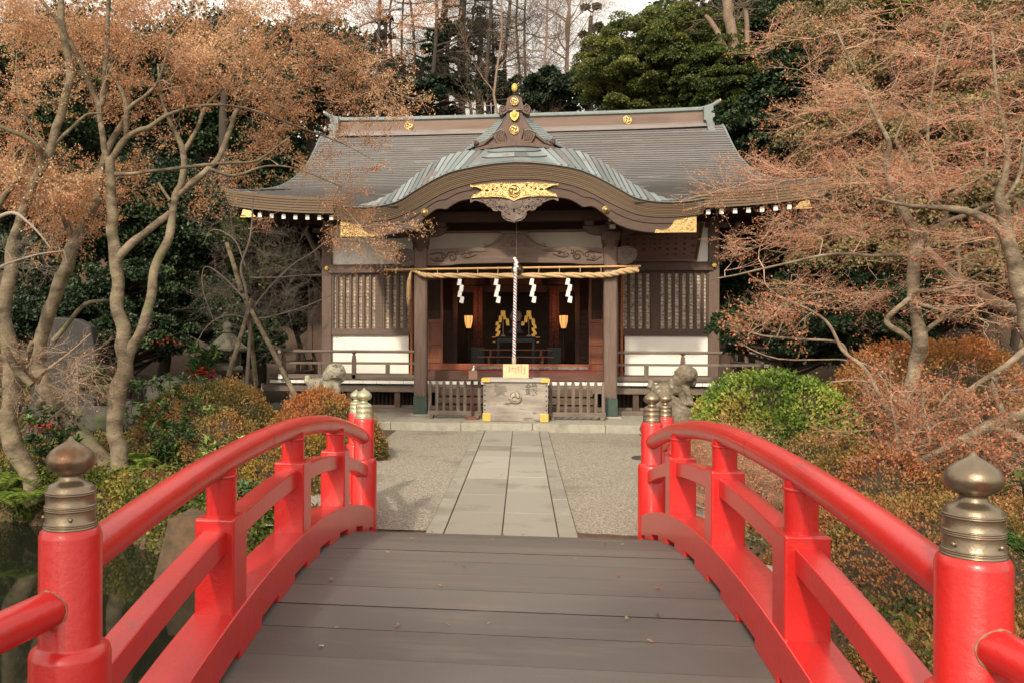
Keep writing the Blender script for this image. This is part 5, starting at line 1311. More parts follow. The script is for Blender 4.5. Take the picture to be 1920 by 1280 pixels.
def limb_pts(poly, n=5):
    """[(px,py,Y,width_px)] -> world points and radii"""
    P_ = [at(a, b, Y) for a, b, Y, w in poly]; R = [w * .5 * (Y * .99) / 1600.0 for a, b, Y, w in poly]
    c = catmull(P_, n); r = catmull([Vector((x, 0, 0)) for x in R], n); return c, [max(.0015, v.x) for v in r]
def maple(name, label, base, limbs, regions, twm, barkm, sprays, mleaf=None, nleaf=.7, leafsize=.028, cat='maple tree', group=None, spread=.5, tone=None, lenf=1.0, step=.11, roll=.4, wob=.05, rough=.004, back=0, gapf=-2, flat=1.0):
    t = thing(name, label, cat, base, group)
    g = MB(); nodes = []; rads = []
    for li, poly in enumerate(limbs):
        c, r = limb_pts(poly)
        c = [p + Vector((mnoise.noise(p * 3.1), mnoise.noise(p * 3.1 + Vector((9, 0, 0))), mnoise.noise(p * 3.1 + Vector((0, 9, 0))))) * r[i] * .5 for i, p in enumerate(c)]
        r2 = [rr * (1 + .10 * mnoise.noise(p * 7)) for rr, p in zip(r, c)]
        g.tube(c, r2, 12 if r[0] > .06 else 8)
        nodes += c; rads += r
    g.build('trunk', barkm, t)
    nodes = [np.array(p) for p in nodes]; N_ = np.array(nodes); R_ = np.array(rads)
    A = []
    for (px, py, rx, ry, Y, dy, n) in regions:
        for _ in range(n):
            while True:
                u, v = LR.uniform(-1, 1, 2)
                if u * u + v * v <= 1: break
            q_ = at(px + u * rx, py + v * ry, Y + back + LR.uniform(-dy, dy))
            if mnoise.noise(Vector((q_.x * 1.1, q_.y * 1.1, q_.z * 2.6))) < gapf: continue
            A.append(np.array(q_))
    A = np.array(A)
    d = np.linalg.norm(A[:, None] - N_[None], axis=2).min(1) if len(A) < 3000 else np.zeros(len(A))
    order = np.argsort(d); brp = MB(); sp_p = []; sp_d = []
    cap = 12000; NN = np.zeros((cap, 3)); RR = np.zeros(cap); cnt = len(N_); NN[:cnt] = N_; RR[:cnt] = R_
    for a in order:
        q = A[a]; dd = np.linalg.norm(NN[:cnt] - q, axis=1) + .35 * np.maximum(0, NN[:cnt, 2] - q[2]); j = int(np.argmin(dd)); s0 = NN[j]; dist = np.linalg.norm(q - s0)
        if dist < .06 or cnt > cap - 60: continue
        n = max(2, int(dist / step)); r0 = min(RR[j] * .7, .004 + .010 * dist); pts = []
        off = LR.normal(size=3) * dist * .10 + np.array([0, 0, -.10 * dist if dist > .8 else .04 * dist])
        for i in range(n + 1):
            tt = i / n; pts.append(s0 + (q - s0) * tt + off * math.sin(PI * tt) + (LR.normal(size=3) * wob * .25 if 0 < i < n else 0))
        rr = [max(.003, r0 * (1 - .75 * i / n)) for i in range(n + 1)]
        brp.tube(pts, rr, 5, caps=False)
        for i in range(1, n + 1): NN[cnt] = pts[i]; RR[cnt] = rr[i]; cnt += 1
        dr = pts[-1] - pts[-2]
        k = max(1, int(sprays))
        for i in range(k):
            m = int(LR.integers(max(0, n // 2), n + 1)) if i else n
            sp_p.append(pts[m]); sp_d.append(unit((dr + 0)[None])[0] + LR.normal(size=3) * np.array([spread, spread, spread * .45]))
    brp.build('branches', twm, t)
    sp_p = np.array(sp_p); sp_d = unit(np.array(sp_d)) * np.array([1, 1, flat]); sc_ = LR.uniform(.6, 1.15, len(sp_p)) * lenf
    place_sprays('twigs', sp_p, sp_d, sc_, twm, t, 'leaves', nleaf, leafsize, mleaf, tone, roll)
    return t

def tone_patch(f=.9, lo=.15, hi=.85):
    def fn(p):
        v = np.array([mnoise.noise(Vector(q) * f) for q in p[::1]]) if len(p) < 90000 else LR.random(len(p))
        return np.clip(.5 + .55 * v + LR.normal(size=len(p)) * .2, 0, 1)
    return fn

# --- the left maples
Ya = 11.3
A_limbs = [
 [(252, 938, Ya, 46), (236, 890, Ya, 38), (219, 832, Ya, 33), (220, 740, Ya, 34), (234, 688, Ya, 31), (232, 642, Ya, 29), (223, 588, Ya, 27), (220, 534, Ya, 26), (215, 467, Ya, 25), (209, 400, Ya, 22), (207, 302, Ya, 18)],
 [(238, 680, Ya, 22), (250, 648, Ya, 21), (269, 615, Ya, 20), (282, 561, Ya + .1, 19), (292, 500, Ya + .2, 18), (316, 444, Ya + .3, 17), (323, 400, Ya + .4, 15), (332, 362, Ya + .5, 14), (343, 336, Ya + .5, 13), (343, 285, Ya + .5, 12), (319, 228, Ya + .4, 8), (302, 181, Ya + .4, 6), (296, 120, Ya + .4, 4)],
 [(343, 288, Ya + .5, 10), (370, 242, Ya + .6, 8), (386, 201, Ya + .8, 7), (430, 150, Ya + 1, 5), (470, 90, Ya + 1, 3)],
 [(332, 368, Ya + .5, 13), (360, 342, Ya + .6, 13), (386, 322, Ya + .7, 12), (410, 296, Ya + .8, 11), (430, 245, Ya + .9, 10), (443, 208, Ya + 1, 9), (470, 175, Ya + 1.1, 8), (514, 128, Ya + 1.3, 6), (560, 126, Ya + 1.5, 5), (640, 120, Ya + 1.8, 3.5), (720, 100, Ya + 2, 2)],
 [(218, 500, Ya, 18), (226, 478, Ya, 18), (255, 450, Ya + .1, 15), (289, 423, Ya + .25, 14), (318, 398, Ya + .4, 13)],
 [(207, 305, Ya, 15), (218, 287, Ya, 14), (235, 259, Ya, 13), (260, 244, Ya, 11), (279, 238, Ya + .1, 9), (309, 218, Ya + .2, 8), (340, 206, Ya + .3, 6), (376, 198, Ya + .4, 6), (427, 198, Ya + .6, 5), (477, 208, Ya + .9, 4.5), (571, 242, Ya + 1.4, 3.5), (640, 268, Ya + 1.8, 2.5), (700, 300, Ya + 2, 1.6)],
 [(207, 308, Ya, 14), (195, 279, Ya, 13), (188, 218, Ya, 12), (181, 188, Ya, 12), (158, 134, Ya - .2, 11), (128, 74, Ya - .4, 10), (111, 40, Ya - .5, 9), (81, 5, Ya - .6, 8), (50, -40, Ya - .7, 6)],
 [(184, 200, Ya, 11), (193, 190, Ya, 11), (198, 134, Ya - .1, 11), (202, 67, Ya - .2, 10), (204, -10, Ya - .3, 9)],
 [(235, 262, Ya, 11), (238, 220, Ya, 11), (232, 181, Ya, 10), (215, 144, Ya + .1, 9), (188, 97, Ya + .2, 8), (158, 67, Ya + .3, 6), (120, 50, Ya + .4, 4)],
 [(240, 206, Ya, 9), (252, 194, Ya, 8), (272, 181, Ya, 7), (296, 154, Ya, 6), (312, 104, Ya, 5.5), (322, 67, Ya, 5), (353, 30, Ya, 4), (372, -20, Ya, 3)],
 [(216, 327, Ya, 8), (250, 325, Ya - .1, 7), (279, 321, Ya - .1, 7), (329, 316, Ya, 6.5), (413, 306, Ya + .3, 6), (470, 304, Ya + .6, 5), (497, 292, Ya + .8, 4.5), (544, 257, Ya + 1, 3)],
 [(394, 318, Ya + .7, 8), (440, 330, Ya + .9, 6), (500, 312, Ya + 1.2, 4), (560, 318, Ya + 1.6, 3), (640, 350, Ya + 2, 2)],
 [(319, 376, Ya + .4, 6), (308, 360, Ya + .4, 6), (297, 343, Ya + .4, 5)],
 [(440, 214, Ya + 1, 7), (480, 178, Ya + 1.2, 5), (520, 168, Ya + 1.5, 3.5), (600, 190, Ya + 1.9, 2.5)]]
A_reg = [(330, 60, 150, 75, 10.9, .8, 60), (520, 65, 150, 85, 11.8, 1, 66), (680, 60, 105, 65, 12.6, 1, 36), (780, 22, 50, 26, 13, .8, 8), (250, 150, 110, 55, 11, .8, 34), (420, 150, 120, 50, 11.8, .8, 44),
         (560, 165, 100, 50, 12.4, .8, 40), (680, 140, 75, 50, 12.8, .8, 26), (730, 195, 34, 26, 13, .5, 8), (520, 250, 90, 42, 12.4, .7, 20), (620, 275, 90, 45, 13, .7, 17), (700, 318, 60, 42, 13.2, .6, 9), (600, 330, 70, 30, 13, .6, 10),
         (470, 312, 60, 30, 12.2, .6, 14), (660, 395, 70, 26, 13.4, .5, 12), (712, 430, 46, 28, 13.4, .5, 12), (540, 390, 70, 20, 13, .5, 5), (400, 352, 60, 16, 11.9, .5, 8), (330, 245, 50, 30, 11.5, .5, 10), (640, 460, 40, 14, 13.3, .3, 6)]
maple('maple_tree', 'tall multi-stemmed maple with dry orange leaves, its forked pale trunk nearest the left railing', (at(252, 938, Ya).x, Ya, at(252, 938, Ya).z), A_limbs, A_reg, TWIG, BARKM, 2, MLEAF, 1.25, .029, group='maples left of the bridge', tone=tone_patch(), back=.8, gapf=.04, roll=.25)
Yb = 11.9
B_limbs = [
 [(248, 940, Yb - .3, 44), (215, 890, Yb - .3, 36), (163, 827, Yb - .2, 33), (128, 790, Yb, 32), (101, 753, Yb, 31), (80, 716, Yb, 32), (72, 672, Yb, 30), (80, 622, Yb, 28), (94, 575, Yb, 28), (118, 517, Yb, 27), (134, 477, Yb, 25), (150, 437, Yb, 24), (168, 403, Yb, 22), (181, 370, Yb, 20), (190, 320, Yb, 17), (210, 262, Yb + .2, 13), (236, 215, Yb + .3, 10), (245, 150, Yb + .4, 7), (262, 60, Yb + .4, 5)],
 [(140, 455, Yb, 13), (128, 425, Yb, 13), (116, 392, Yb, 13), (107, 368, Yb, 12)],
 [(70, 760, Yb + .2, 16), (90, 742, Yb + .1, 18)],
 [(100, 640, Yb + .5, 12), (125, 610, Yb + .5, 10), (160, 570, Yb + .6, 8), (205, 562, Yb + .8, 5)]]
B_reg = [(250, 30, 60, 40, 12.6, .5, 12), (110, 392, 20, 14, 12, .3, 4), (150, 395, 90, 50, 12.4, .6, 18), (205, 340, 40, 30, 12.4, .5, 8)]
maple('maple_tree', 'leaning maple trunk with a knot and a cut stub, rising from the pond bank', (at(248, 940, Yb - .3).x, Yb, at(248, 940, Yb).z), B_limbs, B_reg, TWIG, BARKM, 2, MLEAF, 1.3, .034, group='maples left of the bridge')
Yc = 10.9
C_limbs = [
 [(74, 945, Yc, 44), (59, 904, Yc, 38), (32, 850, Yc, 38), (18, 790, Yc, 39), (24, 740, Yc, 38), (18, 685, Yc, 34), (8, 601, Yc, 30), (16, 520, Yc, 26), (26, 450, Yc, 22), (42, 400, Yc, 19), (66, 340, Yc, 17), (88, 292, Yc, 17), (101, 262, Yc, 17), (118, 201, Yc, 17), (131, 141, Yc, 16), (124, 84, Yc, 15), (116, 34, Yc, 14), (112, -20, Yc, 12)],
 [(4, 610, Yc, 22), (-12, 520, Yc, 20), (-20, 430, Yc, 18), (0, 380, Yc, 14), (40, 330, Yc, 8)],
 [(78, 318, Yc, 10), (70, 275, Yc - .2, 11), (50, 258, Yc - .3, 10), (22, 247, Yc - .4, 9), (-10, 232, Yc - .5, 8)],
 [(92, 285, Yc, 8), (74, 255, Yc - .1, 7), (52, 225, Yc - .2, 6), (35, 175, Yc - .3, 4), (30, 120, Yc - .3, 3)],
 [(104, 268, Yc, 8), (130, 245, Yc + .1, 7), (160, 216, Yc + .2, 5), (190, 212, Yc + .3, 3)],
 [(52, 285, Yc - .2, 6), (44, 310, Yc - .3, 5), (32, 332, Yc - .4, 3)],
 [(60, 640, Yc - .2, 10), (40, 700, Yc, 18)],
 [(10, 650, Yc - .4, 12), (30, 690, Yc - .3, 16), (60, 720, Yc - .3, 14)]]
C_reg = [(110, 60, 110, 70, 10.8, .8, 50), (30, 30, 50, 40, 10.6, .6, 14), (50, 190, 50, 40, 10.6, .5, 18), (50, 335, 62, 40, 10.6, .5, 34), (40, 380, 50, 30, 10.4, .4, 18), (120, 345, 40, 30, 10.8, .4, 12), (160, 130, 60, 40, 11, .5, 12), (20, 270, 30, 25, 10.4, .4, 8)]
maple('maple_tree', 'thick pale maple trunk at the far left edge, curving up from the pond', (at(74, 945, Yc).x, Yc, at(74, 945, Yc).z), C_limbs, C_reg, TWIG, BARKM, 2, MLEAF, 1.55, .029, group='maples left of the bridge', tone=tone_patch(), back=.5, gapf=-.08)
# twiggy regrowth from the cut stump and the grey bare branch
maple('bare_branch', 'pale grey bare branch reaching in front of the far left maple trunk', tuple(at(-20, 500, 9.5)), [[(-30, 420, 9.6, 10), (20, 400, 9.6, 8), (50, 415, 9.6, 6), (75, 440, 9.6, 4), (95, 465, 9.6, 3)], [(-30, 520, 9.6, 7), (0, 500, 9.6, 5), (40, 485, 9.6, 4), (80, 475, 9.6, 3), (120, 470, 9.6, 2)]],
      [(80, 475, 80, 34, 9.5, .25, 26), (20, 480, 40, 30, 9.5, .2, 10)], TWIGG, TWIGG, 2, None, cat='branch', lenf=.45)
maple('stump_shoots', 'reddish bare shoots fanning out from the leaning maple trunk', tuple(at(70, 715, 11.2)), [[(70, 715, 11.4, 12), (78, 700, 11.2, 8), (90, 690, 11.1, 4)], [(70, 715, 11.4, 10), (50, 695, 11.2, 6), (30, 680, 11.1, 3)], [(80, 700, 11.4, 7), (130, 660, 11.2, 3), (170, 625, 11.1, 2)]],
      [(110, 690, 70, 40, 11.1, .3, 26), (40, 690, 40, 40, 11.1, .3, 14), (160, 720, 40, 30, 11.2, .3, 8)], TWIG, TWIG, 2, MLEAF, .06, .025, cat='shoots', lenf=.9)

# --- the staked bare sapling left of the shrine
Ys = 16.6
maple('bare_sapling', 'bare drooping sapling held by wooden stakes left of the shrine veranda', tuple(at(465, 715, Ys)),
      [[(462, 725, Ys, 8.1), (468, 640, Ys, 7.4), (466, 585, Ys, 7.4), (460, 540, Ys, 5.6), (452, 500, Ys, 5.0), (470, 440, Ys, 3.7), (474, 370, Ys, 3.1)],
       [(466, 590, Ys, 4.3), (500, 545, Ys, 3.7), (545, 500, Ys, 3.1), (590, 470, Ys, 2.5), (630, 435, Ys, 1.9)], [(470, 600, Ys, 3.7), (520, 590, Ys - .3, 3.1), (570, 575, Ys - .4, 2.2), (640, 545, Ys - .5, 1.2)],
       [(458, 560, Ys, 3.7), (420, 520, Ys, 3.1), (385, 500, Ys, 1.9), (380, 540, Ys, 1.6), (400, 600, Ys, 1.2)], [(470, 520, Ys, 3.7), (520, 520, Ys, 2.5), (600, 515, Ys - .2, 1.9), (680, 530, Ys - .3, 1.2)],
       [(460, 500, Ys, 3.1), (440, 450, Ys, 2.5), (400, 430, Ys, 1.9), (380, 460, Ys, 1.2)], [(474, 600, Ys, 2.5), (430, 590, Ys, 2.2), (390, 610, Ys, 1.9), (365, 650, Ys, 1.2)]],
      [(480, 500, 105, 75, Ys, .8, 60), (500, 600, 110, 50, Ys, .7, 34), (600, 540, 60, 50, Ys - .2, .5, 18), (420, 420, 60, 40, Ys, .6, 14), (400, 570, 40, 60, Ys, .5, 12), (640, 590, 50, 40, Ys - .4, .4, 8)],
      TWIGB, TWIGB, 3, None, cat='sapling', lenf=.8)
tst = thing('tree_stakes', 'crossed wooden stakes propping up the bare sapling', 'stakes', tuple(at(470, 720, Ys - .3)))
for a, b in (((428, 705, Ys - .3), (472, 560, Ys - .05)), ((557, 748, Ys - .8), (455, 552, Ys + .1)), ((452, 545, Ys + .2), (425, 455, Ys + .2)), ((480, 720, Ys + .7), (462, 560, Ys + .1))):
    g = MB(); p, q = at(*a), at(*b); g.tube([p, p.lerp(q, .5) + Vector((.01, 0, .01)), q], [.055, .05, .045], 8); g.build('stake', BARKM, tst)

# --- the right maples
Yd = 11.2
D_limbs = [
 [(1690, 760, Yd, 22), (1712, 700, Yd, 22), (1722, 665, Yd, 24), (1722, 625, Yd, 23), (1717, 590, Yd, 20), (1714, 550, Yd, 20), (1713, 517, Yd, 21), (1717, 467, Yd, 21), (1706, 417, Yd, 17), (1690, 380, Yd, 14), (1669, 336, Yd, 13), (1662, 302, Yd + .1, 10), (1668, 268, Yd + .1, 8), (1645, 225, Yd + .2, 7), (1616, 158, Yd + .3, 6), (1590, 105, Yd + .3, 4), (1560, 40, Yd + .4, 3)],
 [(1722, 470, Yd, 16), (1728, 452, Yd, 15), (1747, 434, Yd - .1, 13), (1770, 418, Yd - .2, 12), (1774, 396, Yd - .2, 10), (1790, 363, Yd - .3, 9), (1820, 345, Yd - .3, 7), (1845, 322, Yd - .4, 5), (1850, 270, Yd - .4, 4), (1835, 200, Yd - .4, 3)],
 [(1772, 415, Yd - .2, 9), (1810, 402, Yd - .3, 9), (1844, 388, Yd - .4, 8), (1891, 372, Yd - .5, 7), (1930, 350, Yd - .6, 6)],
 [(1772, 395, Yd - .2, 8), (1743, 366, Yd, 7), (1720, 336, Yd, 7), (1696, 289, Yd, 5), (1680, 262, Yd, 4), (1700, 210, Yd, 3)],
 [(1760, 372, Yd - .2, 4), (1740, 250, Yd, 5), (1760, 100, Yd + .2, 4), (1785, 20, Yd + .2, 3)],
 [(1935, 640, Yd - .4, 22), (1905, 588, Yd - .3, 20), (1854, 561, Yd - .2, 19), (1804, 530, Yd - .1, 19), (1770, 500, Yd, 17), (1735, 468, Yd, 15)],
 [(1728, 628, Yd, 9), (1745, 612, Yd, 8), (1763, 598, Yd, 8), (1772, 580, Yd, 8), (1782, 550, Yd, 8), (1797, 520, Yd, 7), (1794, 467, Yd + .1, 6), (1788, 420, Yd + .2, 5)],
 [(1718, 650, Yd + .1, 8), (1696, 628, Yd + .1, 10), (1668, 612, Yd + .1, 10), (1664, 598, Yd + .1, 10), (1678, 582, Yd, 10), (1705, 560, Yd, 9)],
 [(1712, 485, Yd, 9), (1690, 478, Yd + .1, 7), (1636, 479, Yd + .3, 6), (1569, 475, Yd + .6, 5.5), (1485, 491, Yd + 1, 4.5), (1400, 511, Yd + 1.3, 3.5), (1334, 524, Yd + 1.6, 2)],
 [(1715, 552, Yd - .1, 9), (1722, 546, Yd - .15, 8), (1770, 543, Yd - .3, 7), (1817, 524, Yd - .4, 5), (1860, 500, Yd - .5, 3)],
 [(1900, 800, Yd - .6, 9), (1860, 720, Yd - .4, 10), (1905, 670, Yd - .3, 9), (1925, 600, Yd - .3, 8)],
 [(1713, 568, Yd - .1, 7), (1760, 580, Yd - .4, 4), (1800, 592, Yd - .5, 3), (1860, 605, Yd - .6, 2), (1900, 660, Yd - .6, 2)]]
D_reg = [(1500, 55, 80, 45, 12, .7, 15), (1600, 120, 110, 80, 11.6, .9, 36), (1720, 60, 110, 60, 11.4, .8, 28), (1570, 225, 100, 55, 11.8, .9, 30), (1690, 215, 110, 70, 11.2, .9, 31), (1480, 335, 100, 40, 12.4, .7, 24), (1395, 355, 70, 28, 12.9, .5, 12), (1320, 335, 50, 16, 13.2, .4, 5),
         (1600, 330, 110, 55, 11.8, .8, 30), (1740, 330, 90, 60, 11, .8, 20), (1555, 415, 90, 36, 12, .6, 21), (1650, 440, 70, 40, 11.6, .6, 12), (1470, 455, 90, 24, 12.3, .5, 15), (1430, 512, 90, 26, 12.6, .5, 17), (1500, 565, 80, 36, 12, .5, 14), (1600, 545, 70, 40, 11.8, .6, 17)]
maple('maple_tree', 'nearly bare maple with a pale twisted trunk behind the right railing', tuple(at(1690, 760, Yd)), D_limbs, D_reg, TWIGR, BARKR, 2, RLEAF, .42, .028, group='maples right of the bridge', lenf=1.1, back=.5, gapf=-.04, flat=.35, roll=.2)
Ye = 9.9
E_limbs = [
 [(1990, 840, Ye, 30), (1950, 700, Ye, 30), (1925, 600, Ye, 28), (1905, 500, Ye, 25), (1893, 450, Ye, 24), (1882, 400, Ye, 20), (1876, 360, Ye, 14), (1890, 280, Ye, 9), (1870, 180, Ye, 6), (1860, 60, Ye, 4)],
 [(1893, 460, Ye, 16), (1878, 432, Ye, 16), (1850, 410, Ye + .1, 15), (1810, 393, Ye + .2, 13), (1760, 388, Ye + .3, 9), (1700, 384, Ye + .5, 6), (1640, 372, Ye + .7, 4)],
 [(1880, 380, Ye, 8), (1910, 330, Ye, 6), (1925, 250, Ye, 4)]]
E_reg = [(1860, 110, 90, 100, 10, .8, 44), (1860, 270, 90, 80, 9.9, .8, 44), (1890, 400, 60, 60, 9.8, .6, 20), (1800, 470, 90, 50, 10.3, .6, 26), (1880, 560, 60, 60, 10, .5, 22), (1780, 360, 70, 50, 10.1, .6, 16), (1700, 360, 60, 40, 10.3, .6, 14)]
maple('maple_tree', 'bare maple at the far right edge carrying a few scarlet leaves', tuple(at(1990, 840, Ye)), E_limbs, E_reg, TWIGR, BARKR, 2, RLEAF, .38, .028, group='maples right of the bridge', lenf=1.1, back=.5, gapf=-.04, flat=.35, roll=.2, tone=lambda p: np.where(LR.random(len(p)) < .05, 1.0, LR.random(len(p)) * .6))
Yf = 9.6
F_limbs = [
 [(1700, 830, Yf, 10), (1663, 769, Yf, 8), (1636, 716, Yf, 8), (1612, 682, Yf, 7), (1579, 655, Yf + .1, 6), (1548, 601, Yf + .2, 5), (1485, 565, Yf + .4, 3.5), (1440, 550, Yf + .5, 2)],
 [(1590, 664, Yf + .1, 5), (1572, 642, Yf + .2, 5), (1501, 635, Yf + .4, 4.5), (1428, 628, Yf + .6, 4), (1367, 608, Yf + .8, 2)],
 [(1636, 716, Yf, 4), (1600, 712, Yf, 3.5), (1555, 716, Yf, 2.5)], [(1690, 860, Yf - .2, 5), (1640, 690, Yf, 3), (1460, 672, Yf + .4, 3), (1380, 640, Yf + .7, 2)],
 [(1960, 770, Yf - .6, 26), (1920, 775, Yf - .6, 24), (1871, 790, Yf - .5, 20), (1804, 822, Yf - .4, 14), (1750, 850, Yf - .3, 10), (1690, 872, Yf - .2, 6)],
 [(1960, 850, Yf - .7, 16), (1900, 812, Yf - .6, 15), (1860, 800, Yf - .5, 12)],
 [(1930, 650, Yf - .2, 12), (1880, 690, Yf - .2, 11), (1840, 715, Yf - .1, 10), (1800, 745, Yf, 10), (1737, 790, Yf, 9), (1700, 830, Yf, 8)],
 [(1731, 735, Yf - .4, 5), (1730, 780, Yf - .4, 5), (1745, 810, Yf - .4, 4), (1742, 835, Yf - .4, 3)], [(1760, 760, Yf - .2, 4), (1780, 735, Yf - .2, 3.5), (1800, 725, Yf - .2, 2)],
 [(1860, 705, Yf - .3, 5), (1880, 730, Yf - .3, 4), (1920, 728, Yf - .4, 4)]]
F_reg = [(1470, 600, 70, 30, 10.1, .4, 8), (1400, 622, 36, 14, 10.3, .3, 4), (1665, 800, 55, 60, 9.6, .5, 16), (1760, 810, 90, 60, 9.4, .5, 30), (1870, 840, 60, 70, 9.2, .5, 18), (1740, 720, 80, 40, 9.7, .4, 8), (1860, 720, 60, 40, 9.4, .4, 8)]
maple('weeping_maple', 'low weeping maple with bleached crooked limbs and shrivelled red-brown leaves', tuple(at(1960, 800, Yf - .6)), F_limbs, F_reg, TWIG, BARKR, 2, LM('shrivelled_brown_leaf', [(.20, .06, .03), (.32, .11, .055), (.44, .18, .09), (.52, .27, .15)]), .55, .030, cat='maple tree', lenf=.8)

# --- clipped shrubs
AZ_OR = LM('russet_azalea_leaf', [(.10, .10, .028), (.24, .17, .05), (.36, .19, .06), (.44, .17, .055), (.36, .10, .04)], .35)
AZ_OL = LM('olive_azalea_leaf', [(.08, .085, .022), (.18, .15, .042), (.27, .18, .055), (.33, .15, .045)])
AZ_GR = LM('bright_green_azalea_leaf', [(.05, .10, .015), (.12, .20, .03), (.21, .30, .05), (.30, .34, .065), (.42, .30, .07)])
AZ_GO = LM('golden_azalea_leaf', [(.10, .10, .02), (.24, .17, .03), (.34, .22, .04), (.32, .12, .03)])
HEDGE = LM('brown_hedge_leaf', [(.07, .075, .02), (.18, .13, .038), (.28, .165, .052), (.36, .16, .06), (.33, .10, .045)])
CORE = mat('shrub_inner_twigs', (.03, .022, .014), (.06, .045, .03), 9, .95)
def shrub(label, c, r, n, size, m, seed=1, cat='shrub', group='clipped azalea mounds', tuft=5, tf=1.6, twigs=0, flat=.0, name='azalea_shrub', hi=None, core=.90):
    """mound: leaf tufts spread through the outer shell of a lumpy dome, over a twiggy inside"""
    cx, cy, cz = c; t = thing(name, label, cat, c, group); off = Vector((seed * 5.3, seed * 2.1, 0))
    def rad(d): v = Vector(d); return 1 + .15 * mnoise.noise(v * 1.6 + off) + .07 * mnoise.noise(v * 4 + off)
    g = MB(); V = []; F = []; nn, mm = 28, 14
    for i in range(mm + 1):
        th = PI * .62 * i / mm
        for k in range(nn):
            a = 2 * PI * k / nn; d = (math.sin(th) * math.cos(a), math.sin(th) * math.sin(a), math.cos(th)); q = rad(d) * core
            V.append((cx + d[0] * r[0] * q, cy + d[1] * r[1] * q, cz + d[2] * r[2] * q))
    for i in range(mm):
        for k in range(nn): F.append((i * nn + k, (i + 1) * nn + k, (i + 1) * nn + (k + 1) % nn, i * nn + (k + 1) % nn))
    g.add(V, F, True); g.build('inner_twigs', CORE, t)
    nt = n // tuft; D = unit(LR.normal(size=(nt * 2, 3))); D = D[D[:, 2] > -.28][:nt]; nt = len(D)
    q = np.array([rad(d) for d in D]); dep = 1 - np.abs(LR.normal(size=nt)) * .045 + (LR.random(nt) < .06) * LR.random(nt) * .07
    C0 = np.array(c) + D * np.array(r) * (q * dep)[:, None]
    # clump tone
    ct = np.array([.5 + .7 * mnoise.noise(Vector(p) * tf) for p in C0]) + LR.normal(size=nt) * .12
    No = unit(D / np.array(r)); rep = np.repeat(np.arange(nt), tuft)
    d = No[rep] * .9 + rand_unit(len(rep)) * .85 + np.array([0, 0, .25]); p = C0[rep] + LR.normal(size=(len(rep), 3)) * size * .75
    leaf_mesh('foliage', p, d, No[rep] + rand_unit(len(rep)) * .6, size * LR.uniform(.65, 1.3, len(rep)), m, t, ct[rep] + LR.normal(size=len(rep)) * .13, .30, .35)
    return t
def M3(px, py, Y): v = at(px, py, Y); return v
def mound(label, pxc, hwpx, ytop, zb, Y, ry, n, size, m, **k):
    top = at(pxc, ytop, Y).z; v = at(pxc, 700, Y); hw = hwpx * Y / 1600.0
    return shrub(label, (v.x, Y, zb), (hw, ry, top - zb), n, size, m, **k)
mound('wide clipped azalea mound turning russet, below the stone lantern', 396, 148, 706, -.1, 14.6, .95, 30000, .042, AZ_OL, seed=1)
mound('russet clipped azalea mound under the left stone guardian dog', 604, 128, 742, -.1, 13.7, .9, 30000, .040, AZ_OR, seed=2)
mound('golden brown azalea mound showing between the left railing posts', 550, 130, 806, -.3, 11.0, .9, 30000, .034, AZ_GO, seed=3)
mound('dark russet azalea mound at the left pond bank', 420, 110, 780, -.3, 12.4, .7, 16000, .036, AZ_OL, seed=31)
mound('bright green azalea mound right of the path', 1452, 168, 700, .0, 12.4, .95, 40000, .050, AZ_GR, seed=4, tuft=6)
mound('tall orange-brown azalea hedge behind the pale maple trunk', 1745, 215, 634, .1, 12.4, 1.0, 36000, .042, AZ_OR, seed=5, tf=1.1)
mound('low green and brown azalea beside the bright green mound', 1560, 110, 810, -.2, 11.2, .7, 16000, .036, AZ_OL, seed=6)
mound('dull brown azalea mound behind the right railing', 1640, 150, 850, -.3, 9.4, .9, 28000, .030, HEDGE, seed=7)
shrub('broad brown clipped hedge filling the bank right of the railing', (3.4, 7.3, -.75), (1.65, 1.5, 1.42), 80000, .028, HEDGE, seed=8, tf=1.9)
shrub('lower brown clipped hedge nearest the right front newel post', (3.25, 5.0, -.9), (1.65, 1.6, 1.32), 80000, .026, HEDGE, seed=9, tf=1.9)
shrub('rounded brown hedge at the right edge of the view', (5.1, 7.9, -.5), (1.2, 1.2, 1.25), 34000, .028, HEDGE, seed=10, tf=1.6)
shrub('small olive azalea beside the far right newel post', (2.5, 9.0, -.45), (.55, .6, .62), 12000, .026, HEDGE, seed=13)
# bare rhododendron-like twigs behind the right railing
maple('twiggy_shrub', 'tangled bare pinkish shrub behind the right railing beside the gravel', tuple(at(1330, 960, 10.4)), [[(1300, 985, 10.3, 6), (1310, 930, 10.3, 5), (1290, 880, 10.3, 3)], [(1350, 990, 10.2, 6), (1352, 930, 10.3, 5), (1375, 880, 10.4, 3)], [(1400, 990, 10.2, 6), (1405, 930, 10.3, 4), (1430, 890, 10.4, 3)], [(1380, 985, 10, 5), (1340, 960, 10, 4), (1270, 930, 10.1, 3)]],
      [(1300, 870, 60, 50, 10.4, .45, 44), (1380, 880, 70, 55, 10.4, .45, 50), (1440, 910, 50, 50, 10.2, .4, 30), (1280, 930, 40, 30, 10.1, .3, 16), (1360, 950, 70, 30, 10, .3, 22)], TWIGR, TWIGR, 5, RLEAF, .16, .022, cat='shrub', lenf=.55)

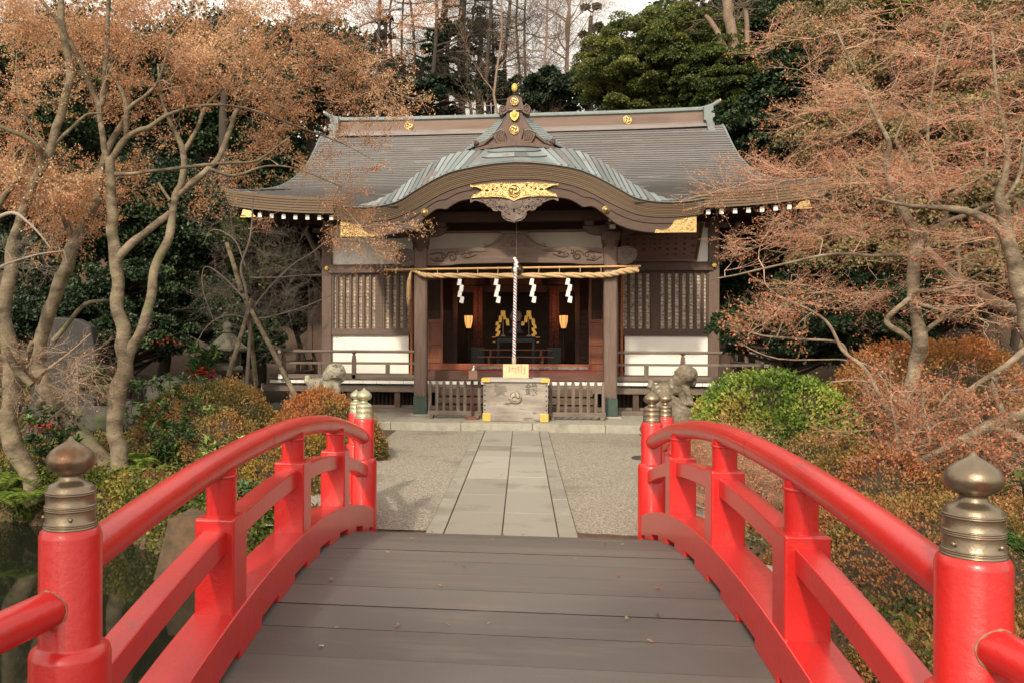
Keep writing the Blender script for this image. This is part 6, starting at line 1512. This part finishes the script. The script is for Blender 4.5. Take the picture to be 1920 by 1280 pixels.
# --- broad-leaved plants, ferns, grass
def rosettes(name, label, heads, m, cat='shrub', leaf=.12, nl=14, asp=.16, group=None, stem=True, droop=.3, mstem=None):
    base = np.array(heads).mean(0); t = thing(name, label, cat, tuple(heads[0]), group); P_, D_, T_ = [], [], []; g = MB()
    for h in heads:
        h = np.array(h); tn = LR.uniform(.2, .8)
        g.tube([Vector(h) + Vector((LR.normal() * .05, LR.normal() * .05, -.16)), Vector(h)], [.008, .004], 5)
        for k in range(nl):
            a = LR.uniform(0, 2 * PI); e = LR.uniform(-.2, 1.1); P_.append(h + np.array([0, 0, LR.uniform(-.06, .03)])); D_.append([math.cos(a) * math.cos(e), math.sin(a) * math.cos(e), math.sin(e) - droop * .5]); T_.append(tn + LR.normal() * .18)
    n = len(P_); leaf_mesh('foliage', P_, D_, np.array([[0, 0, 1.0]] * n) + rand_unit(n) * .3, leaf * LR.uniform(.6, 1.2, n), m, t, np.array(T_), asp, .3)
    if stem: g.build('stems', mstem or BARKD, t)
    return t
VARI = LM('variegated_leaf', [(.05, .10, .03), (.14, .19, .05), (.30, .33, .10), (.50, .48, .20)], .2, .4)
GREENL = LM('glossy_green_leaf', [(.014, .04, .012), (.035, .08, .02), (.07, .14, .03), (.12, .20, .05)], .15, .35, .5)
FERN = LM('fern_leaf', [(.05, .11, .015), (.12, .20, .03), (.22, .30, .05), (.34, .36, .08)], .3)
YLEAF = LM('yellow_green_leaf', [(.035, .06, .014), (.09, .12, .022), (.20, .21, .04), (.34, .28, .06)], .35)
REDL = LM('scarlet_leaf', [(.25, .02, .015), (.42, .04, .03), (.5, .10, .06)], .3)
def heads(px, py, rx, ry, Y, dy, n): return [tuple(at(px + LR.uniform(-rx, rx), py + LR.uniform(-ry, ry), Y + LR.uniform(-dy, dy))) for _ in range(n)]
rosettes('leafy_shrub', 'variegated cream and green shrub on the bank left of the bridge', heads(420, 850, 60, 30, 11.6, .5, 46), VARI, leaf=.13, asp=.17, group='broad-leaved garden shrubs')
rosettes('leafy_shrub', 'small variegated shrub standing above the russet mound', heads(400, 780, 22, 18, 12.6, .2, 12), VARI, leaf=.13, asp=.17, group='broad-leaved garden shrubs')
rosettes('leafy_shrub', 'round bright green shrub beside the stone lantern', heads(384, 676, 22, 22, 15.6, .2, 22), GREENL, leaf=.20, asp=.14, group='broad-leaved garden shrubs')
rosettes('leafy_shrub', 'round glossy green shrub with pale centre among the maple trunks', heads(178, 716, 22, 20, 12.8, .2, 26), GREENL, leaf=.17, asp=.15, group='broad-leaved garden shrubs')
rosettes('leafy_shrub', 'dark glossy shrub between the two leaning maple trunks', heads(100, 820, 50, 60, 11.9, .4, 60), GREENL, leaf=.11, asp=.24, group='broad-leaved garden shrubs')
rosettes('leafy_shrub', 'dark green shrub right of the forked maple trunk', heads(320, 830, 45, 45, 12.2, .4, 60), GREENL, leaf=.12, asp=.22, group='broad-leaved garden shrubs')
rosettes('leafy_shrub', 'dark green leafy plant behind the middle of the left railing', heads(480, 960, 60, 50, 9.6, .5, 60), GREENL, leaf=.11, asp=.2, group='broad-leaved garden shrubs')
rosettes('leafy_shrub', 'yellow-green leaves hanging over the pond below the forked maple trunk', heads(400, 985, 100, 40, 9.8, .5, 90), YLEAF, leaf=.07, asp=.34, group='broad-leaved garden shrubs')
rosettes('leafy_shrub', 'golden ground cover leaves along the left pond bank', heads(300, 930, 90, 40, 11.0, .4, 130), YLEAF, leaf=.055, asp=.36, group='broad-leaved garden shrubs')
rosettes('leafy_shrub', 'bright fallen-leaf coloured plants under the far left trunk', heads(60, 900, 60, 45, 11.2, .5, 70), YLEAF, leaf=.065, asp=.34, group='broad-leaved garden shrubs')
rosettes('leafy_shrub', 'green plants beside the far left newel post on the bank', heads(560, 985, 40, 40, 9.0, .3, 36), GREENL, leaf=.10, asp=.2, group='broad-leaved garden shrubs')
rosettes('red_leaved_shrub', 'scarlet leaves in front of the stone lantern', heads(378, 702, 24, 10, 15.4, .2, 16), REDL, leaf=.09, asp=.3, nl=9)
rosettes('red_leaved_shrub', 'sprig of scarlet maple leaves hanging right of the forked trunk', heads(310, 640, 34, 8, 13.2, .2, 9), REDL, leaf=.05, asp=.4, nl=5, stem=False)
rosettes('red_leaved_shrub', 'faded red leaves above the left front newel post', heads(78, 798, 34, 10, 10.6, .2, 12), REDL, leaf=.045, asp=.4, nl=5, stem=False)
rosettes('leafy_shrub', 'low dark undergrowth behind the left garden rocks', heads(300, 745, 90, 40, 14.2, .5, 80), GREENL, leaf=.10, asp=.22, group='broad-leaved garden shrubs')
def fern(label, px, py, Y, n=9, L=.6):
    c = at(px, py, Y); t = thing('fern', label, 'fern', tuple(c), 'ferns on the pond bank'); P_, D_, T_, S_ = [], [], [], []; g = MB()
    for k in range(n):
        a = LR.uniform(0, 2 * PI); l = L * LR.uniform(.7, 1.15); pts = []
        for i in range(15):
            u = i / 14; pts.append(Vector(c) + Vector((math.cos(a) * l * u, math.sin(a) * l * u, l * (.75 * u - .85 * u * u))))
        g.tube(pts, [.005 * (1 - .7 * i / 14) for i in range(15)], 4, caps=False)
        for i in range(2, 15):
            w = l * .24 * math.sin(PI * min(1, (i + 1.5) / 15)) + .012; d = (pts[i] - pts[i - 1]).normalized(); sdir = d.cross(Vector((0, 0, 1))).normalized()
            for s in (-1, 1):
                for h_ in (0, .5):
                    q = pts[i - 1].lerp(pts[i], h_); P_.append(tuple(q)); D_.append(tuple(sdir * s + d * .35)); S_.append(w); T_.append(LR.uniform(.2, .9))
    n_ = len(P_); leaf_mesh('fronds', P_, D_, np.array([[0, 0, 1.0]] * n_) + rand_unit(n_) * .15, np.array(S_), FERN, t, np.array(T_), .12, .1); g.build('stems', FERN, t)
fl = [(280, 885, 11.4, 'bright fern right of the forked maple trunk'), (262, 868, 11.7, 'smaller fern behind the bright fern by the forked trunk'), (22, 905, 11.0, 'fern at the far left edge of the pond'), (50, 930, 10.7, 'fern overhanging the water under the far left trunk'), (8, 940, 10.6, 'lowest fern at the left edge of the view'), (445, 930, 10.3, 'broad fern behind the left railing'), (330, 945, 10.5, 'fern hanging over the pond bank'), (150, 905, 11.4, 'fern between the maple roots')]
for px, py, Y, lb in fl: fern(lb, px, py, Y)
t = thing('grass_clump', 'arching green grass blades at the right edge behind the front newel post', 'grass clump', tuple(at(1935, 1030, 4.6)))
g = MB(); c = at(1945, 1050, 4.6)
for k in range(34):
    a = LR.uniform(2.2, 4.2); l = LR.uniform(.25, .5); p = [c + Vector((LR.normal() * .03, LR.normal() * .03, 0)) + Vector((math.cos(a) * l * u, math.sin(a) * l * u * .5, l * (1.1 * u - .9 * u * u))) for u in np.linspace(0, 1, 7)]
    g.tube(p, [.004 * (1 - .9 * u) + .0006 for u in np.linspace(0, 1, 7)], 3, caps=False)
g.build('blades', FERN, t)
rosettes('leafy_shrub', 'bright green leaf sprig at the right edge above the grass clump', heads(1925, 895, 14, 8, 5.2, .1, 4), YLEAF, leaf=.09, asp=.2, nl=7, group='broad-leaved garden shrubs')

def cover(name, label, pts_fn, n, size, m, cat, zmin=-.62):
    P_ = []; 
    while len(P_) < n:
        x, y = pts_fn(); z = ground_z(x, y)
        if z < zmin: continue
        P_.append((x, y, z + abs(LR.normal()) * .07))
    P_ = np.array(P_); tn = np.array([.5 + .6 * mnoise.noise(Vector((p[0] * 1.3, p[1] * 1.3, 0))) for p in P_]) + LR.normal(size=n) * .15
    o = leaf_mesh(name, P_, rand_unit(n) * .8 + np.array([0, 0, .5]), rand_unit(n) + np.array([0, 0, .8]), size * LR.uniform(.5, 1.4, n), m, None, tn, .33, .3)
    props(o, kind='stuff'); o['label'] = label; o['category'] = cat
GC = LM('ground_cover_leaf', [(.02, .04, .010), (.05, .075, .018), (.12, .12, .03), (.22, .12, .045), (.15, .06, .028)], .25)
def left_pt():
    while True:
        x, y = LR.uniform(-11, -1.75), LR.uniform(8.0, 17.6)
        if x > -2.5 - .15 * math.sin(y * 2) and y > 8.75: continue
        if y > 15 and x > -3: continue
        return x, y
def bank_pt():
    while True:
        x = LR.uniform(-11, -1.7); y = far_bank(x) + LR.uniform(-.16, .15)
        return x, y
def right_pt():
    while True:
        x, y = LR.uniform(1.9, 9), LR.uniform(2.2, 17.5)
        if x < 2.6 + .2 * math.sin(y * 2) and y > 8.7: continue
        return x, y
cover('ground_cover', 'low mixed leaves covering the garden soil left of the path', left_pt, 90000, .055, GC, 'ground cover')
cover('ground_cover', 'low mixed leaves covering the garden soil right of the path', right_pt, 60000, .05, GC, 'ground cover')

cover('bank_plants', 'yellow and green leaves hanging over the left pond bank', bank_pt, 20000, .055, YLEAF, 'bank plants', -.9)

# --- trees of the wood behind
EVG = LM('evergreen_leaf', [(.02, .038, .012), (.05, .075, .02), (.095, .125, .03), (.16, .19, .045)], .25, .5)
EVD = LM('dark_evergreen_leaf', [(.008, .018, .010), (.017, .034, .014), (.032, .058, .02), (.055, .085, .03)], .1, .45)
EVB = LM('bluish_conifer_leaf', [(.016, .028, .018), (.032, .05, .028), (.055, .078, .045)], .1, .5)
EVL = LM('sunlit_evergreen_leaf', [(.035, .055, .015), (.085, .11, .028), (.16, .18, .046), (.26, .27, .075)], .35, .5)
BRUSH = LM('tan_hillside_leaf', [(.10, .08, .035), (.19, .155, .07), (.27, .225, .11), (.20, .20, .07)], .2, .6)
def evergreen(label, px, py, hwpx, hhpx, Y, m, nb=46, per=260, size=.15, seed=1, trunk=True, cat='evergreen tree', group='evergreens of the wood behind', name='evergreen_tree', flat=1.0, depth=1.0, rb=(.28, .42), dens=1.4):
    c = at(px, py, Y); rx, rz_ = hwpx * Y / 1600.0, hhpx * Y / 1600.0; ry = min(rx, 3.2) * depth; r = np.random.default_rng(seed * 17 + 3)
    gz = ground_z(c.x, c.y); t = thing(name, label, cat, (c.x, c.y, gz), group)
    g = MB(); top = c.z + rz_ * .6
    if top - gz > 1:
        ps = [Vector((c.x + .2 * math.sin(i), c.y, gz - .2 + (top - gz) * i / 6)) for i in range(7)]
        g.tube(ps, [max(.03, .035 * (top - gz) * (1 - i / 7.5)) for i in range(7)], 8)
    P_, D_, N_, T_, S_ = [], [], [], [], []
    for b in range(nb):
        d = r.normal(size=3); d /= np.linalg.norm(d); q = r.uniform(.25, 1) ** .5
        bc = np.array([c.x + d[0] * rx * q * .9, c.y + d[1] * ry * q * .9, c.z + d[2] * rz_ * q * .9]); R = min(rx, rz_) * r.uniform(*rb)
        g.tube([Vector((c.x, c.y, min(bc[2] - .3, top) if bc[2] - .3 > gz else gz)), Vector(bc)], [.06, .015], 4, caps=False)
        n = int(per * dens); dd = r.normal(size=(n, 3)); dd /= np.linalg.norm(dd, axis=1, keepdims=True); dd[:, 2] = np.where(dd[:, 2] < -.2, -dd[:, 2], dd[:, 2])
        rr = R * (1 - np.abs(r.normal(size=n)) * .22); P_.append(bc + dd * rr[:, None] * np.array([1.15, 1.15, .75 * flat]))
        D_.append(dd + r.normal(size=(n, 3)) * .7 + np.array([0, 0, -.15])); N_.append(dd + r.normal(size=(n, 3)) * .5 + np.array([0, 0, .4]))
        T_.append(np.clip(.45 + r.normal() * .16 + r.normal(size=n) * .17, 0, 1)); S_.append(size * .82 * r.uniform(.6, 1.3, n))
    g.build('trunk', BARKD, t)
    leaf_mesh('foliage', np.concatenate(P_), np.concatenate(D_), np.concatenate(N_), np.concatenate(S_), m, t, np.concatenate(T_), .36, .3)
    return t
# right of the ridge
evergreen('large sunlit evergreen above the right half of the roof', 1235, 130, 165, 118, 35, EVL, 460, 250, .105, 1, rb=(.08, .16))
evergreen('round sunlit evergreen between the big one and the bare trunk', 1345, 165, 90, 80, 33, EVG, 200, 260, .11, 2, rb=(.10, .22))
evergreen('bluish dark conifer behind the crest of the roof', 1055, 175, 75, 45, 40, EVB, 40, 340, .22, 3)
evergreen('dark evergreen behind the right end of the ridge', 1395, 255, 70, 70, 31, EVD, 50, 380, .17, 4)
evergreen('tall dark evergreen behind the broken bare trunk', 1400, 60, 90, 90, 38, EVD, 60, 360, .2, 5)
evergreen('dark evergreen filling the gap left of the right maples', 1460, 200, 65, 110, 30, EVD, 60, 360, .16, 6)
evergreen('dark evergreen under the right eave', 1420, 500, 95, 70, 24, EVD, 50, 360, .12, 7)
evergreen('dark shrubbery right of the veranda', 1560, 560, 110, 80, 21, EVD, 60, 360, .10, 8)
evergreen('evergreen shrub low on the right slope behind the hedge', 1750, 560, 130, 70, 18, EVD, 50, 360, .09, 9)
evergreen('green bush high on the right hillside', 1690, 25, 50, 35, 26, EVL, 26, 340, .12, 10)
evergreen('small green bush on the right hillside among bare twigs', 1780, 210, 60, 35, 23, EVG, 24, 300, .10, 11)
evergreen('dark undergrowth between the veranda corner and the hedge', 1480, 630, 150, 60, 18.5, EVD, 60, 340, .09, 51)
evergreen('dark laurel behind the right veranda rail', 1430, 590, 90, 80, 24, EVD, 50, 340, .11, 52)
evergreen('dark laurel low behind the right hedge', 1640, 600, 120, 60, 16.5, EVD, 50, 340, .09, 53)
# left of the shrine
evergreen('dark evergreen filling the gap between the maple trunks', 300, 430, 150, 130, 22, EVD, 90, 400, .13, 12)
evergreen('dark green evergreen left of the shrine eave', 480, 470, 110, 100, 23, EVG, 70, 380, .12, 13)
evergreen('dark evergreen behind the far left maple', 90, 420, 130, 150, 20, EVD, 80, 380, .12, 14)
evergreen('deep green bush under the left eave of the shrine', 560, 560, 80, 70, 25, EVD, 44, 340, .12, 15)
evergreen('dark laurel behind the stone lantern', 400, 590, 110, 70, 21.5, EVD, 60, 360, .11, 16)
evergreen('dark laurel behind the memorial stone', 120, 600, 140, 80, 18.5, EVD, 70, 360, .10, 17)
evergreen('tall dark evergreen at the upper left behind the maple crown', 130, 180, 170, 150, 27, EVD, 90, 380, .16, 18)
evergreen('tall evergreen behind the middle of the left maple crown', 400, 170, 150, 150, 29, EVD, 90, 380, .16, 19)
evergreen('tall evergreen behind the left end of the ridge', 590, 150, 110, 100, 33, EVB, 60, 360, .18, 20)
evergreen('small green evergreen glimpsed between maple branches', 430, 110, 40, 30, 24, EVL, 20, 300, .12, 21)
evergreen('low dark evergreen behind the centre of the roof', 800, 190, 150, 34, 44, EVB, 44, 260, .24, 22)
evergreen('dark undergrowth behind the left garden wall', 250, 640, 150, 50, 17.5, EVD, 50, 360, .09, 23)
evergreen('dark evergreen low between the leaning trunk and the forked trunk', 235, 545, 120, 60, 19.5, EVD, 50, 340, .10, 61)
evergreen('dark undergrowth between the stone lantern and the veranda', 462, 640, 62, 60, 20.5, EVD, 46, 340, .10, 62)
evergreen('dark bush behind the bare sapling beside the hall', 470, 560, 62, 60, 24.5, EVD, 40, 320, .11, 63)
# hillside brush on the right
for i, (px, py, hw, hh, Y) in enumerate([(1560, 80, 110, 90, 30), (1700, 120, 120, 100, 27), (1850, 80, 120, 100, 25), (1600, 240, 110, 80, 26), (1760, 270, 120, 80, 23), (1900, 250, 90, 100, 21), (1640, 370, 120, 70, 22), (1820, 400, 130, 70, 19), (1560, 470, 90, 60, 21), (1700, 480, 110, 60, 18.5), (1890, 520, 90, 70, 16.5)]):
    lab = ['topmost', 'upper', 'upper right', 'middle left', 'middle', 'right edge', 'lower left', 'lower right', 'lowest left', 'low central', 'lowest right'][i]
    evergreen(lab + ' patch of tan brushwood on the slope behind the right maples', px, py, hw, hh, Y, BRUSH, 40, 300, .10, 40 + i, cat='brushwood', group='brushwood on the right hillside', name='brushwood', rb=(.24, .4))
# bare trunks against the sky
def bare_tree(label, px, ybase, ytop, Y, w, seed, lean=0, nbr=9, col=BARKD, fork=False, bl=1.0, twig_n=0):
    r = np.random.default_rng(seed); c = at(px, ybase, Y); gz = ground_z(c.x, c.y); tp = at(px + lean, ytop, Y); t = thing('bare_tree', label, 'bare tree', (c.x, c.y, gz), 'bare trees on the skyline')
    g = MB(); n = 9; P_ = catmull([Vector((c.x, c.y, gz)).lerp(tp, i / 6) + Vector((r.normal() * .22, r.normal() * .2, 0)) for i in range(7)], 2)[:13:1]; n = len(P_) - 1; R0 = w * .5 * Y / 1600; g.tube(P_, [R0 * (1.1 - .75 * i / n) for i in range(n + 1)], 8)
    g.build('trunk', col, t); g = MB(); sp, sd = [], []
    for k in range(nbr):
        u = r.uniform(.45, 1); i = min(n - 1, int(u * n)); p = P_[i].lerp(P_[i + 1], u * n - i); s = r.choice([-1, 1]); l = bl * r.uniform(1.2, 3.2) * (1.3 - u * .7)
        d = Vector((s * r.uniform(.6, 1), r.uniform(-.5, .5), r.uniform(.0, .9) if fork else r.uniform(-.25, .35))).normalized(); q = [p]
        for j in range(6):
            d = (d + Vector((r.normal() * .12, r.normal() * .12, r.normal() * .1 + (.06 if fork else .02)))).normalized(); q.append(q[-1] + d * l / 6)
        g.tube(q, [R0 * .32 * (1 - j / 7.5) for j in range(7)], 5, caps=False)
        for j in range(2, 7):
            for _ in range(2):
                sp.append(np.array(q[j])); sd.append(np.array([d.x, d.y, d.z]) + r.normal(size=3) * .6)
    g.build('branches', col, t)
    place_sprays('twigs', np.array(sp), np.array(sd), r.uniform(1.6, 3.2, len(sp)) * bl, col, t, roll=.8)
    return t
SK = [(712, 13), (735, 9), (757, 8), (770, 11), (805, 14), (838, 26), (850, 18), (872, 10), (885, 8), (905, 14), (924, 9), (946, 12), (975, 9), (990, 8)]
ord_ = ['first', 'second', 'third', 'fourth', 'fifth', 'thickest', 'seventh', 'eighth', 'ninth', 'tenth', 'eleventh', 'twelfth', 'thirteenth', 'fourteenth']
for i, (px, w) in enumerate(SK):
    bare_tree(('%s bare trunk counted from the left above the ridge' % ord_[i]) if i != 5 else 'thickest dark trunk with crooked limbs above the left part of the ridge', px, 215, -60 - 20 * (i % 3), 44 + (i * 7) % 9, w, 60 + i, lean=[-6, 4, 8, -4, 16, -10, 20, -6, 3, 12, -5, 6, -3, 8][i], nbr=12 if i in (5, 4, 9) else 8, bl=1.2)
for i, (px, py, hw, hh, Y, nb) in enumerate([(842, 120, 60, 95, 47, 34), (905, 90, 45, 80, 50, 20), (760, 150, 50, 60, 48, 18), (950, 170, 55, 36, 46, 18), (725, 80, 30, 70, 50, 10), (1110, 60, 30, 60, 48, 12)]):
    evergreen('thin see-through conifer on the skyline ' + ['around the thickest crooked trunk', 'between the thickest trunk and the crest', 'above the left ridge crest disc', 'low behind the crest ornament', 'at the left end of the skyline trunks', 'at the left edge of the large sunlit evergreen'][i], px, py, hw, hh, Y, EVD, nb, 110, .22, 120 + i, rb=(.12, .24), name='conifer_tree')
BARKT = mat('tan_forest_bark', (.16, .115, .08), (.26, .19, .14), 2, .9, .4, 12, (3, 3, .5))
bare_tree('slender tan leafless tree rising just right of the crest ornament', 1003, 215, -30, 41, 9, 81, lean=20, nbr=9, col=BARKT, fork=True)
bare_tree('tan leafless tree forking against the bright sky', 1038, 150, -60, 42, 9, 82, lean=30, nbr=14, col=BARKT, fork=True, bl=1.1)
bare_tree('thin tan trunk standing directly behind the gilt finial', 960, 215, -40, 40, 8, 83, lean=-30, nbr=7, col=BARKT, fork=True)
bare_tree('leafless tree between the tan trunks and the large evergreen', 1072, 150, -80, 46, 12, 84, lean=-4, nbr=12, col=BARKT, fork=True, bl=1.2)
bt = maple('broken_tree', 'thick tan trunk with broken limbs standing above the right evergreens', tuple(at(1385, 250, 33)), [[(1392, 260, 33, 26), (1388, 150, 33, 24), (1378, 90, 33, 20), (1366, 30, 33, 18), (1358, -40, 33, 16)], [(1384, 135, 33, 14), (1365, 108, 33, 11), (1345, 60, 33, 10), (1322, 28, 33, 8)], [(1384, 138, 32.8, 13), (1372, 128, 32.8, 11), (1364, 112, 32.8, 7)], [(1392, 140, 33, 12), (1402, 90, 33, 9), (1398, 20, 33, 8)]],
      [(1350, 40, 30, 30, 33, .8, 8), (1400, 20, 20, 30, 33, .8, 6)], BARKT, BARKT, 2, None, cat='tree trunk', lenf=3.0)
# wood further back
for i, (px, py, hw, hh, Y) in enumerate([(150, 250, 300, 230, 52), (520, 240, 260, 200, 56), (1450, 180, 260, 220, 50), (1800, 60, 280, 230, 46)]):
    evergreen(['far', 'farther', 'distant', 'remote'][i] + ' dark mass of evergreens ' + ['behind the far left maple', 'beyond the left end of the ridge', 'beyond the right end of the ridge', 'at the top of the right hillside'][i], px, py, hw, hh, Y, EVD, 90, 300, .42, 90 + i, name='evergreen_tree', depth=.8)
# fallen maple leaves on the boards and the gravel
n = 110; Pn = []; 
for k in range(n):
    if k < 40: y = LR.uniform(3.6, 8); x = BX(y) + LR.uniform(-1.1, 1.1); z = dz(y) + .006
    else: y = LR.uniform(8.7, 17.8); x = LR.uniform(-3, 2.6); z = .045 if -1 < x < .6 else .03
    Pn.append((x, y, z))
Pn = np.array(Pn); rep = np.repeat(np.arange(n), 5); ang = LR.uniform(0, 6.28, n)[rep] + np.tile(np.array([-1.2, -.6, 0, .6, 1.2]), n)
o = leaf_mesh('fallen_leaves', Pn[rep] + np.array([0, 0, .002]) * (np.arange(len(rep)) % 5)[:, None], np.stack([np.cos(ang), np.sin(ang), np.full(len(ang), .12)], 1), np.tile([[0, 0, 1.0]], (len(rep), 1)), LR.uniform(.012, .026, n)[rep], LM('fallen_leaf', [(.22, .10, .05), (.42, .14, .06), (.6, .5, .35)]), None, LR.random(n)[rep], .2, .2)
props(o, kind='stuff'); o['label'] = 'small fallen maple leaves scattered over the bridge boards, stone path and gravel'; o['category'] = 'fallen leaves'

# a bare maple behind the viewpoint throws the soft dapple on the boards
t = thing('maple_tree', 'maple behind the viewpoint whose branches shade the bridge boards', 'maple tree', (-3.6, -4.2, 0))
g = MB(); g.tube([(-3.6, -4.2, -.2), (-3.5, -4.1, 1.6), (-3.1, -3.8, 3.2), (-2.7, -3.2, 4.6), (-2.2, -2.6, 6.0)], [.17, .15, .12, .09, .05], 10)
sp, sd_ = [], []
for k in range(26):
    a = LR.uniform(0, 6.28); l = LR.uniform(1.2, 3.2); b = Vector((-2.9 + .25 * (k % 4), -3.5 + .25 * (k % 4), 3.9 + .5 * (k % 4))); e = b + Vector((math.cos(a) * l, math.sin(a) * l, LR.uniform(.2, 1.4)))
    g.tube([b, b.lerp(e, .5) + Vector((0, 0, .15)), e], [.07, .045, .015], 5, caps=False)
    for j in range(5):
        u = LR.uniform(.35, 1); sp.append(np.array(b.lerp(e, u))); sd_.append(np.array(e - b) + LR.normal(size=3) * l * .4)
g.build('trunk', BARKM, t)
place_sprays('twigs', np.array(sp), np.array(sd_), LR.uniform(.9, 1.6, len(sp)), TWIG, t, 'leaves', 2.2, .055, MLEAF)
